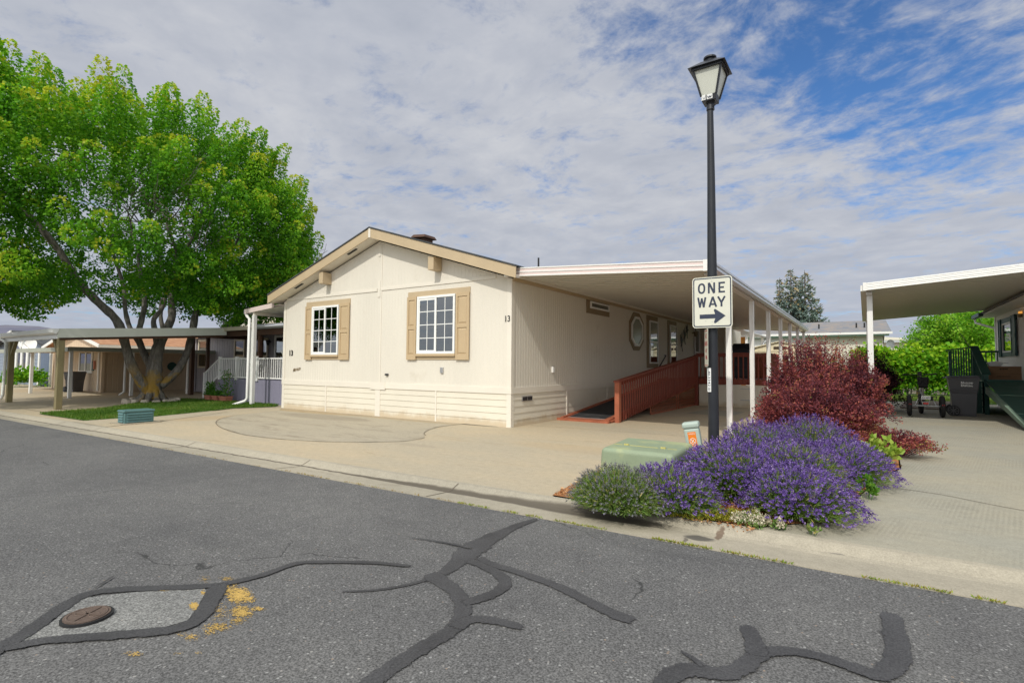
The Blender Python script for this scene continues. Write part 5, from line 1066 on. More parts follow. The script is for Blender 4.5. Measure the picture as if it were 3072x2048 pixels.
b = MB(); b.prism([(-46.5, 9.1, 2.05), (-41, 9.1, 3.0), (-41, 9.1, 3.1), (-46.5, 9.1, 2.15)], (0, 11, 0)); b.prism([(-35.0, 9.1, 2.02), (-41, 9.1, 3.0), (-41, 9.1, 3.1), (-35.0, 9.1, 2.12)], (0, 11, 0)); b.build('roof', m_shingle, bh)
b = MB(); b.prism([(-46.5, 9.04, 1.98), (-41, 9.04, 2.92), (-41, 9.04, 3.1), (-46.5, 9.04, 2.16)], (0, .06, 0)); b.build('fascia', m_white, bh)
def dish(name, label, p, rad, aim, mat):
    t = thing(name, label, 'satellite dish', p); b = MB(); a = Vector(aim).normalized(); u = a.orthogonal().normalized(); v = a.cross(u); P = Vector(p); rings = []
    for k in range(5): r_ = rad*(k+.02)/4; rings.append([P+a*(.28*r_*r_/rad)+(u*math.cos(2*math.pi*j/20)+v*math.sin(2*math.pi*j/20))*r_ for j in range(20)])
    b.add([q for r_ in rings for q in r_], [(k*20+j, k*20+(j+1) % 20, (k+1)*20+(j+1) % 20, (k+1)*20+j) for k in range(4) for j in range(20)], True); b.build('reflector', mat, t)
    b = MB(); b.tube([P-a*.02, P-a*.15+Vector((0, 0, -.25)), P-a*.15+Vector((0, 0, -.6))], .025, 6); b.build('mount', m_signback, t)
    b = MB(); b.tube([P+v*rad*.9*(-1 if v.z > 0 else 1), P+a*rad*1.1], .012, 5); b.build('feed_arm', m_signback, t)
dish('satellite_dish', 'white satellite dish above the flat carport roof beside the blue house', (-35.3, 8.6, 2.05), .38, (.6, -1, .45), m_white)
# ================================================================== RIGHT HAND LOT
rc = thing('white_carport', 'white metal carport roof on a white corner post at the right edge', 'carport', (2, 19, 0))
zq = lambda x: 3.04+.068*(x-.04)
b = MB(); ribbed(b, .05, 3.9, 14.25, 23.6, zq, .285, .09); b.build('roof_pan', m_pang, rc)
b = MB(); b.hexa([(.04, 14.24, zq(.04)+.095), (3.9, 14.24, zq(3.9)+.095), (3.9, 23.6, zq(3.9)+.095), (.04, 23.6, zq(.04)+.095)], [(.04, 14.24, zq(.04)+.115), (3.9, 14.24, zq(3.9)+.115), (3.9, 23.6, zq(3.9)+.115), (.04, 23.6, zq(.04)+.115)]); b.build('roof_top', m_white, rc)
b = MB()
XE = 5.2
for i in range(5):
    a, c_ = .034*i, .034*(i+1)-.004; off = .0 if i % 2 else .003
    b.hexa([(.0, 14.2-off, zq(0)+a-.005), (XE, 14.2-off, zq(XE)+a-.005), (XE, 14.25, zq(XE)+a-.005), (.0, 14.25, zq(0)+a-.005)], [(.0, 14.2-off+.004, zq(0)+c_-.005), (XE, 14.2-off+.004, zq(XE)+c_-.005), (XE, 14.25, zq(XE)+c_-.005), (.0, 14.25, zq(0)+c_-.005)])
b.box(-.012, .05, 14.185, 14.26, zq(0)-.012, zq(0)+.172)
b.build('fascia', m_white, rc)
b = MB(); b.box(-.06, .04, 14.26, 23.6, zq(0)-.01, zq(0)+.12); b.build('gutter', m_white, rc)
b = MB(); b.box(.04, .16, 14.5, 23.5, zq(0)-.07, zq(0)-.002); b.build('eave_beam', m_white, rc)
for y in (14.7, 19.1, 23.4):
    b = MB(); b.box(.055, .165, y-.05, y+.05, 0, 2.965); b.box(.035, .185, y-.07, y+.07, 0, .02); b.build('post', m_white, rc, .005)
# white house with green trim
rh = thing('white_house', 'white sided house with slate green window trim at the right edge', 'house', (3.8, 18, 0))
b = MB(); b.box(3.83, 12, 6.0, 24.58, 0, 3.1); grooved(b, (3.8, 24.6), (3.8, 6), .0, 3.1, .18, .014, .035); b.build('wall', m_whitewall, rh)
b = MB(); b.box(3.77, 3.86, 24.5, 24.62, 0, 3.1); b.build('corner_board', m_whitewall, rh)
b = MB(); b.box(3.76, 3.80, 21.47, 23.74, 2.78, 2.93); b.build('window_header', m_greytrim, rh); b = MB(); b.box(3.76, 3.80, 21.47, 23.74, 1.70, 1.83); b.build('window_apron', m_greytrim, rh)
for y0, y1 in ((21.40, 21.95), (23.45, 23.80)):
    b = MB(); b.box(3.74, 3.76, y0, y1, 1.69, 2.94)
    for z in (1.72, 2.28, 2.86): b.box(3.725, 3.74, y0, y1, z, z+.06)
    b.box(3.725, 3.74, y0, y0+.05, 1.7, 2.93); b.box(3.725, 3.74, y1-.05, y1, 1.7, 2.93); b.build('shutter', m_greytrim, rh)
b = MB(); b.box(3.765, 3.80, 21.95, 22.0, 1.83, 2.78); b.box(3.765, 3.80, 23.40, 23.45, 1.83, 2.78); b.box(3.765, 3.80, 22.0, 23.4, 1.83, 1.88); b.box(3.765, 3.80, 22.0, 23.4, 2.73, 2.78); w = b.build('window', m_vinyl, rh)
b = MB(); b.box(3.782, 3.786, 22.0, 23.4, 1.88, 2.73); b.build('pane', m_glass, w)
b = MB()
for i in range(14): y = 22.0+i*.055; b.quad((3.797-(i % 2)*.006, y, 1.88), (3.797-((i+1) % 2)*.006, y+.055, 1.88), (3.797-((i+1) % 2)*.006, y+.055, 2.73), (3.797-(i % 2)*.006, y, 2.73))
b.build('curtain', m_curtain, w)
b = MB(); b.box(3.79, 3.798, 22.75, 23.4, 1.88, 2.73); b.build('room_dark_sheet', m_roomdark, w)  # dark sheet added as the gloom beside the curtain
b = MB(); b.box(3.35, 8, 6, 24.95, 3.11, 3.16); b.build('soffit', m_whitewall, rh)
b = MB(); b.hexa([(3.30, 6, 3.16), (8, 6, 4.3), (8, 25.0, 4.3), (3.30, 25.0, 3.16)], [(3.30, 6, 3.22), (8, 6, 4.36), (8, 25.0, 4.36), (3.30, 25.0, 3.22)]); b.build('roof', m_shingleg, rh)
b = MB(); b.box(3.22, 3.34, 23.6, 25.02, 3.08, 3.20); b.build('gutter', m_greytrim, rh)
b = MB(); b.tube([(3.3, 24.9, 3.08), (3.3, 24.9, 2.95), (3.78, 24.66, 2.72), (3.80, 24.66, 2.6)], .035, 8); b.build('downspout', m_white, rh)
b = MB(); b.box(3.70, 3.80, 20.78, 20.9, 2.80, 2.90); sl = b.build('wall_lamp', m_brownframe, rh); b = MB(); b.box(3.72, 3.79, 20.80, 20.88, 2.90, 2.97); b.build('lamp_glass', m_lamp, sl, .01)
# green ramp
gr = thing('green_ramp', 'dark green wooden ramp and landing with slatted rail beside the white house', 'ramp', (3.2, 18, 0))
b = MB(); gz = lambda y: max(0.0, .02+.19*(y-14.9))
b.hexa([(2.82, 14.8, -.02), (3.78, 14.8, -.02), (3.78, 19.93, .93), (2.82, 19.93, .93)], [(2.82, 14.8, .0), (3.78, 14.8, .0), (3.78, 19.93, .965), (2.82, 19.93, .965)]); b.build('ramp', m_green, gr)
b = MB()
for y in (16.3, 18.1): b.hexa([(2.83, y, gz(y)-.005), (3.78, y, gz(y)-.005), (3.78, y+.012, gz(y)-.003), (2.83, y+.012, gz(y)-.003)], [(2.83, y, gz(y)+.006), (3.78, y, gz(y)+.006), (3.78, y+.012, gz(y)+.008), (2.83, y+.012, gz(y)+.008)])
b.build('seam_strip', m_greenl, gr)
b = MB(); b.hexa([(2.74, 14.7, -.02), (2.82, 14.7, -.02), (2.82, 19.4, .62), (2.74, 19.4, .62)], [(2.74, 14.7, .04), (2.82, 14.7, .04), (2.82, 19.4, .80), (2.74, 19.4, .80)]); b.build('edge_board', m_greenl, gr)
b = MB(); b.box(2.78, 3.78, 19.95, 24.2, .93, .98); b.box(2.26, 2.78, 21.6, 22.5, .93, .98); b.box(2.86, 3.78, 19.90, 19.95, .95, .99); b.build('landing', m_green, gr)
b = MB(); b.box(2.78, 2.80, 20.05, 24.1, .02, .93)
for i in range(5): b.box(2.75, 2.78, 20.05, 24.1, .05+.18*i, .19+.18*i)
b.build('skirt_panel', m_greenl, gr)
for a_ in ((2.80, 2.90, 19.95, 20.05, 0, 1.13), (2.80, 2.90, 21.75, 21.85, .9, 1.96), (2.22, 2.30, 21.75, 21.85, .9, 1.86)): b = MB(); b.box(*a_); b.build('post', m_green, gr)
b = MB(); b.beam((2.85, 19.95, 1.14), (2.85, 21.85, 2.0), .20, .04, (0, 0, 1)); b.beam((2.86, 21.8, 1.98), (2.16, 21.8, 1.88), .12, .04); b.build('handrail', m_green, gr); b = MB(); b.box(3.2, 3.78, 24.05, 24.12, 1.85, 1.92); b.build('handrail', m_green, gr)
b = MB(); b.box(2.26, 2.295, 21.78, 21.82, 1.0, 1.87); fb = b.build('baluster', m_green, gr); copies(fb, gr, [(.062*i, 0, .009*i) for i in range(1, 9)])
b = MB(); b.box(2.83, 2.87, 20.12, 20.155, .95, 1.18); fb2 = b.build('baluster', m_green, gr)
for i in range(1, 13):
    y = 20.12+.13*i; b = MB(); b.box(2.83, 2.87, y, y+.035, .3 if i < 2 else .96, 1.18+.0588*i); b.build('baluster', m_green, gr)
for i in range(5):
    y = 20.05+.12*i; b = MB(); b.box(2.77-.09*i, 2.80-.09*i, y, y+.035, .03+.06*i, 1.1); b.build('baluster', m_green, gr)
b = MB(); b.box(3.28, 3.31, 24.07, 24.1, .98, 1.86); fb = b.build('baluster', m_green, gr); copies(fb, gr, [(.15*i, 0, 0) for i in range(1, 4)])
# things on the landing
b = MB(); b.box(2.50, 2.84, 20.06, 20.09, .02, .93); b.build('skirt_panel', m_green, gr)
t = thing('cardboard_box', 'long brown cardboard box on the green landing', 'box', (3.3, 20.5, .99)); b = MB(); b.box(2.95, 3.66, 20.35, 20.75, .99, 1.37); bx = b.build('carton', m_card, t, .006); b = MB(); b.box(2.948, 3.662, 20.348, 20.752, 1.16, 1.165); b.build('tape', m_print, bx)
b = MB()
for k in range(9): b.box(3.14+.032*k, 3.164+.032*k, 20.345, 20.349, 1.075, 1.095)
for k in range(5): b.box(3.20+.035*k, 3.228+.035*k, 20.345, 20.349, 1.275+.006*(k % 2), 1.315)
b.build('faded_print', m_print, bx)
t = thing('plastic_tub', 'pale grey plastic tub with an arched lid on top of the cardboard box', 'tub', (3.1, 20.9, 1.37)); b = MB(); b.hexa([(3.0, 20.42, 1.372), (3.25, 20.42, 1.372), (3.25, 20.7, 1.372), (3.0, 20.7, 1.372)], [(2.97, 20.40, 1.45), (3.28, 20.40, 1.45), (3.28, 20.72, 1.45), (2.97, 20.72, 1.45)]); b.build('tub', m_tub, t, .01)
b = MB(); b.prism([(2.95, 20.39, 1.452), (3.30, 20.39, 1.452), (3.27, 20.39, 1.49), (3.12, 20.39, 1.52), (2.98, 20.39, 1.49)], (0, .34, 0)); b.box(3.28, 3.42, 20.5, 20.56, 1.452, 1.47); b.build('lid', m_tub, t, .008)
# bin
wheelie_bin('wheelie_bin', 'charcoal wheeled bin with white disposal lettering beside the green ramp', 2.235, 19.12, 1.0, m_bin, (('N', 'AGLUND'), ('D', 'ISPOSAL')), R(-3))
# tricycle
tr = thing('cargo_tricycle', 'fat tyred electric tricycle with a black seat pack parked on the right driveway', 'tricycle', (1.33, 18.3, 0))
for x in (.975, 1.675):
    b = MB(); b.torus((x, 18.0, .29), (1, 0, 0), .238, .052, 32, 10); w = b.build('wheel', m_rubber, tr)
    b = MB(); b.torus((x, 18.0, .29), (1, 0, 0), .178, .018, 28, 6); b.disc((x, 18.0, .29), (1, 0, 0), .05, .09, 14)
    for k in range(10): a = k*math.pi/5; b.tube([(x, 18.0, .29), (x, 18.0+.17*math.cos(a), .29+.17*math.sin(a))], .004, 4, False)
    b.build('rim', m_black, w); b = MB(); b.disc((x, 17.73, .33), (0, 1, 0), .026, .02, 14); b.build('reflector', m_reflect, w)
b = MB(); b.torus((1.30, 19.1, .29), (1, 0, 0), .238, .052, 30, 10); w = b.build('wheel', m_rubber, tr); b = MB(); b.torus((1.30, 19.1, .29), (1, 0, 0), .178, .018, 24, 6); b.build('rim', m_black, w)
b = MB(); z = .29
b.tube([(1.02, 18.0, z), (1.63, 18.0, z)], .022, 8)
for x, s_ in ((1.10, 1), (1.55, -1)): b.tube([(x, 17.98, z+.01), (x+s_*.06, 18.0, z+.16), (x+s_*.12, 18.05, z+.20)], .014, 6)
b.tube([(1.22, 17.95, z+.19), (1.43, 17.95, z+.19)], .013, 6); b.tube([(1.23, 17.95, z+.19), (1.27, 17.95, z+.01)], .013, 6); b.tube([(1.42, 17.95, z+.19), (1.38, 17.95, z+.01)], .013, 6); b.tube([(1.25, 17.95, z+.10), (1.40, 17.95, z+.10)], .010, 6)
b.tube([(1.30, 18.0, z+.1), (1.30, 18.25, .55), (1.30, 18.9, .62), (1.30, 19.0, .80)], .03, 8); b.tube([(1.30, 18.28, .45), (1.29, 18.22, .86)], .018, 8); b.tube([(1.30, 19.0, .8), (1.30, 18.95, 1.10)], .018, 8)
for x in (1.24, 1.36): b.tube([(x, 19.1, .29), (x, 19.02, .66)], .014, 6)
b.build('frame', m_steel, tr)
b = MB(); b.tube([(.90, 18.72, 1.115), (1.05, 18.8, 1.12), (1.24, 18.92, 1.10), (1.36, 18.92, 1.10), (1.48, 18.8, 1.13), (1.62, 18.70, 1.14)], .015, 8); b.tube([(.88, 18.70, 1.115), (1.02, 18.78, 1.12)], .022, 8); b.tube([(1.50, 18.79, 1.13), (1.64, 18.69, 1.14)], .022, 8); b.box(1.23, 1.32, 18.86, 18.92, 1.08, 1.20); b.build('handlebar', m_black, tr)
b = MB(); b.box(1.18, 1.42, 18.18, 18.32, .85, 1.06); b.box(1.20, 1.27, 18.15, 18.18, .87, 1.04); b.box(1.33, 1.40, 18.15, 18.18, .87, 1.04); b.build('back_pack', m_cover, tr, .03)
b = MB(); b.tube([(1.20, 18.25, .84), (1.40, 18.25, .84)], [.08, .09], 10); b.box(1.22, 1.36, 18.2, 18.5, .80, .85); b.build('saddle', m_cover, tr)
b = MB(); b.tube([(1.04, 17.95, .545), (1.56, 17.95, .545)], .012, 6)
for x in (1.04, 1.56): b.tube([(x, 17.95, .545), (x+(.015 if x < 1.3 else -.015), 17.95, .47)], .010, 6)
b.box(1.18, 1.24, 17.97, 18.1, .40, .56); b.box(1.43, 1.49, 17.97, 18.1, .43, .55); b.build('rack', m_black, tr)
b = MB(); b.box(1.23, 1.43, 17.925, 17.935, .465, .56); pl = b.build('licence_plate', m_vinyl, tr, .006); text('GAL 8971', m_ink, (1.245, 17.923, .485), (1, 0, 0), (0, 0, 1), .17, .045, pl, th=.001, bold=.01)
b = MB(); b.box(1.275, 1.385, 17.93, 17.96, .34, .375); b.build('tail_lamp', m_reflect, tr, .006)
t = thing('plywood_sheet', 'brown plywood sheet lying on the driveway behind the tricycle', 'plywood', (1.6, 22.5, 0)); b = MB(); b.hexa([(.92, 21.3, .01), (2.25, 21.3, .01), (2.6, 24.6, .10), (1.2, 23.9, .10)], [(.92, 21.3, .035), (2.25, 21.3, .035), (2.6, 24.6, .125), (1.2, 23.9, .125)]); b.build('sheet', m_ply, t)
# ================================================================== BEHIND: house, shed, cover, flat building
bk = thing('grey_roof_house', 'long pale house with a mixed grey shingle roof behind the carport awning', 'house', (-3, 39, 0))
b = MB(); b.box(-14, .92, 38.53, 46, 0, 3.3); b.quad((-3.4, 38.5, 0), (.92, 38.5, 0), (.92, 38.5, 3.3), (-3.4, 38.5, 3.3)); b.quad((.95, 38.5, 0), (.95, 46, 0), (.95, 46, 3.3), (.95, 38.5, 3.3)); b.build('wall', m_backwall, bk)
b = MB(); lapped(b, (-14, 38.5), (-3.4, 38.5), 0, 3.25, 26, .03); b.build('lap_siding', m_whitewall, bk)
b = MB(); b.hexa([(-15, 38.0, 3.42), (1.32, 38.0, 3.42), (1.15, 41.5, 4.36), (-15, 41.5, 4.36)], [(-15, 38.0, 3.47), (1.32, 38.0, 3.47), (1.15, 41.5, 4.41), (-15, 41.5, 4.41)]); b.hexa([(-15, 41.5, 4.36), (1.15, 41.5, 4.36), (1.15, 46, 3.3), (-15, 46, 3.3)], [(-15, 41.5, 4.41), (1.15, 41.5, 4.41), (1.15, 46, 3.35), (-15, 46, 3.35)]); b.build('roof', m_shingleg, bk)
b = MB(); b.box(-15, 1.36, 37.9, 38.0, 3.33, 3.46); b.build('gutter', m_white, bk)
b = MB(); b.box(-15, 1.2, 38.02, 38.45, 3.24, 3.33); b.prism([(.96, 38.5, 3.3), (1.1, 38.2, 3.3), (1.1, 41.5, 4.3), (.96, 41.5, 4.3)], (.03, 0, 0)); b.build('fascia', m_mint, bk)
for x in (-2.45, -.42, 0.0): 
    b = MB(); b.tube([(x, 39.3, 3.75), (x, 39.3, 4.12)], .045, 8); b.build('vent_pipe', m_black, bk)
dish('satellite_dish', 'grey satellite dish on the corner of the grey roofed house above the hedge', (1.30, 38.3, 2.72), .27, (-.9, -1, .1), m_dishgrey)
b = bpy.data
sh = thing('garden_shed', 'cream metal garden shed with a louvred gable vent behind the deck rail', 'shed', (-3.5, 29.5, 0))
b = MB(); b.prism([(-4.7, 29, 0), (-2.3, 29, 0), (-2.3, 29, 2.25), (-3.5, 29, 2.56), (-4.7, 29, 2.25)], (0, 2.5, 0)); b.build('wall', m_shed, sh)
b = MB(); b.prism([(-4.82, 28.9, 2.24), (-3.5, 28.9, 2.57), (-3.5, 28.9, 2.61), (-4.82, 28.9, 2.28)], (0, 2.7, 0)); b.prism([(-2.18, 28.9, 2.24), (-3.5, 28.9, 2.57), (-3.5, 28.9, 2.61), (-2.18, 28.9, 2.28)], (0, 2.7, 0)); b.box(-4.72, -2.28, 28.97, 29.0, 2.10, 2.13); b.build('roof', m_shed, sh)
b = MB(); b.box(-3.78, -3.48, 28.97, 29.0, 2.2, 2.33); b.box(-3.42, -3.2, 28.97, 29.0, 2.2, 2.33); b.build('gable_vent', m_print, sh)
pc = thing('patio_cover', 'far white metal patio cover on posts behind the home, past the deck', 'awning', (-5.4, 31, 0))
b = MB(); b.hexa([(-8.5, 30.0, 3.42), (-5.6, 30.0, 3.36), (-4.3, 32.0, 2.9), (-8.5, 32, 3.2)], [(-8.5, 30.0, 3.46), (-5.6, 30.0, 3.40), (-4.3, 32.0, 2.94), (-8.5, 32, 3.24)]); b.build('roof', m_gutter, pc)
for x, y in ((-6.03, 31), (-5.37, 31), (-4.72, 32)):
    b = MB(); b.box(x-.06, x+.06, y-.05, y+.05, 0, 3.1); b.build('post', m_white, pc)
b = MB(); b.box(-6.0, -5.4, 31.2, 31.26, .3, 2.97); b.build('side_board', m_amber, pc)
b = MB(); b.tube([(-4.5, 31.9, 2.9), (-4.5, 31.9, 2.8), (-4.66, 31.9, 2.65), (-4.66, 31.9, .1)], .04, 8); b.build('downspout', m_gutter, pc)
fb_ = thing('flat_roof_building', 'distant pale building with a flat wavy roofline above the hedge', 'building', (6, 62, 0))
b = MB(); b.box(-2, 30, 60.5, 75, 0, 3.72); b.build('wall', m_backwall, fb_)
b = MB(); b.hexa([(-2, 60, 3.70), (30, 60, 3.70), (30, 76, 4.1), (-2, 76, 4.1)], [(-2, 60, 3.92), (30, 60, 3.80), (30, 76, 4.3), (-2, 76, 4.4)]); b.build('roof', m_roofmetal, fb_)
b = MB(); b.prism([(0, 60, 3.92), (3, 60, 3.92), (2.8, 60, 4.12), (1.5, 60, 4.24), (0, 60, 4.2)], (0, 3, 0)); b.build('parapet', m_backwall, fb_)
# ================================================================== PLANTING BED
bed = [(-2.60, 4.61), (-.80, 4.66), (-.22, 5.2), (-.14, 6.0), (.03, 7.1), (.34, 8.5), (.45, 12.5), (-.1, 17), (-1.3, 25.6), (-2.0, 25.6), (-2.02, 9), (-2.28, 7.4), (-2.76, 6.2), (-2.66, 5.2)]
sheet('mulch_bed', bed, .006, m_soil, 'orange bark mulch of the planting bed')
fr_ = [(-2.60, 4.61), (-.80, 4.66), (-.22, 5.2), (-.10, 6.2), (.10, 7.3), (.36, 8.5), (-1.9, 8.5), (-2.28, 7.4), (-2.76, 6.2), (-2.66, 5.2)]
n = 9000; q = scatter(fr_, n); D = rv(n); D[:, 2] = np.abs(D[:, 2])*.35
o = leaves('bark_chips', np.column_stack([q, RG.uniform(.006, .03, n)]), D, rv(n), RG.uniform(.015, .05, n), RG.uniform(.008, .022, n), RG.uniform(0, 1, n), f_bark); o['kind'] = 'stuff'; o['label'] = 'loose orange bark chips on the bed'
# spilled chips on the concrete edge
n = 240; xs = RG.uniform(-1.7, -.75, n); q = np.column_stack([xs, 4.64+RG.normal(0, .05, n)-.05*(xs > -1.3), np.full(n, .006)]); D = rv(n); D[:, 2] = np.abs(D[:, 2])*.2
o = leaves('bark_litter', q, D, rv(n), RG.uniform(.012, .035, n), RG.uniform(.008, .018, n), RG.uniform(.2, 1, n), f_bark); o['kind'] = 'stuff'; o['label'] = 'bark chips spilled on the kerb'
def arcs(cx, cy, n, r0, rad, hgt, lean=(0, 0), flat=1.0, seed=0, droop=.35, zmin=.1, ry=None):
    """stems fanning out from a base; returns base, control and tip arrays"""
    a = RG.uniform(0, 2*np.pi, n); u = np.sqrt(RG.uniform(0, 1, n)); ry = ry or rad
    base = np.column_stack([cx+np.cos(a)*u*r0, cy+np.sin(a)*u*r0*ry/rad, np.zeros(n)])
    rr = u*RG.uniform(.72, 1.16, n)
    tip = np.column_stack([cx+np.cos(a)*rr*rad+lean[0]*rr, cy+np.sin(a)*rr*ry+lean[1]*rr, np.zeros(n)])
    tip[:, 2] = np.maximum(hgt*np.sqrt(np.clip(1-(rr*.93)**2*flat, .02, 1))*RG.uniform(.62, 1.20, n), zmin)
    mid = base*.45+tip*.55; mid[:, 2] = tip[:, 2]*.62+hgt*droop*rr*.5
    return base, mid, tip
def bez(b0, m, t, s): s = np.asarray(s)[..., None]; return (1-s)**2*b0+2*s*(1-s)*m+s**2*t
def lavender(name, label, cx, cy, rad, hgt, n, flower, lean=(0, 0), ry=None, grp='lavender bushes in the kerb bed', fmat=None, green=.35, leafy=1.0, spike=1.0, flat=1.0):
    t = thing(name, label, 'lavender', (cx, cy, 0), grp)
    b0, m, tp = arcs(cx, cy, n, rad*.42, rad, hgt, lean, flat, ry=ry)
    P, D, L, T = [], [], [], []; segs = 3
    for k in range(segs):                                                    # stems
        s0, s1 = k/segs, (k+1)/segs; a, c_ = bez(b0, m, tp, np.full(n, s0)), bez(b0, m, tp, np.full(n, s1)); P.append(a); D.append(c_-a); L.append(np.linalg.norm(c_-a, axis=1)*1.15); T.append(np.clip(RG.normal(green+.12*k, .18, n), 0, 1))
    st_w = np.concatenate([np.full(n, w_) for w_ in (.006, .006, .0045)])
    nl = int(n*6*leafy); i = RG.integers(0, n, nl); s = RG.uniform(.15, .80, nl)**1.0; pp = bez(b0[i], m[i], tp[i], s)+RG.normal(0, .014, (nl, 3)); pp[:, 2] = np.maximum(pp[:, 2], .01); dd = (tp[i]-b0[i]); dd = dd/np.linalg.norm(dd, axis=1, keepdims=True)+rv(nl)*.7
    leaves('foliage', np.vstack(P+[pp]), np.vstack(D+[dd]), rv(n*segs+nl), np.concatenate(L+[RG.uniform(.03, .065, nl)]), np.concatenate([st_w, RG.uniform(.005, .010, nl)]), np.concatenate(T+[np.clip(RG.normal(green-.05+.35*s, .2, nl), 0, 1)]), f_stem, t)
    k_ = RG.uniform(0, 1, n) < flower; tb, mb = tp[k_], m[k_]; nf = len(tb)
    ax = tb-mb; ax /= np.linalg.norm(ax, axis=1, keepdims=True); per = 9; i = np.repeat(np.arange(nf), per); s = np.tile(np.arange(per)/per, nf)
    Ls = RG.uniform(.035, .065, nf)[i]*spike; side = rv(nf*per); side -= ax[i]*np.sum(side*ax[i], axis=1, keepdims=True); side /= np.maximum(np.linalg.norm(side, axis=1, keepdims=True), 1e-6)
    wd = (.0108*(1-.55*s))*spike; pp = tb[i]+ax[i]*(Ls*s)[:, None]+side*(wd*.3)[:, None]; base = np.clip(RG.normal(.45, .16, nf), 0, 1)[i]
    leaves('flowers', pp, side*.8+ax[i]*.9, np.cross(side, ax[i]), wd*1.9, wd*1.45, np.clip(base+RG.normal(0, .2, nf*per)+.1*s, 0, 1), fmat or f_flow, t)
    return t
G1 = 'lavender bushes in the kerb bed'
lavender('lavender_bush', 'green lavender bush with faded buds, in front of the olive utility box', -1.84, 4.47, .46, .34, 2700, .42, (.02, -.04), .36, G1, f_flowg, .42, 3.2, .8)
lavender('lavender_bush', 'half open lavender with thin spikes, between the faded bush and the white flowers', -1.46, 4.74, .44, .35, 1900, .62, (0, -.05), .36, G1, None, .40, 2.2, .95)
lavender('lavender_bush', 'deep purple lavender mound beside the utility box, below the leaning pedestal', -1.10, 5.55, .50, .48, 2300, .86, (-.04, -.10), .50, G1, None, .38, 1.6)
lavender('lavender_bush', 'purple lavender at the front corner by the driveway, right of the white flowers', -.53, 5.20, .45, .37, 2000, .84, (.05, -.06), .45, G1, None, .42, 1.8)
lavender('lavender_bush', 'tall purple lavender around the foot of the street lamp', -1.12, 6.95, .50, .54, 1900, .86, (.04, 0), .52, G1, None, .42, 1.6)
lavender('lavender_bush', 'broad purple lavender in the middle of the bed with green gaps', -.66, 6.2, .52, .46, 2100, .72, (.05, 0), .56, G1, None, .46, 2.2)
lavender('lavender_bush', 'wide purple lavender leaning over the right driveway edge', -.27, 7.05, .46, .40, 2100, .88, (.08, -.06), .55, G1, None, .40, 1.6)
lavender('lavender_bush', 'rear purple lavender in front of the burgundy barberry', -.62, 7.75, .62, .56, 2200, .86, (.02, 0), .5, G1, None, .42, 1.6)
def clump(name, label, cat, pts, n, h, mat, size, tints=(0, 1), up=.6, grp=None, stuff=False):
    """low leafy cushion over a list of (x, y, r)"""
    i = RG.integers(0, len(pts), n); a = RG.uniform(0, 6.283, n); u = np.sqrt(RG.uniform(0, 1, n)); A = np.array(pts)[i]
    x, y = A[:, 0]+np.cos(a)*u*A[:, 2], A[:, 1]+np.sin(a)*u*A[:, 2]; z = RG.uniform(.1, 1, n)*h*np.sqrt(np.clip(1-u*u*.9, .05, 1)); D = rv(n); D[:, 2] = np.abs(D[:, 2])+up
    return x, y, z, D
def low(name, label, cat, pts, n, h, mat, size, tints=(0, 1), up=.6, grp=None, flowers=None):
    x, y, z, D = clump(name, label, cat, pts, n, h, mat, size, tints, up)
    o = leaves(name, np.column_stack([x, y, z]), D, rv(n), RG.uniform(.6, 1.3, n)*size, RG.uniform(.4, .7, n)*size, np.clip(RG.uniform(*tints, n), 0, 1), mat)
    return tag(o, label, cat, grp)
low('groundcover', 'yellow green sedum mat along the kerb under the lavender, left of the white flowers', 'groundcover', [(-1.62, 4.60, .10), (-1.45, 4.62, .12), (-1.25, 4.66, .13), (-1.08, 4.70, .10), (-.95, 4.74, .09), (-.80, 4.80, .08)], 5200, .09, f_sedum, .022)
t = thing('white_flowers', 'cream white flower cluster at the kerb between two lavenders', 'flowers', (-.80, 4.78, 0)); x, y, z, D = clump('', '', '', [(-.84, 4.70, .10), (-.76, 4.74, .10), (-.84, 4.84, .08), (-.60, 4.70, .05)], 700, .09, None, .02)
leaves('foliage', np.column_stack([x, y, z*.8]), D, rv(700), .03, .014, RG.uniform(.1, .8, 700), f_stem, t); x, y, z, D = clump('', '', '', [(-.90, 4.66, .05), (-.82, 4.67, .06), (-.74, 4.66, .05), (-.84, 4.77, .06), (-.77, 4.79, .05), (-.80, 4.88, .05), (-.68, 4.70, .035), (-.58, 4.67, .03)], 1900, .085, None, .02)
leaves('blossom', np.column_stack([x, y, z+.02]), D, rv(1900), RG.uniform(.008, .018, 1900), RG.uniform(.008, .016, 1900), RG.uniform(0, 1, 1900), f_whitefl, t)
def weed(label, cx, cy, r, h, n, size, mat=f_leafy, tints=(.1, .8), name='weed', cat='weed', grp=None):
    b0, m, tp = arcs(cx, cy, max(8, n//14), r*.3, r, h, zmin=.03); i = RG.integers(0, len(b0), n); s = RG.uniform(.25, 1.0, n); p = bez(b0[i], m[i], tp[i], s); D = rv(n)*.9+(tp[i]-b0[i])/np.maximum(np.linalg.norm(tp[i]-b0[i], axis=1, keepdims=True), 1e-6)
    t = thing(name, label, cat, (cx, cy, 0), grp); nb = len(b0)
    P = [b0, bez(b0, m, tp, np.full(nb, .5))]; e = [P[1], tp]
    leaves('stem', np.vstack(P), np.vstack([e[0]-P[0], e[1]-P[1]]), rv(2*nb), np.linalg.norm(np.vstack([e[0]-P[0], e[1]-P[1]]), axis=1)*1.1, .006, RG.uniform(0, .5, 2*nb), mat, t)
    leaves('foliage', p, D, rv(n), RG.uniform(.6, 1.3, n)*size, RG.uniform(.5, .8, n)*size, RG.uniform(*tints, n), mat, t); return t
weed('bright green weed at the right edge of the bed, low against the driveway', -.20, 5.72, .13, .16, 200, .04)
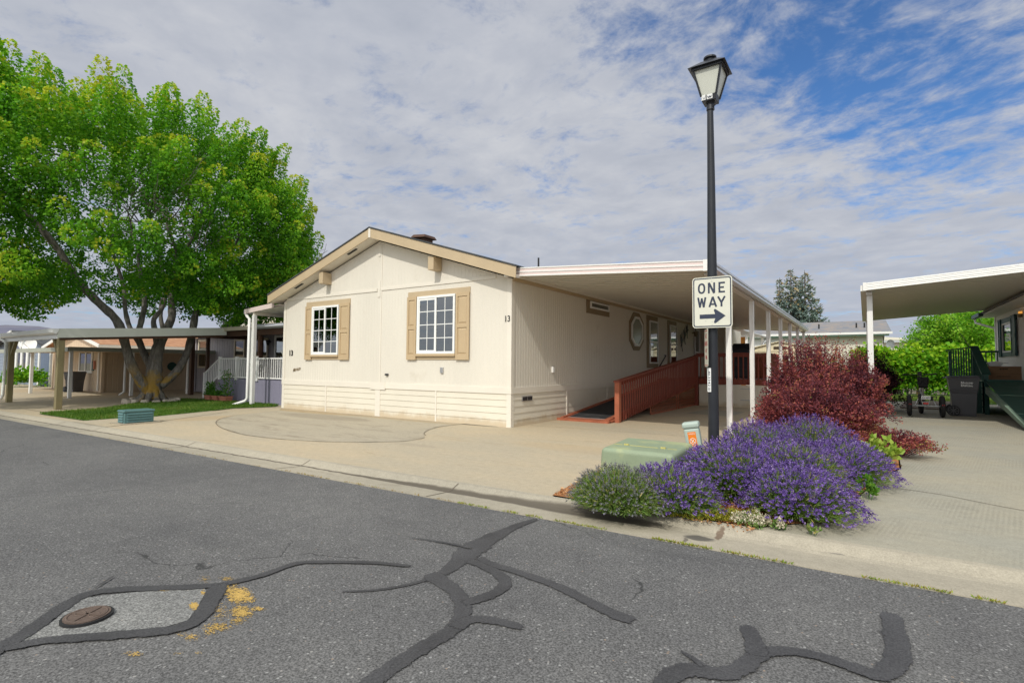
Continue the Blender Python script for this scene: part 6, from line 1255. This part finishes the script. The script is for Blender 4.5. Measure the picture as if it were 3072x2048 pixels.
weed('green leafy weed halfway up the right edge between two lavenders', .0, 6.25, .13, .24, 200, .045)
weed('small weed growing in the kerb joint below the right driveway', -.36, 4.68, .07, .10, 60, .03, f_stem, (.3, 1))
weed('lime green leafy plant between the lavender and the sprawling barberry', .12, 8.55, .30, .34, 420, .085, f_lime, (.1, 1), 'leafy_plant', 'plant')
weed('tiny grass tuft by the spilled bark on the kerb', -.72, 4.60, .05, .05, 40, .02, f_stem, (.3, 1))
def barberry(label, cx, cy, rad, hgt, n, per, mat, lean=(0, 0), ry=None, size=.034, flat=1.0, spread=.35, tall=0.0, grp='barberry shrubs in the bed', seed=0, lump=None):
    t = thing('barberry_shrub', label, 'shrub', (cx, cy, 0), grp)
    b0, m, tp = arcs(cx, cy, n, rad*.45, rad, hgt, lean, flat, droop=.55, zmin=.06, ry=ry)
    if tall: k = RG.uniform(0, 1, n) < .06; tp[k, 2] += RG.uniform(.1, tall, k.sum()); tp[k, :2] += RG.normal(0, .10, (k.sum(), 2))
    ph = RG.uniform(0, 6.28, 4); w = np.sin(tp[:, 0]*5+ph[0])*np.sin(tp[:, 1]*5+ph[1])+np.sin(tp[:, 2]*7+ph[2]); tp[:, 2] *= 1+.09*w
    N = n*per; i = np.repeat(np.arange(n), per); s = RG.uniform(.38, 1.02, N)**.8; p = bez(b0[i], m[i], tp[i], s)+RG.normal(0, .018, (N, 3))
    dd = tp[i]-m[i]; dd /= np.maximum(np.linalg.norm(dd, axis=1, keepdims=True), 1e-6); D = dd*.5+rv(N); sh = np.clip(RG.normal(.44, .2, n)+.22*np.sin(tp[:, 0]*4.1+ph[3])*np.cos(tp[:, 1]*3.7+ph[0]+tp[:, 2]*3), 0, .95)+.10*w
    leaves('foliage', p, D, rv(N), RG.uniform(.7, 1.3, N)*size, RG.uniform(.45, .7, N)*size, np.clip(sh[i]+RG.normal(0, .13, N)+.12*(s-.7), 0, 1), mat, t)
    nb = n; P = [b0, bez(b0, m, tp, np.full(nb, .55))]; e = [P[1], tp]
    leaves('twigs', np.vstack(P), np.vstack([e[0]-P[0], e[1]-P[1]]), rv(2*nb), np.linalg.norm(np.vstack([e[0]-P[0], e[1]-P[1]]), axis=1)*1.1, .008, RG.uniform(0, .4, 2*nb), mat, t); return t
BG = 'barberry shrubs in the bed'
barberry('bright burgundy barberry mound in front, just behind the lavender', -.72, 9.75, 1.0, 1.02, 1400, 26, f_barb, (.05, 0), .85)
barberry('tallest burgundy barberry with stray twigs, behind the front mound beside the awning posts', -.98, 12.6, .95, 1.58, 1300, 26, f_barb, (0, 0), 1.2, .042, tall=.18)
barberry('reddish barberry between the tallest one and the white corner post', -.30, 13.2, .80, 1.45, 800, 26, f_barb, (0, 0), .9, .042, tall=.2)
barberry('dark burgundy barberry behind the white corner post', .02, 19.5, .85, 1.62, 800, 26, f_barbd, (.12, 0), 1.2, .05)
barberry('low sprawling barberry with bare twigs over the right driveway', .28, 9.6, .46, .34, 240, 22, f_barb, (.16, -.05), .42, .03, .9)
# ================================================================== MAPLE
TX, TY = -19.3, 7.75
LS = np.array([.371, .929, 0]); LD = np.array([-.929, .371, 0])       # across and along the line of sight
def TP(px, py, d=0.0):          # surveyed point of the trunk
    s, z = (px-449)/92.5, (1214-py)/92.5
    return np.array([TX, TY, 0])+LS*s+LD*d+np.array([0, 0, z])
mp = thing('maple_tree', 'large bright green maple with several grey limbs rising from one lichened trunk', 'tree', (TX, TY, 0))
b = MB(); limbs = []
def limb(pts, rad, n=10, out=True):
    P = [TP(*p) for p in pts]; Q = []
    for i in range(len(P)-1):
        p0, p1, p2, p3 = P[max(i-1, 0)], P[i], P[i+1], P[min(i+2, len(P)-1)]
        for k in range(4): t_ = k/4; Q.append(.5*((2*p1)+(p2-p0)*t_+(2*p0-5*p1+4*p2-p3)*t_*t_+(3*p1-p0-3*p2+p3)*t_**3))
    Q.append(P[-1]); rr = np.interp(np.linspace(0, 1, len(Q)), np.linspace(0, 1, len(rad)), rad)*(1+.06*RG.normal(size=len(Q)))
    b.tube(Q, list(rr), n)
    if out: limbs.append((Q[-1], Q[-1]-Q[-4], rr[-1]))
    return Q
limb([(452, 1222, 0), (450, 1200, 0), (449, 1170, 0), (452, 1130, 0), (454, 1085, 0), (462, 1040, 0), (478, 995, .1), (492, 950, .1), (488, 890, .2), (500, 800, .2)], [.36, .29, .26, .24, .21, .17, .14, .12, .10, .08], 14)
limb([(440, 1185, -.05), (412, 1135, -.2), (392, 1090, -.3), (377, 1030, -.4), (358, 975, -.5), (318, 930, -.6), (275, 880, -.7), (225, 790, -.8), (150, 690, -1)], [.17, .15, .13, .125, .12, .115, .10, .09, .07])
limb([(468, 1165, 0), (505, 1128, .1), (528, 1085, .2), (541, 1040, .3), (550, 985, .4), (558, 930, .5), (580, 850, .6), (640, 760, .8)], [.15, .125, .115, .11, .11, .10, .085, .06])
limb([(445, 1110, .25), (425, 1065, .4), (408, 1015, .6), (414, 965, .8), (420, 900, 1.0), (400, 780, 1.3)], [.11, .10, .10, .09, .08, .05])
limb([(446, 1120, .3), (428, 1080, .5), (410, 1035, .6), (385, 985, .7), (372, 930, .8), (365, 860, .9), (330, 740, 1)], [.09, .085, .08, .07, .065, .06, .04])
limb([(458, 1050, 0), (451, 1005, -.1), (446, 965, -.2), (468, 925, -.3), (470, 860, -.4), (450, 760, -.5)], [.10, .08, .07, .065, .06, .04])
limb([(462, 1050, .1), (470, 1000, .2), (463, 950, .3), (470, 890, .4), (520, 790, .6)], [.09, .07, .065, .06, .04])
for k in range(9):              # root flare
    a = k*.7; r0 = np.array([math.cos(a), math.sin(a), 0]); p = [np.array([TX, TY, .42])+r0*.14, np.array([TX, TY, .16])+r0*.30, np.array([TX, TY, -.02])+r0*RG.uniform(.42, .62)]
    b.tube(p, [.12, .10, .04], 7)
# branching into the crown
def branch(p, d, r, depth):
    d = d/np.linalg.norm(d); L = RG.uniform(1.1, 1.7)*(.82**depth); pts = [p]
    for k in range(3): d = d+RG.normal(0, .16, 3)+np.array([0, 0, .05]); d /= np.linalg.norm(d); pts.append(pts[-1]+d*L/3)
    b.tube(pts, [r, r*.85, r*.72, r*.6], 6 if depth < 2 else 5)
    if depth < 3:
        for k in range(3 if depth < 2 else 2): branch(pts[-1] if k < 2 else pts[-2], d+rv(1)[0]*.75, r*.56, depth+1)
for p, d, r in limbs:
    for k in range(2): branch(p, np.asarray(d)+rv(1)[0]*np.linalg.norm(d)*.5, r*.85, 0)
b.build('trunk', m_bark, mp)
# crown: upright leafy shoots spread through the volume
C0 = np.array([TX, TY, 0])+LS*(-1.35)+np.array([0, 0, 5.55]); rs, rdp, rzz = 6.35, 3.9, 3.75
shoots = []
while len(shoots) < 560:
    v = rv(1)[0]; k = RG.uniform(.35, 1.0)**.32; s, d_, z = v[0]*rs*k, v[1]*rdp*k, v[2]*rzz*k
    if v[2] < 0: z *= .78
    rad = math.hypot(s*.9+.8, d_)
    zz = C0[2]+z; lo = 3.5 if rad < 2.6 else 3.1
    if rad > 3.4: lo = 2.45
    if s > 3.2: lo = 2.75
    if zz < lo: continue
    shoots.append((C0+LS*s+LD*d_+np.array([0, 0, z]), v, k))
for _ in range(75):
    s, d_, z = RG.uniform(-7.2, -2.6), RG.uniform(-3.2, 2.5), RG.uniform(2.9, 4.3); v = np.array([-.6, d_/5, -.35]); shoots.append((np.array([TX, TY, z])+LS*s+LD*d_, v, .9))
for _ in range(60):
    s, d_, z = RG.uniform(2.2, 4.7), RG.uniform(-2.2, 2.5), RG.uniform(2.9, 4.6); v = np.array([.7, d_/5, -.3]); shoots.append((np.array([TX, TY, z])+LS*s+LD*d_, v, .9))
P, D, T, S = [], [], [], []
for p, v, k in shoots:
    outw = LS*v[0]+LD*v[1]; up = np.array([0, 0, 1.0]); ax = up*RG.uniform(.7, 1.2)+outw*RG.uniform(.2, .8)*(1 if k > .7 else .4)+rv(1)[0]*.25
    if v[2] < -.15: ax = outw*.8+up*RG.uniform(-.35, .5)+rv(1)[0]*.3
    ax /= np.linalg.norm(ax); L = RG.uniform(.8, 1.55)*(1.0 if v[2] > -.1 else .85)*(1.3 if v[2] > .55 else 1); n = int(370*L); s = RG.uniform(-.35, 1, n); w = .36*np.sqrt(np.clip(1-np.clip(s, 0, 1)**1.3, 0.01, 1))*RG.uniform(.2, 1, n)**.6+.03
    a = rv(n); a -= ax*(a@ax)[:, None]; a /= np.maximum(np.linalg.norm(a, axis=1, keepdims=True), 1e-6)
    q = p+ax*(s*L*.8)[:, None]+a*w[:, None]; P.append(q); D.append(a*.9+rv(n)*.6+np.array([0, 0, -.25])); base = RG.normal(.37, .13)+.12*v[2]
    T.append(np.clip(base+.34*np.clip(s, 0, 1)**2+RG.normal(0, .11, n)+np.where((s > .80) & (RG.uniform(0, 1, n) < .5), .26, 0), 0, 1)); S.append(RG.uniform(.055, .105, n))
P = np.vstack(P); D = np.vstack(D); S = np.concatenate(S)
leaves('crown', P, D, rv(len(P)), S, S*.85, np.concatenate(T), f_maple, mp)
# ring of stones round the trunk
stones = MB()
for k in range(15):
    a = k*2*math.pi/15+.2; x, y = TX+.72*math.cos(a), TY+.72*math.sin(a)
    t = bpy.data.objects.new('ring_stone', None) if False else None
    sb = MB(); w_, h_, l_ = rnd.uniform(.14, .20), rnd.uniform(.10, .15), rnd.uniform(.10, .14); c_, s_ = math.cos(a+math.pi/2), math.sin(a+math.pi/2)
    P8_ = [(x+(u*w_)*c_-(v*l_)*s_+rnd.uniform(-.02, .02), y+(u*w_)*s_+(v*l_)*c_+rnd.uniform(-.02, .02), z) for z, kx in ((-.02, 1), (h_, .8)) for u, v in ((-.7*kx, -.7*kx), (.7*kx, -.7*kx), (.7*kx, .7*kx), (-.7*kx, .7*kx))]
    sb.hexa(P8_[:4], P8_[4:]); o = sb.build('ring_stone', m_stone, None, .03); tag(o, 'pale rough stone in the ring round the maple trunk', 'stone', 'stones ringing the maple trunk')
# ================================================================== OTHER TREES AND SHRUBS
def leafy_mass(P, spread, n_per, size, tint, up=.2):
    n = len(P)*n_per; i = np.repeat(np.arange(len(P)), n_per); q = P[i]+RG.normal(0, spread, (n, 3)); D = rv(n); D[:, 2] += up; tt = np.clip(np.repeat(RG.normal(tint, .14, len(P)), n_per)+RG.normal(0, .13, n), 0, 1)
    return q, D, rv(n), RG.uniform(.7, 1.3, n)*size, RG.uniform(.5, .8, n)*size, tt
# spruce, two leaders
sp = thing('spruce_tree', 'tall blue green spruce with tan cones at its tops behind the grey roof', 'tree', (-5.7, 60, 0))
b = MB(); P, D, L, W, T = [], [], [], [], []
for tx, ty, top, R0, zlow in ((-6.15, 60, 11.3, 3.2, 3.0), (-4.95, 60.6, 11.2, 2.9, 3.0), (-7.2, 60.4, 10.6, 1.5, 5.5), (-3.9, 60.5, 7.4, 2.1, 3.0)):
    b.tube([(tx, ty, 0), (tx, ty, top*.5), (tx, ty, top)], [.28, .16, .02], 8)
    z = zlow
    while z < top-.1:
        f = (top-z)/(top-2.6); rr = R0*(f**.8)*RG.uniform(.8, 1.12); nb = int(6+8*f)
        for k in range(nb):
            a = RG.uniform(0, 6.28); Lb = rr*RG.uniform(.7, 1.1); m_ = max(4, int(Lb*16)); s = RG.uniform(.15, 1, m_)
            dirv = np.array([math.cos(a), math.sin(a), 0]); q = np.array([tx, ty, z])+dirv*(s*Lb)[:, None]; q[:, 2] += -.22*s*Lb+.18*(s**2)*Lb; q += RG.normal(0, .05, (m_, 3))
            P.append(q); D.append(dirv*.7+rv(m_)*.6+np.array([0, 0, -.15])); L.append(RG.uniform(.22, .40, m_)); W.append(RG.uniform(.10, .17, m_)); cone = (RG.uniform(0, 1, m_) < max(0, .5*(1-f*1.6)))
            T.append(np.where(cone, RG.uniform(.93, 1, m_), np.clip(RG.normal(.38, .22, m_)+.25*(s-.5), 0, .9)))
        z += .30
P = np.vstack(P); b.build('trunk', m_bark, sp); leaves('crown', P, np.vstack(D), rv(len(P)), np.concatenate(L), np.concatenate(W), np.concatenate(T), f_spruce, sp)
# light tree beyond the hedge
t2 = thing('green_tree', 'light green small leaved tree rising behind the right end of the vine hedge', 'tree', (5.0, 36, 0))
b = MB(); cl = []
for k in range(80):
    p = np.array([5.2, 36.0, RG.uniform(.6, 1.6)]); d = np.array([RG.normal(-.12, .55), RG.normal(0, .5), RG.uniform(.6, 1.2)]); d /= np.linalg.norm(d); pts = [p]
    for j in range(6): d = d+RG.normal(0, .12, 3)+np.array([d[0]*.10, 0, -.03]); d /= np.linalg.norm(d); pts.append(pts[-1]+d*.66)
    b.tube(pts, [.05, .04, .03, .025, .02, .015, .008], 5); cl += [pts[j]*(1-u)+pts[j+1]*u for j in range(1, 6) for u in (.0, .5)]
b.tube([(5, 36, -.05), (5, 36, .8), (5.02, 36, 1.7)], [.16, .13, .1], 8); b.build('trunk', m_bark, t2)
cl = np.array(cl); q = leafy_mass(cl, .20, 60, .15, .5); leaves('crown', *q[:3], q[3], q[4]*.8, q[5], f_tree2, t2)
# vine hedge
hd = thing('vine_hedge', 'tall bright green vine hedge with large leaves across the end of the right driveway', 'hedge', (2.2, 32.5, 0))
n = 760; P = np.column_stack([RG.uniform(-.3, 5.2, n), 32.2+np.abs(RG.normal(0, .35, n)), RG.uniform(.1, 1, n)**.8*2.15]); P[:, 1] += .25*(P[:, 2] > 1.9); P[:, 1] -= .25*(P[:, 2] > 1.0); P[:, 2] += .12*np.sin(P[:, 0]*4)
n_p = 28; q = list(leafy_mass(P, .15, n_p, .19, .45, -.1)); q[5] = np.clip(q[5]+.30*(np.clip(q[0][:, 2], 0, 2.3)/2.3-.45), 0, 1); q[1][:, 1] -= .5
q[3] = q[3]*np.where(q[0][:, 2] > 1.0, 1.0, .75); leaves('foliage', q[0], q[1], q[2], q[3], q[3]*.85, q[5], f_vine, hd)
b = MB()
for k in range(26): x = RG.uniform(-.2, 5.1); b.tube([(x, 32.6, 0), (x+RG.normal(0, .1), 32.5, .9), (x+RG.normal(0, .2), 32.4, 1.8)], [.03, .02, .012], 5)
b.build('stem', m_bark, hd)
# shrub by the blue house, orange ball shrub hint
weed('bright green bushy shrub in front of the blue house', -36.0, 8.6, 1.15, .95, 1500, .16, f_vine, (.1, .7), 'garden_shrub', 'shrub')
weed('orange flowering shrub at the far left edge', -41.5, 7.0, .7, .9, 500, .14, f_vine, (.2, .8), 'flower_shrub', 'shrub')
# trees beyond, a soft green band behind the awning and the porch
bt = thing('backyard_tree', 'green tree behind the porch roof seen under the small white awning', 'tree', (-24, 19, 0))
b = MB(); b.tube([(-24, 19, 0), (-24, 19, 2.2), (-23.8, 19, 4)], [.2, .16, .08], 8)
cl = rv(150)*RG.uniform(.55, 1, (150, 1))*np.array([2.4, 2.2, 1.6])+np.array([-24, 19, 4.0])
for k in range(10): b.tube([(-23.9, 19, 2.6), tuple((np.array([-23.9, 19, 2.6])+cl[k])/2+RG.normal(0, .1, 3)), tuple(cl[k])], [.07, .05, .02], 5)
b.build('trunk', m_bark, bt); q = leafy_mass(cl, .30, 90, .15, .35); leaves('crown', *q, f_maple, bt)
# ================================================================== SKY AND LIGHT
sun_dir = Vector((-.17, 1.0, -.97)).normalized()       # direction the light travels
sd = bpy.data.lights.new('sun', 'SUN'); sd.energy = 2.9; sd.angle = R(.6); sd.color = (1.0, .96, .87)
so = bpy.data.objects.new('sun', sd); COL.objects.link(so); so.rotation_euler = sun_dir.to_track_quat('-Z', 'Y').to_euler()
elev = math.asin(-sun_dir.z); az = math.atan2(-sun_dir.x, -sun_dir.y)
w = bpy.data.worlds.new('World'); sc.world = w; w.use_nodes = True; t = NT(w.node_tree)
bg = t.n['Background']; out = t.n['World Output']
sky = t.new('ShaderNodeTexSky', sky_type='NISHITA'); sky.sun_disc = False; sky.sun_elevation = elev; sky.sun_rotation = az; sky.air_density = 1.0; sky.dust_density = .4; sky.ozone_density = 2.5
co = t.new('ShaderNodeTexCoord').outputs['Generated']
sp_ = t.new('ShaderNodeSeparateXYZ'); t.l.new(co, sp_.inputs[0]); X, Y, Z = sp_.outputs
zz = t.math('ADD', t.math('MAXIMUM', Z, 0.0), .10)
cb = t.new('ShaderNodeCombineXYZ'); px = t.math('DIVIDE', X, zz); py = t.math('DIVIDE', Y, zz); t.put(cb.inputs[0], px); t.put(cb.inputs[1], py)
pv = cb.outputs[0]
warp = t.new('ShaderNodeTexNoise'); t.put(warp.inputs['Vector'], pv); warp.inputs['Scale'].default_value = 1.3; warp.inputs['Detail'].default_value = 3
wv = t.new('ShaderNodeVectorMath', operation='MULTIPLY_ADD'); t.l.new(warp.outputs['Color'], wv.inputs[0]); wv.inputs[1].default_value = (.35, .35, 0); t.put(wv.inputs[2], pv)
pw = wv.outputs[0]
pm = t.mapping(pw, (1.0, 1.12, 1), (0, 0, R(28)))
big = t.noise(pw, .8, 3, .5); mid = t.noise(pm, 3.4, 6, .62); fin = t.noise(t.mapping(pw, (1.0, 1.05, 1), (0, 0, R(20))), 11, 6, .66)
# where the deck of cloud thins: a window towards +Y high up, and faint ones elsewhere
def blob(cx, cy, sx, sy):
    a = t.math('DIVIDE', t.math('SUBTRACT', px, cx), sx); c_ = t.math('DIVIDE', t.math('SUBTRACT', py, cy), sy)
    return t.math('EXPONENT', t.math('MULTIPLY', t.math('ADD', t.math('MULTIPLY', a, a), t.math('MULTIPLY', c_, c_)), -1.0))
gap = t.math('ADD', blob(.02, 1.66, .30, .48), t.math('ADD', t.math('MULTIPLY', blob(.35, 2.3, .45, .7), .45), t.math('MULTIPLY', blob(-.3, 1.35, .35, .3), .42)))
dens = t.math('ADD', t.math('MULTIPLY', mid, .95), t.math('MULTIPLY', fin, .75)); dens = t.math('ADD', dens, t.math('MULTIPLY', big, .35))
dens = t.math('SUBTRACT', t.math('ADD', dens, -.62), t.math('MULTIPLY', gap, .45))
cover = t.smooth(dens, -.09, .40)
low_ = t.smooth(Z, .0, .16)          # near the horizon the air is pale
cover = t.math('MAXIMUM', cover, t.math('MULTIPLY', t.math('SUBTRACT', 1.0, low_), .55))
shade = t.math('ADD', t.math('MULTIPLY', t.noise(pw, 1.5, 5, .6), .55), t.math('MULTIPLY', t.noise(pm, 5.0, 5, .6), .45))
cc = t.ramp(shade, [(.26, (.455, .495, .585)), (.48, (.57, .60, .675)), (.70, (.72, .735, .775))])
south = t.smooth(t.math('MULTIPLY', Y, -1.0), -.25, .8)        # cloud behind the camera, towards the sun, brightened to add fill light
cc = t.mix(1.0, cc, t.mix(south, (1.0, 1.0, 1.0), (2.5, 2.45, 2.2)), 'MULTIPLY')
over = t.smooth(Z, .62, .90)        # bright veil added overhead, out of view, to lift the shade
cc = t.mix(1.0, cc, t.mix(over, (1.0, 1.0, 1.0), (1.5, 1.5, 1.45)), 'MULTIPLY')
cc = t.mix(t.math('MULTIPLY', t.math('SUBTRACT', 1.0, t.smooth(Z, .02, .30)), .5), cc, (.47, .53, .66))
skyc = t.mix(1.0, sky.outputs[0], (.60, .92, 1.25), 'MULTIPLY')
t.put(bg.inputs['Color'], skyc); bg.inputs['Strength'].default_value = .12
bg2 = t.new('ShaderNodeBackground'); t.put(bg2.inputs['Color'], cc); bg2.inputs['Strength'].default_value = 1.0
mx = t.new('ShaderNodeMixShader'); t.put(mx.inputs[0], cover); t.l.new(bg.outputs[0], mx.inputs[1]); t.l.new(bg2.outputs[0], mx.inputs[2]); t.l.new(mx.outputs[0], out.inputs[0])
sc.view_settings.view_transform = 'Standard'; sc.view_settings.look = 'None'; sc.view_settings.exposure = -.2; sc.view_settings.gamma = 1
sc.cycles.max_bounces = 8; sc.cycles.diffuse_bounces = 4; sc.cycles.transparent_max_bounces = 12; sc.cycles.use_denoising = True
finish()
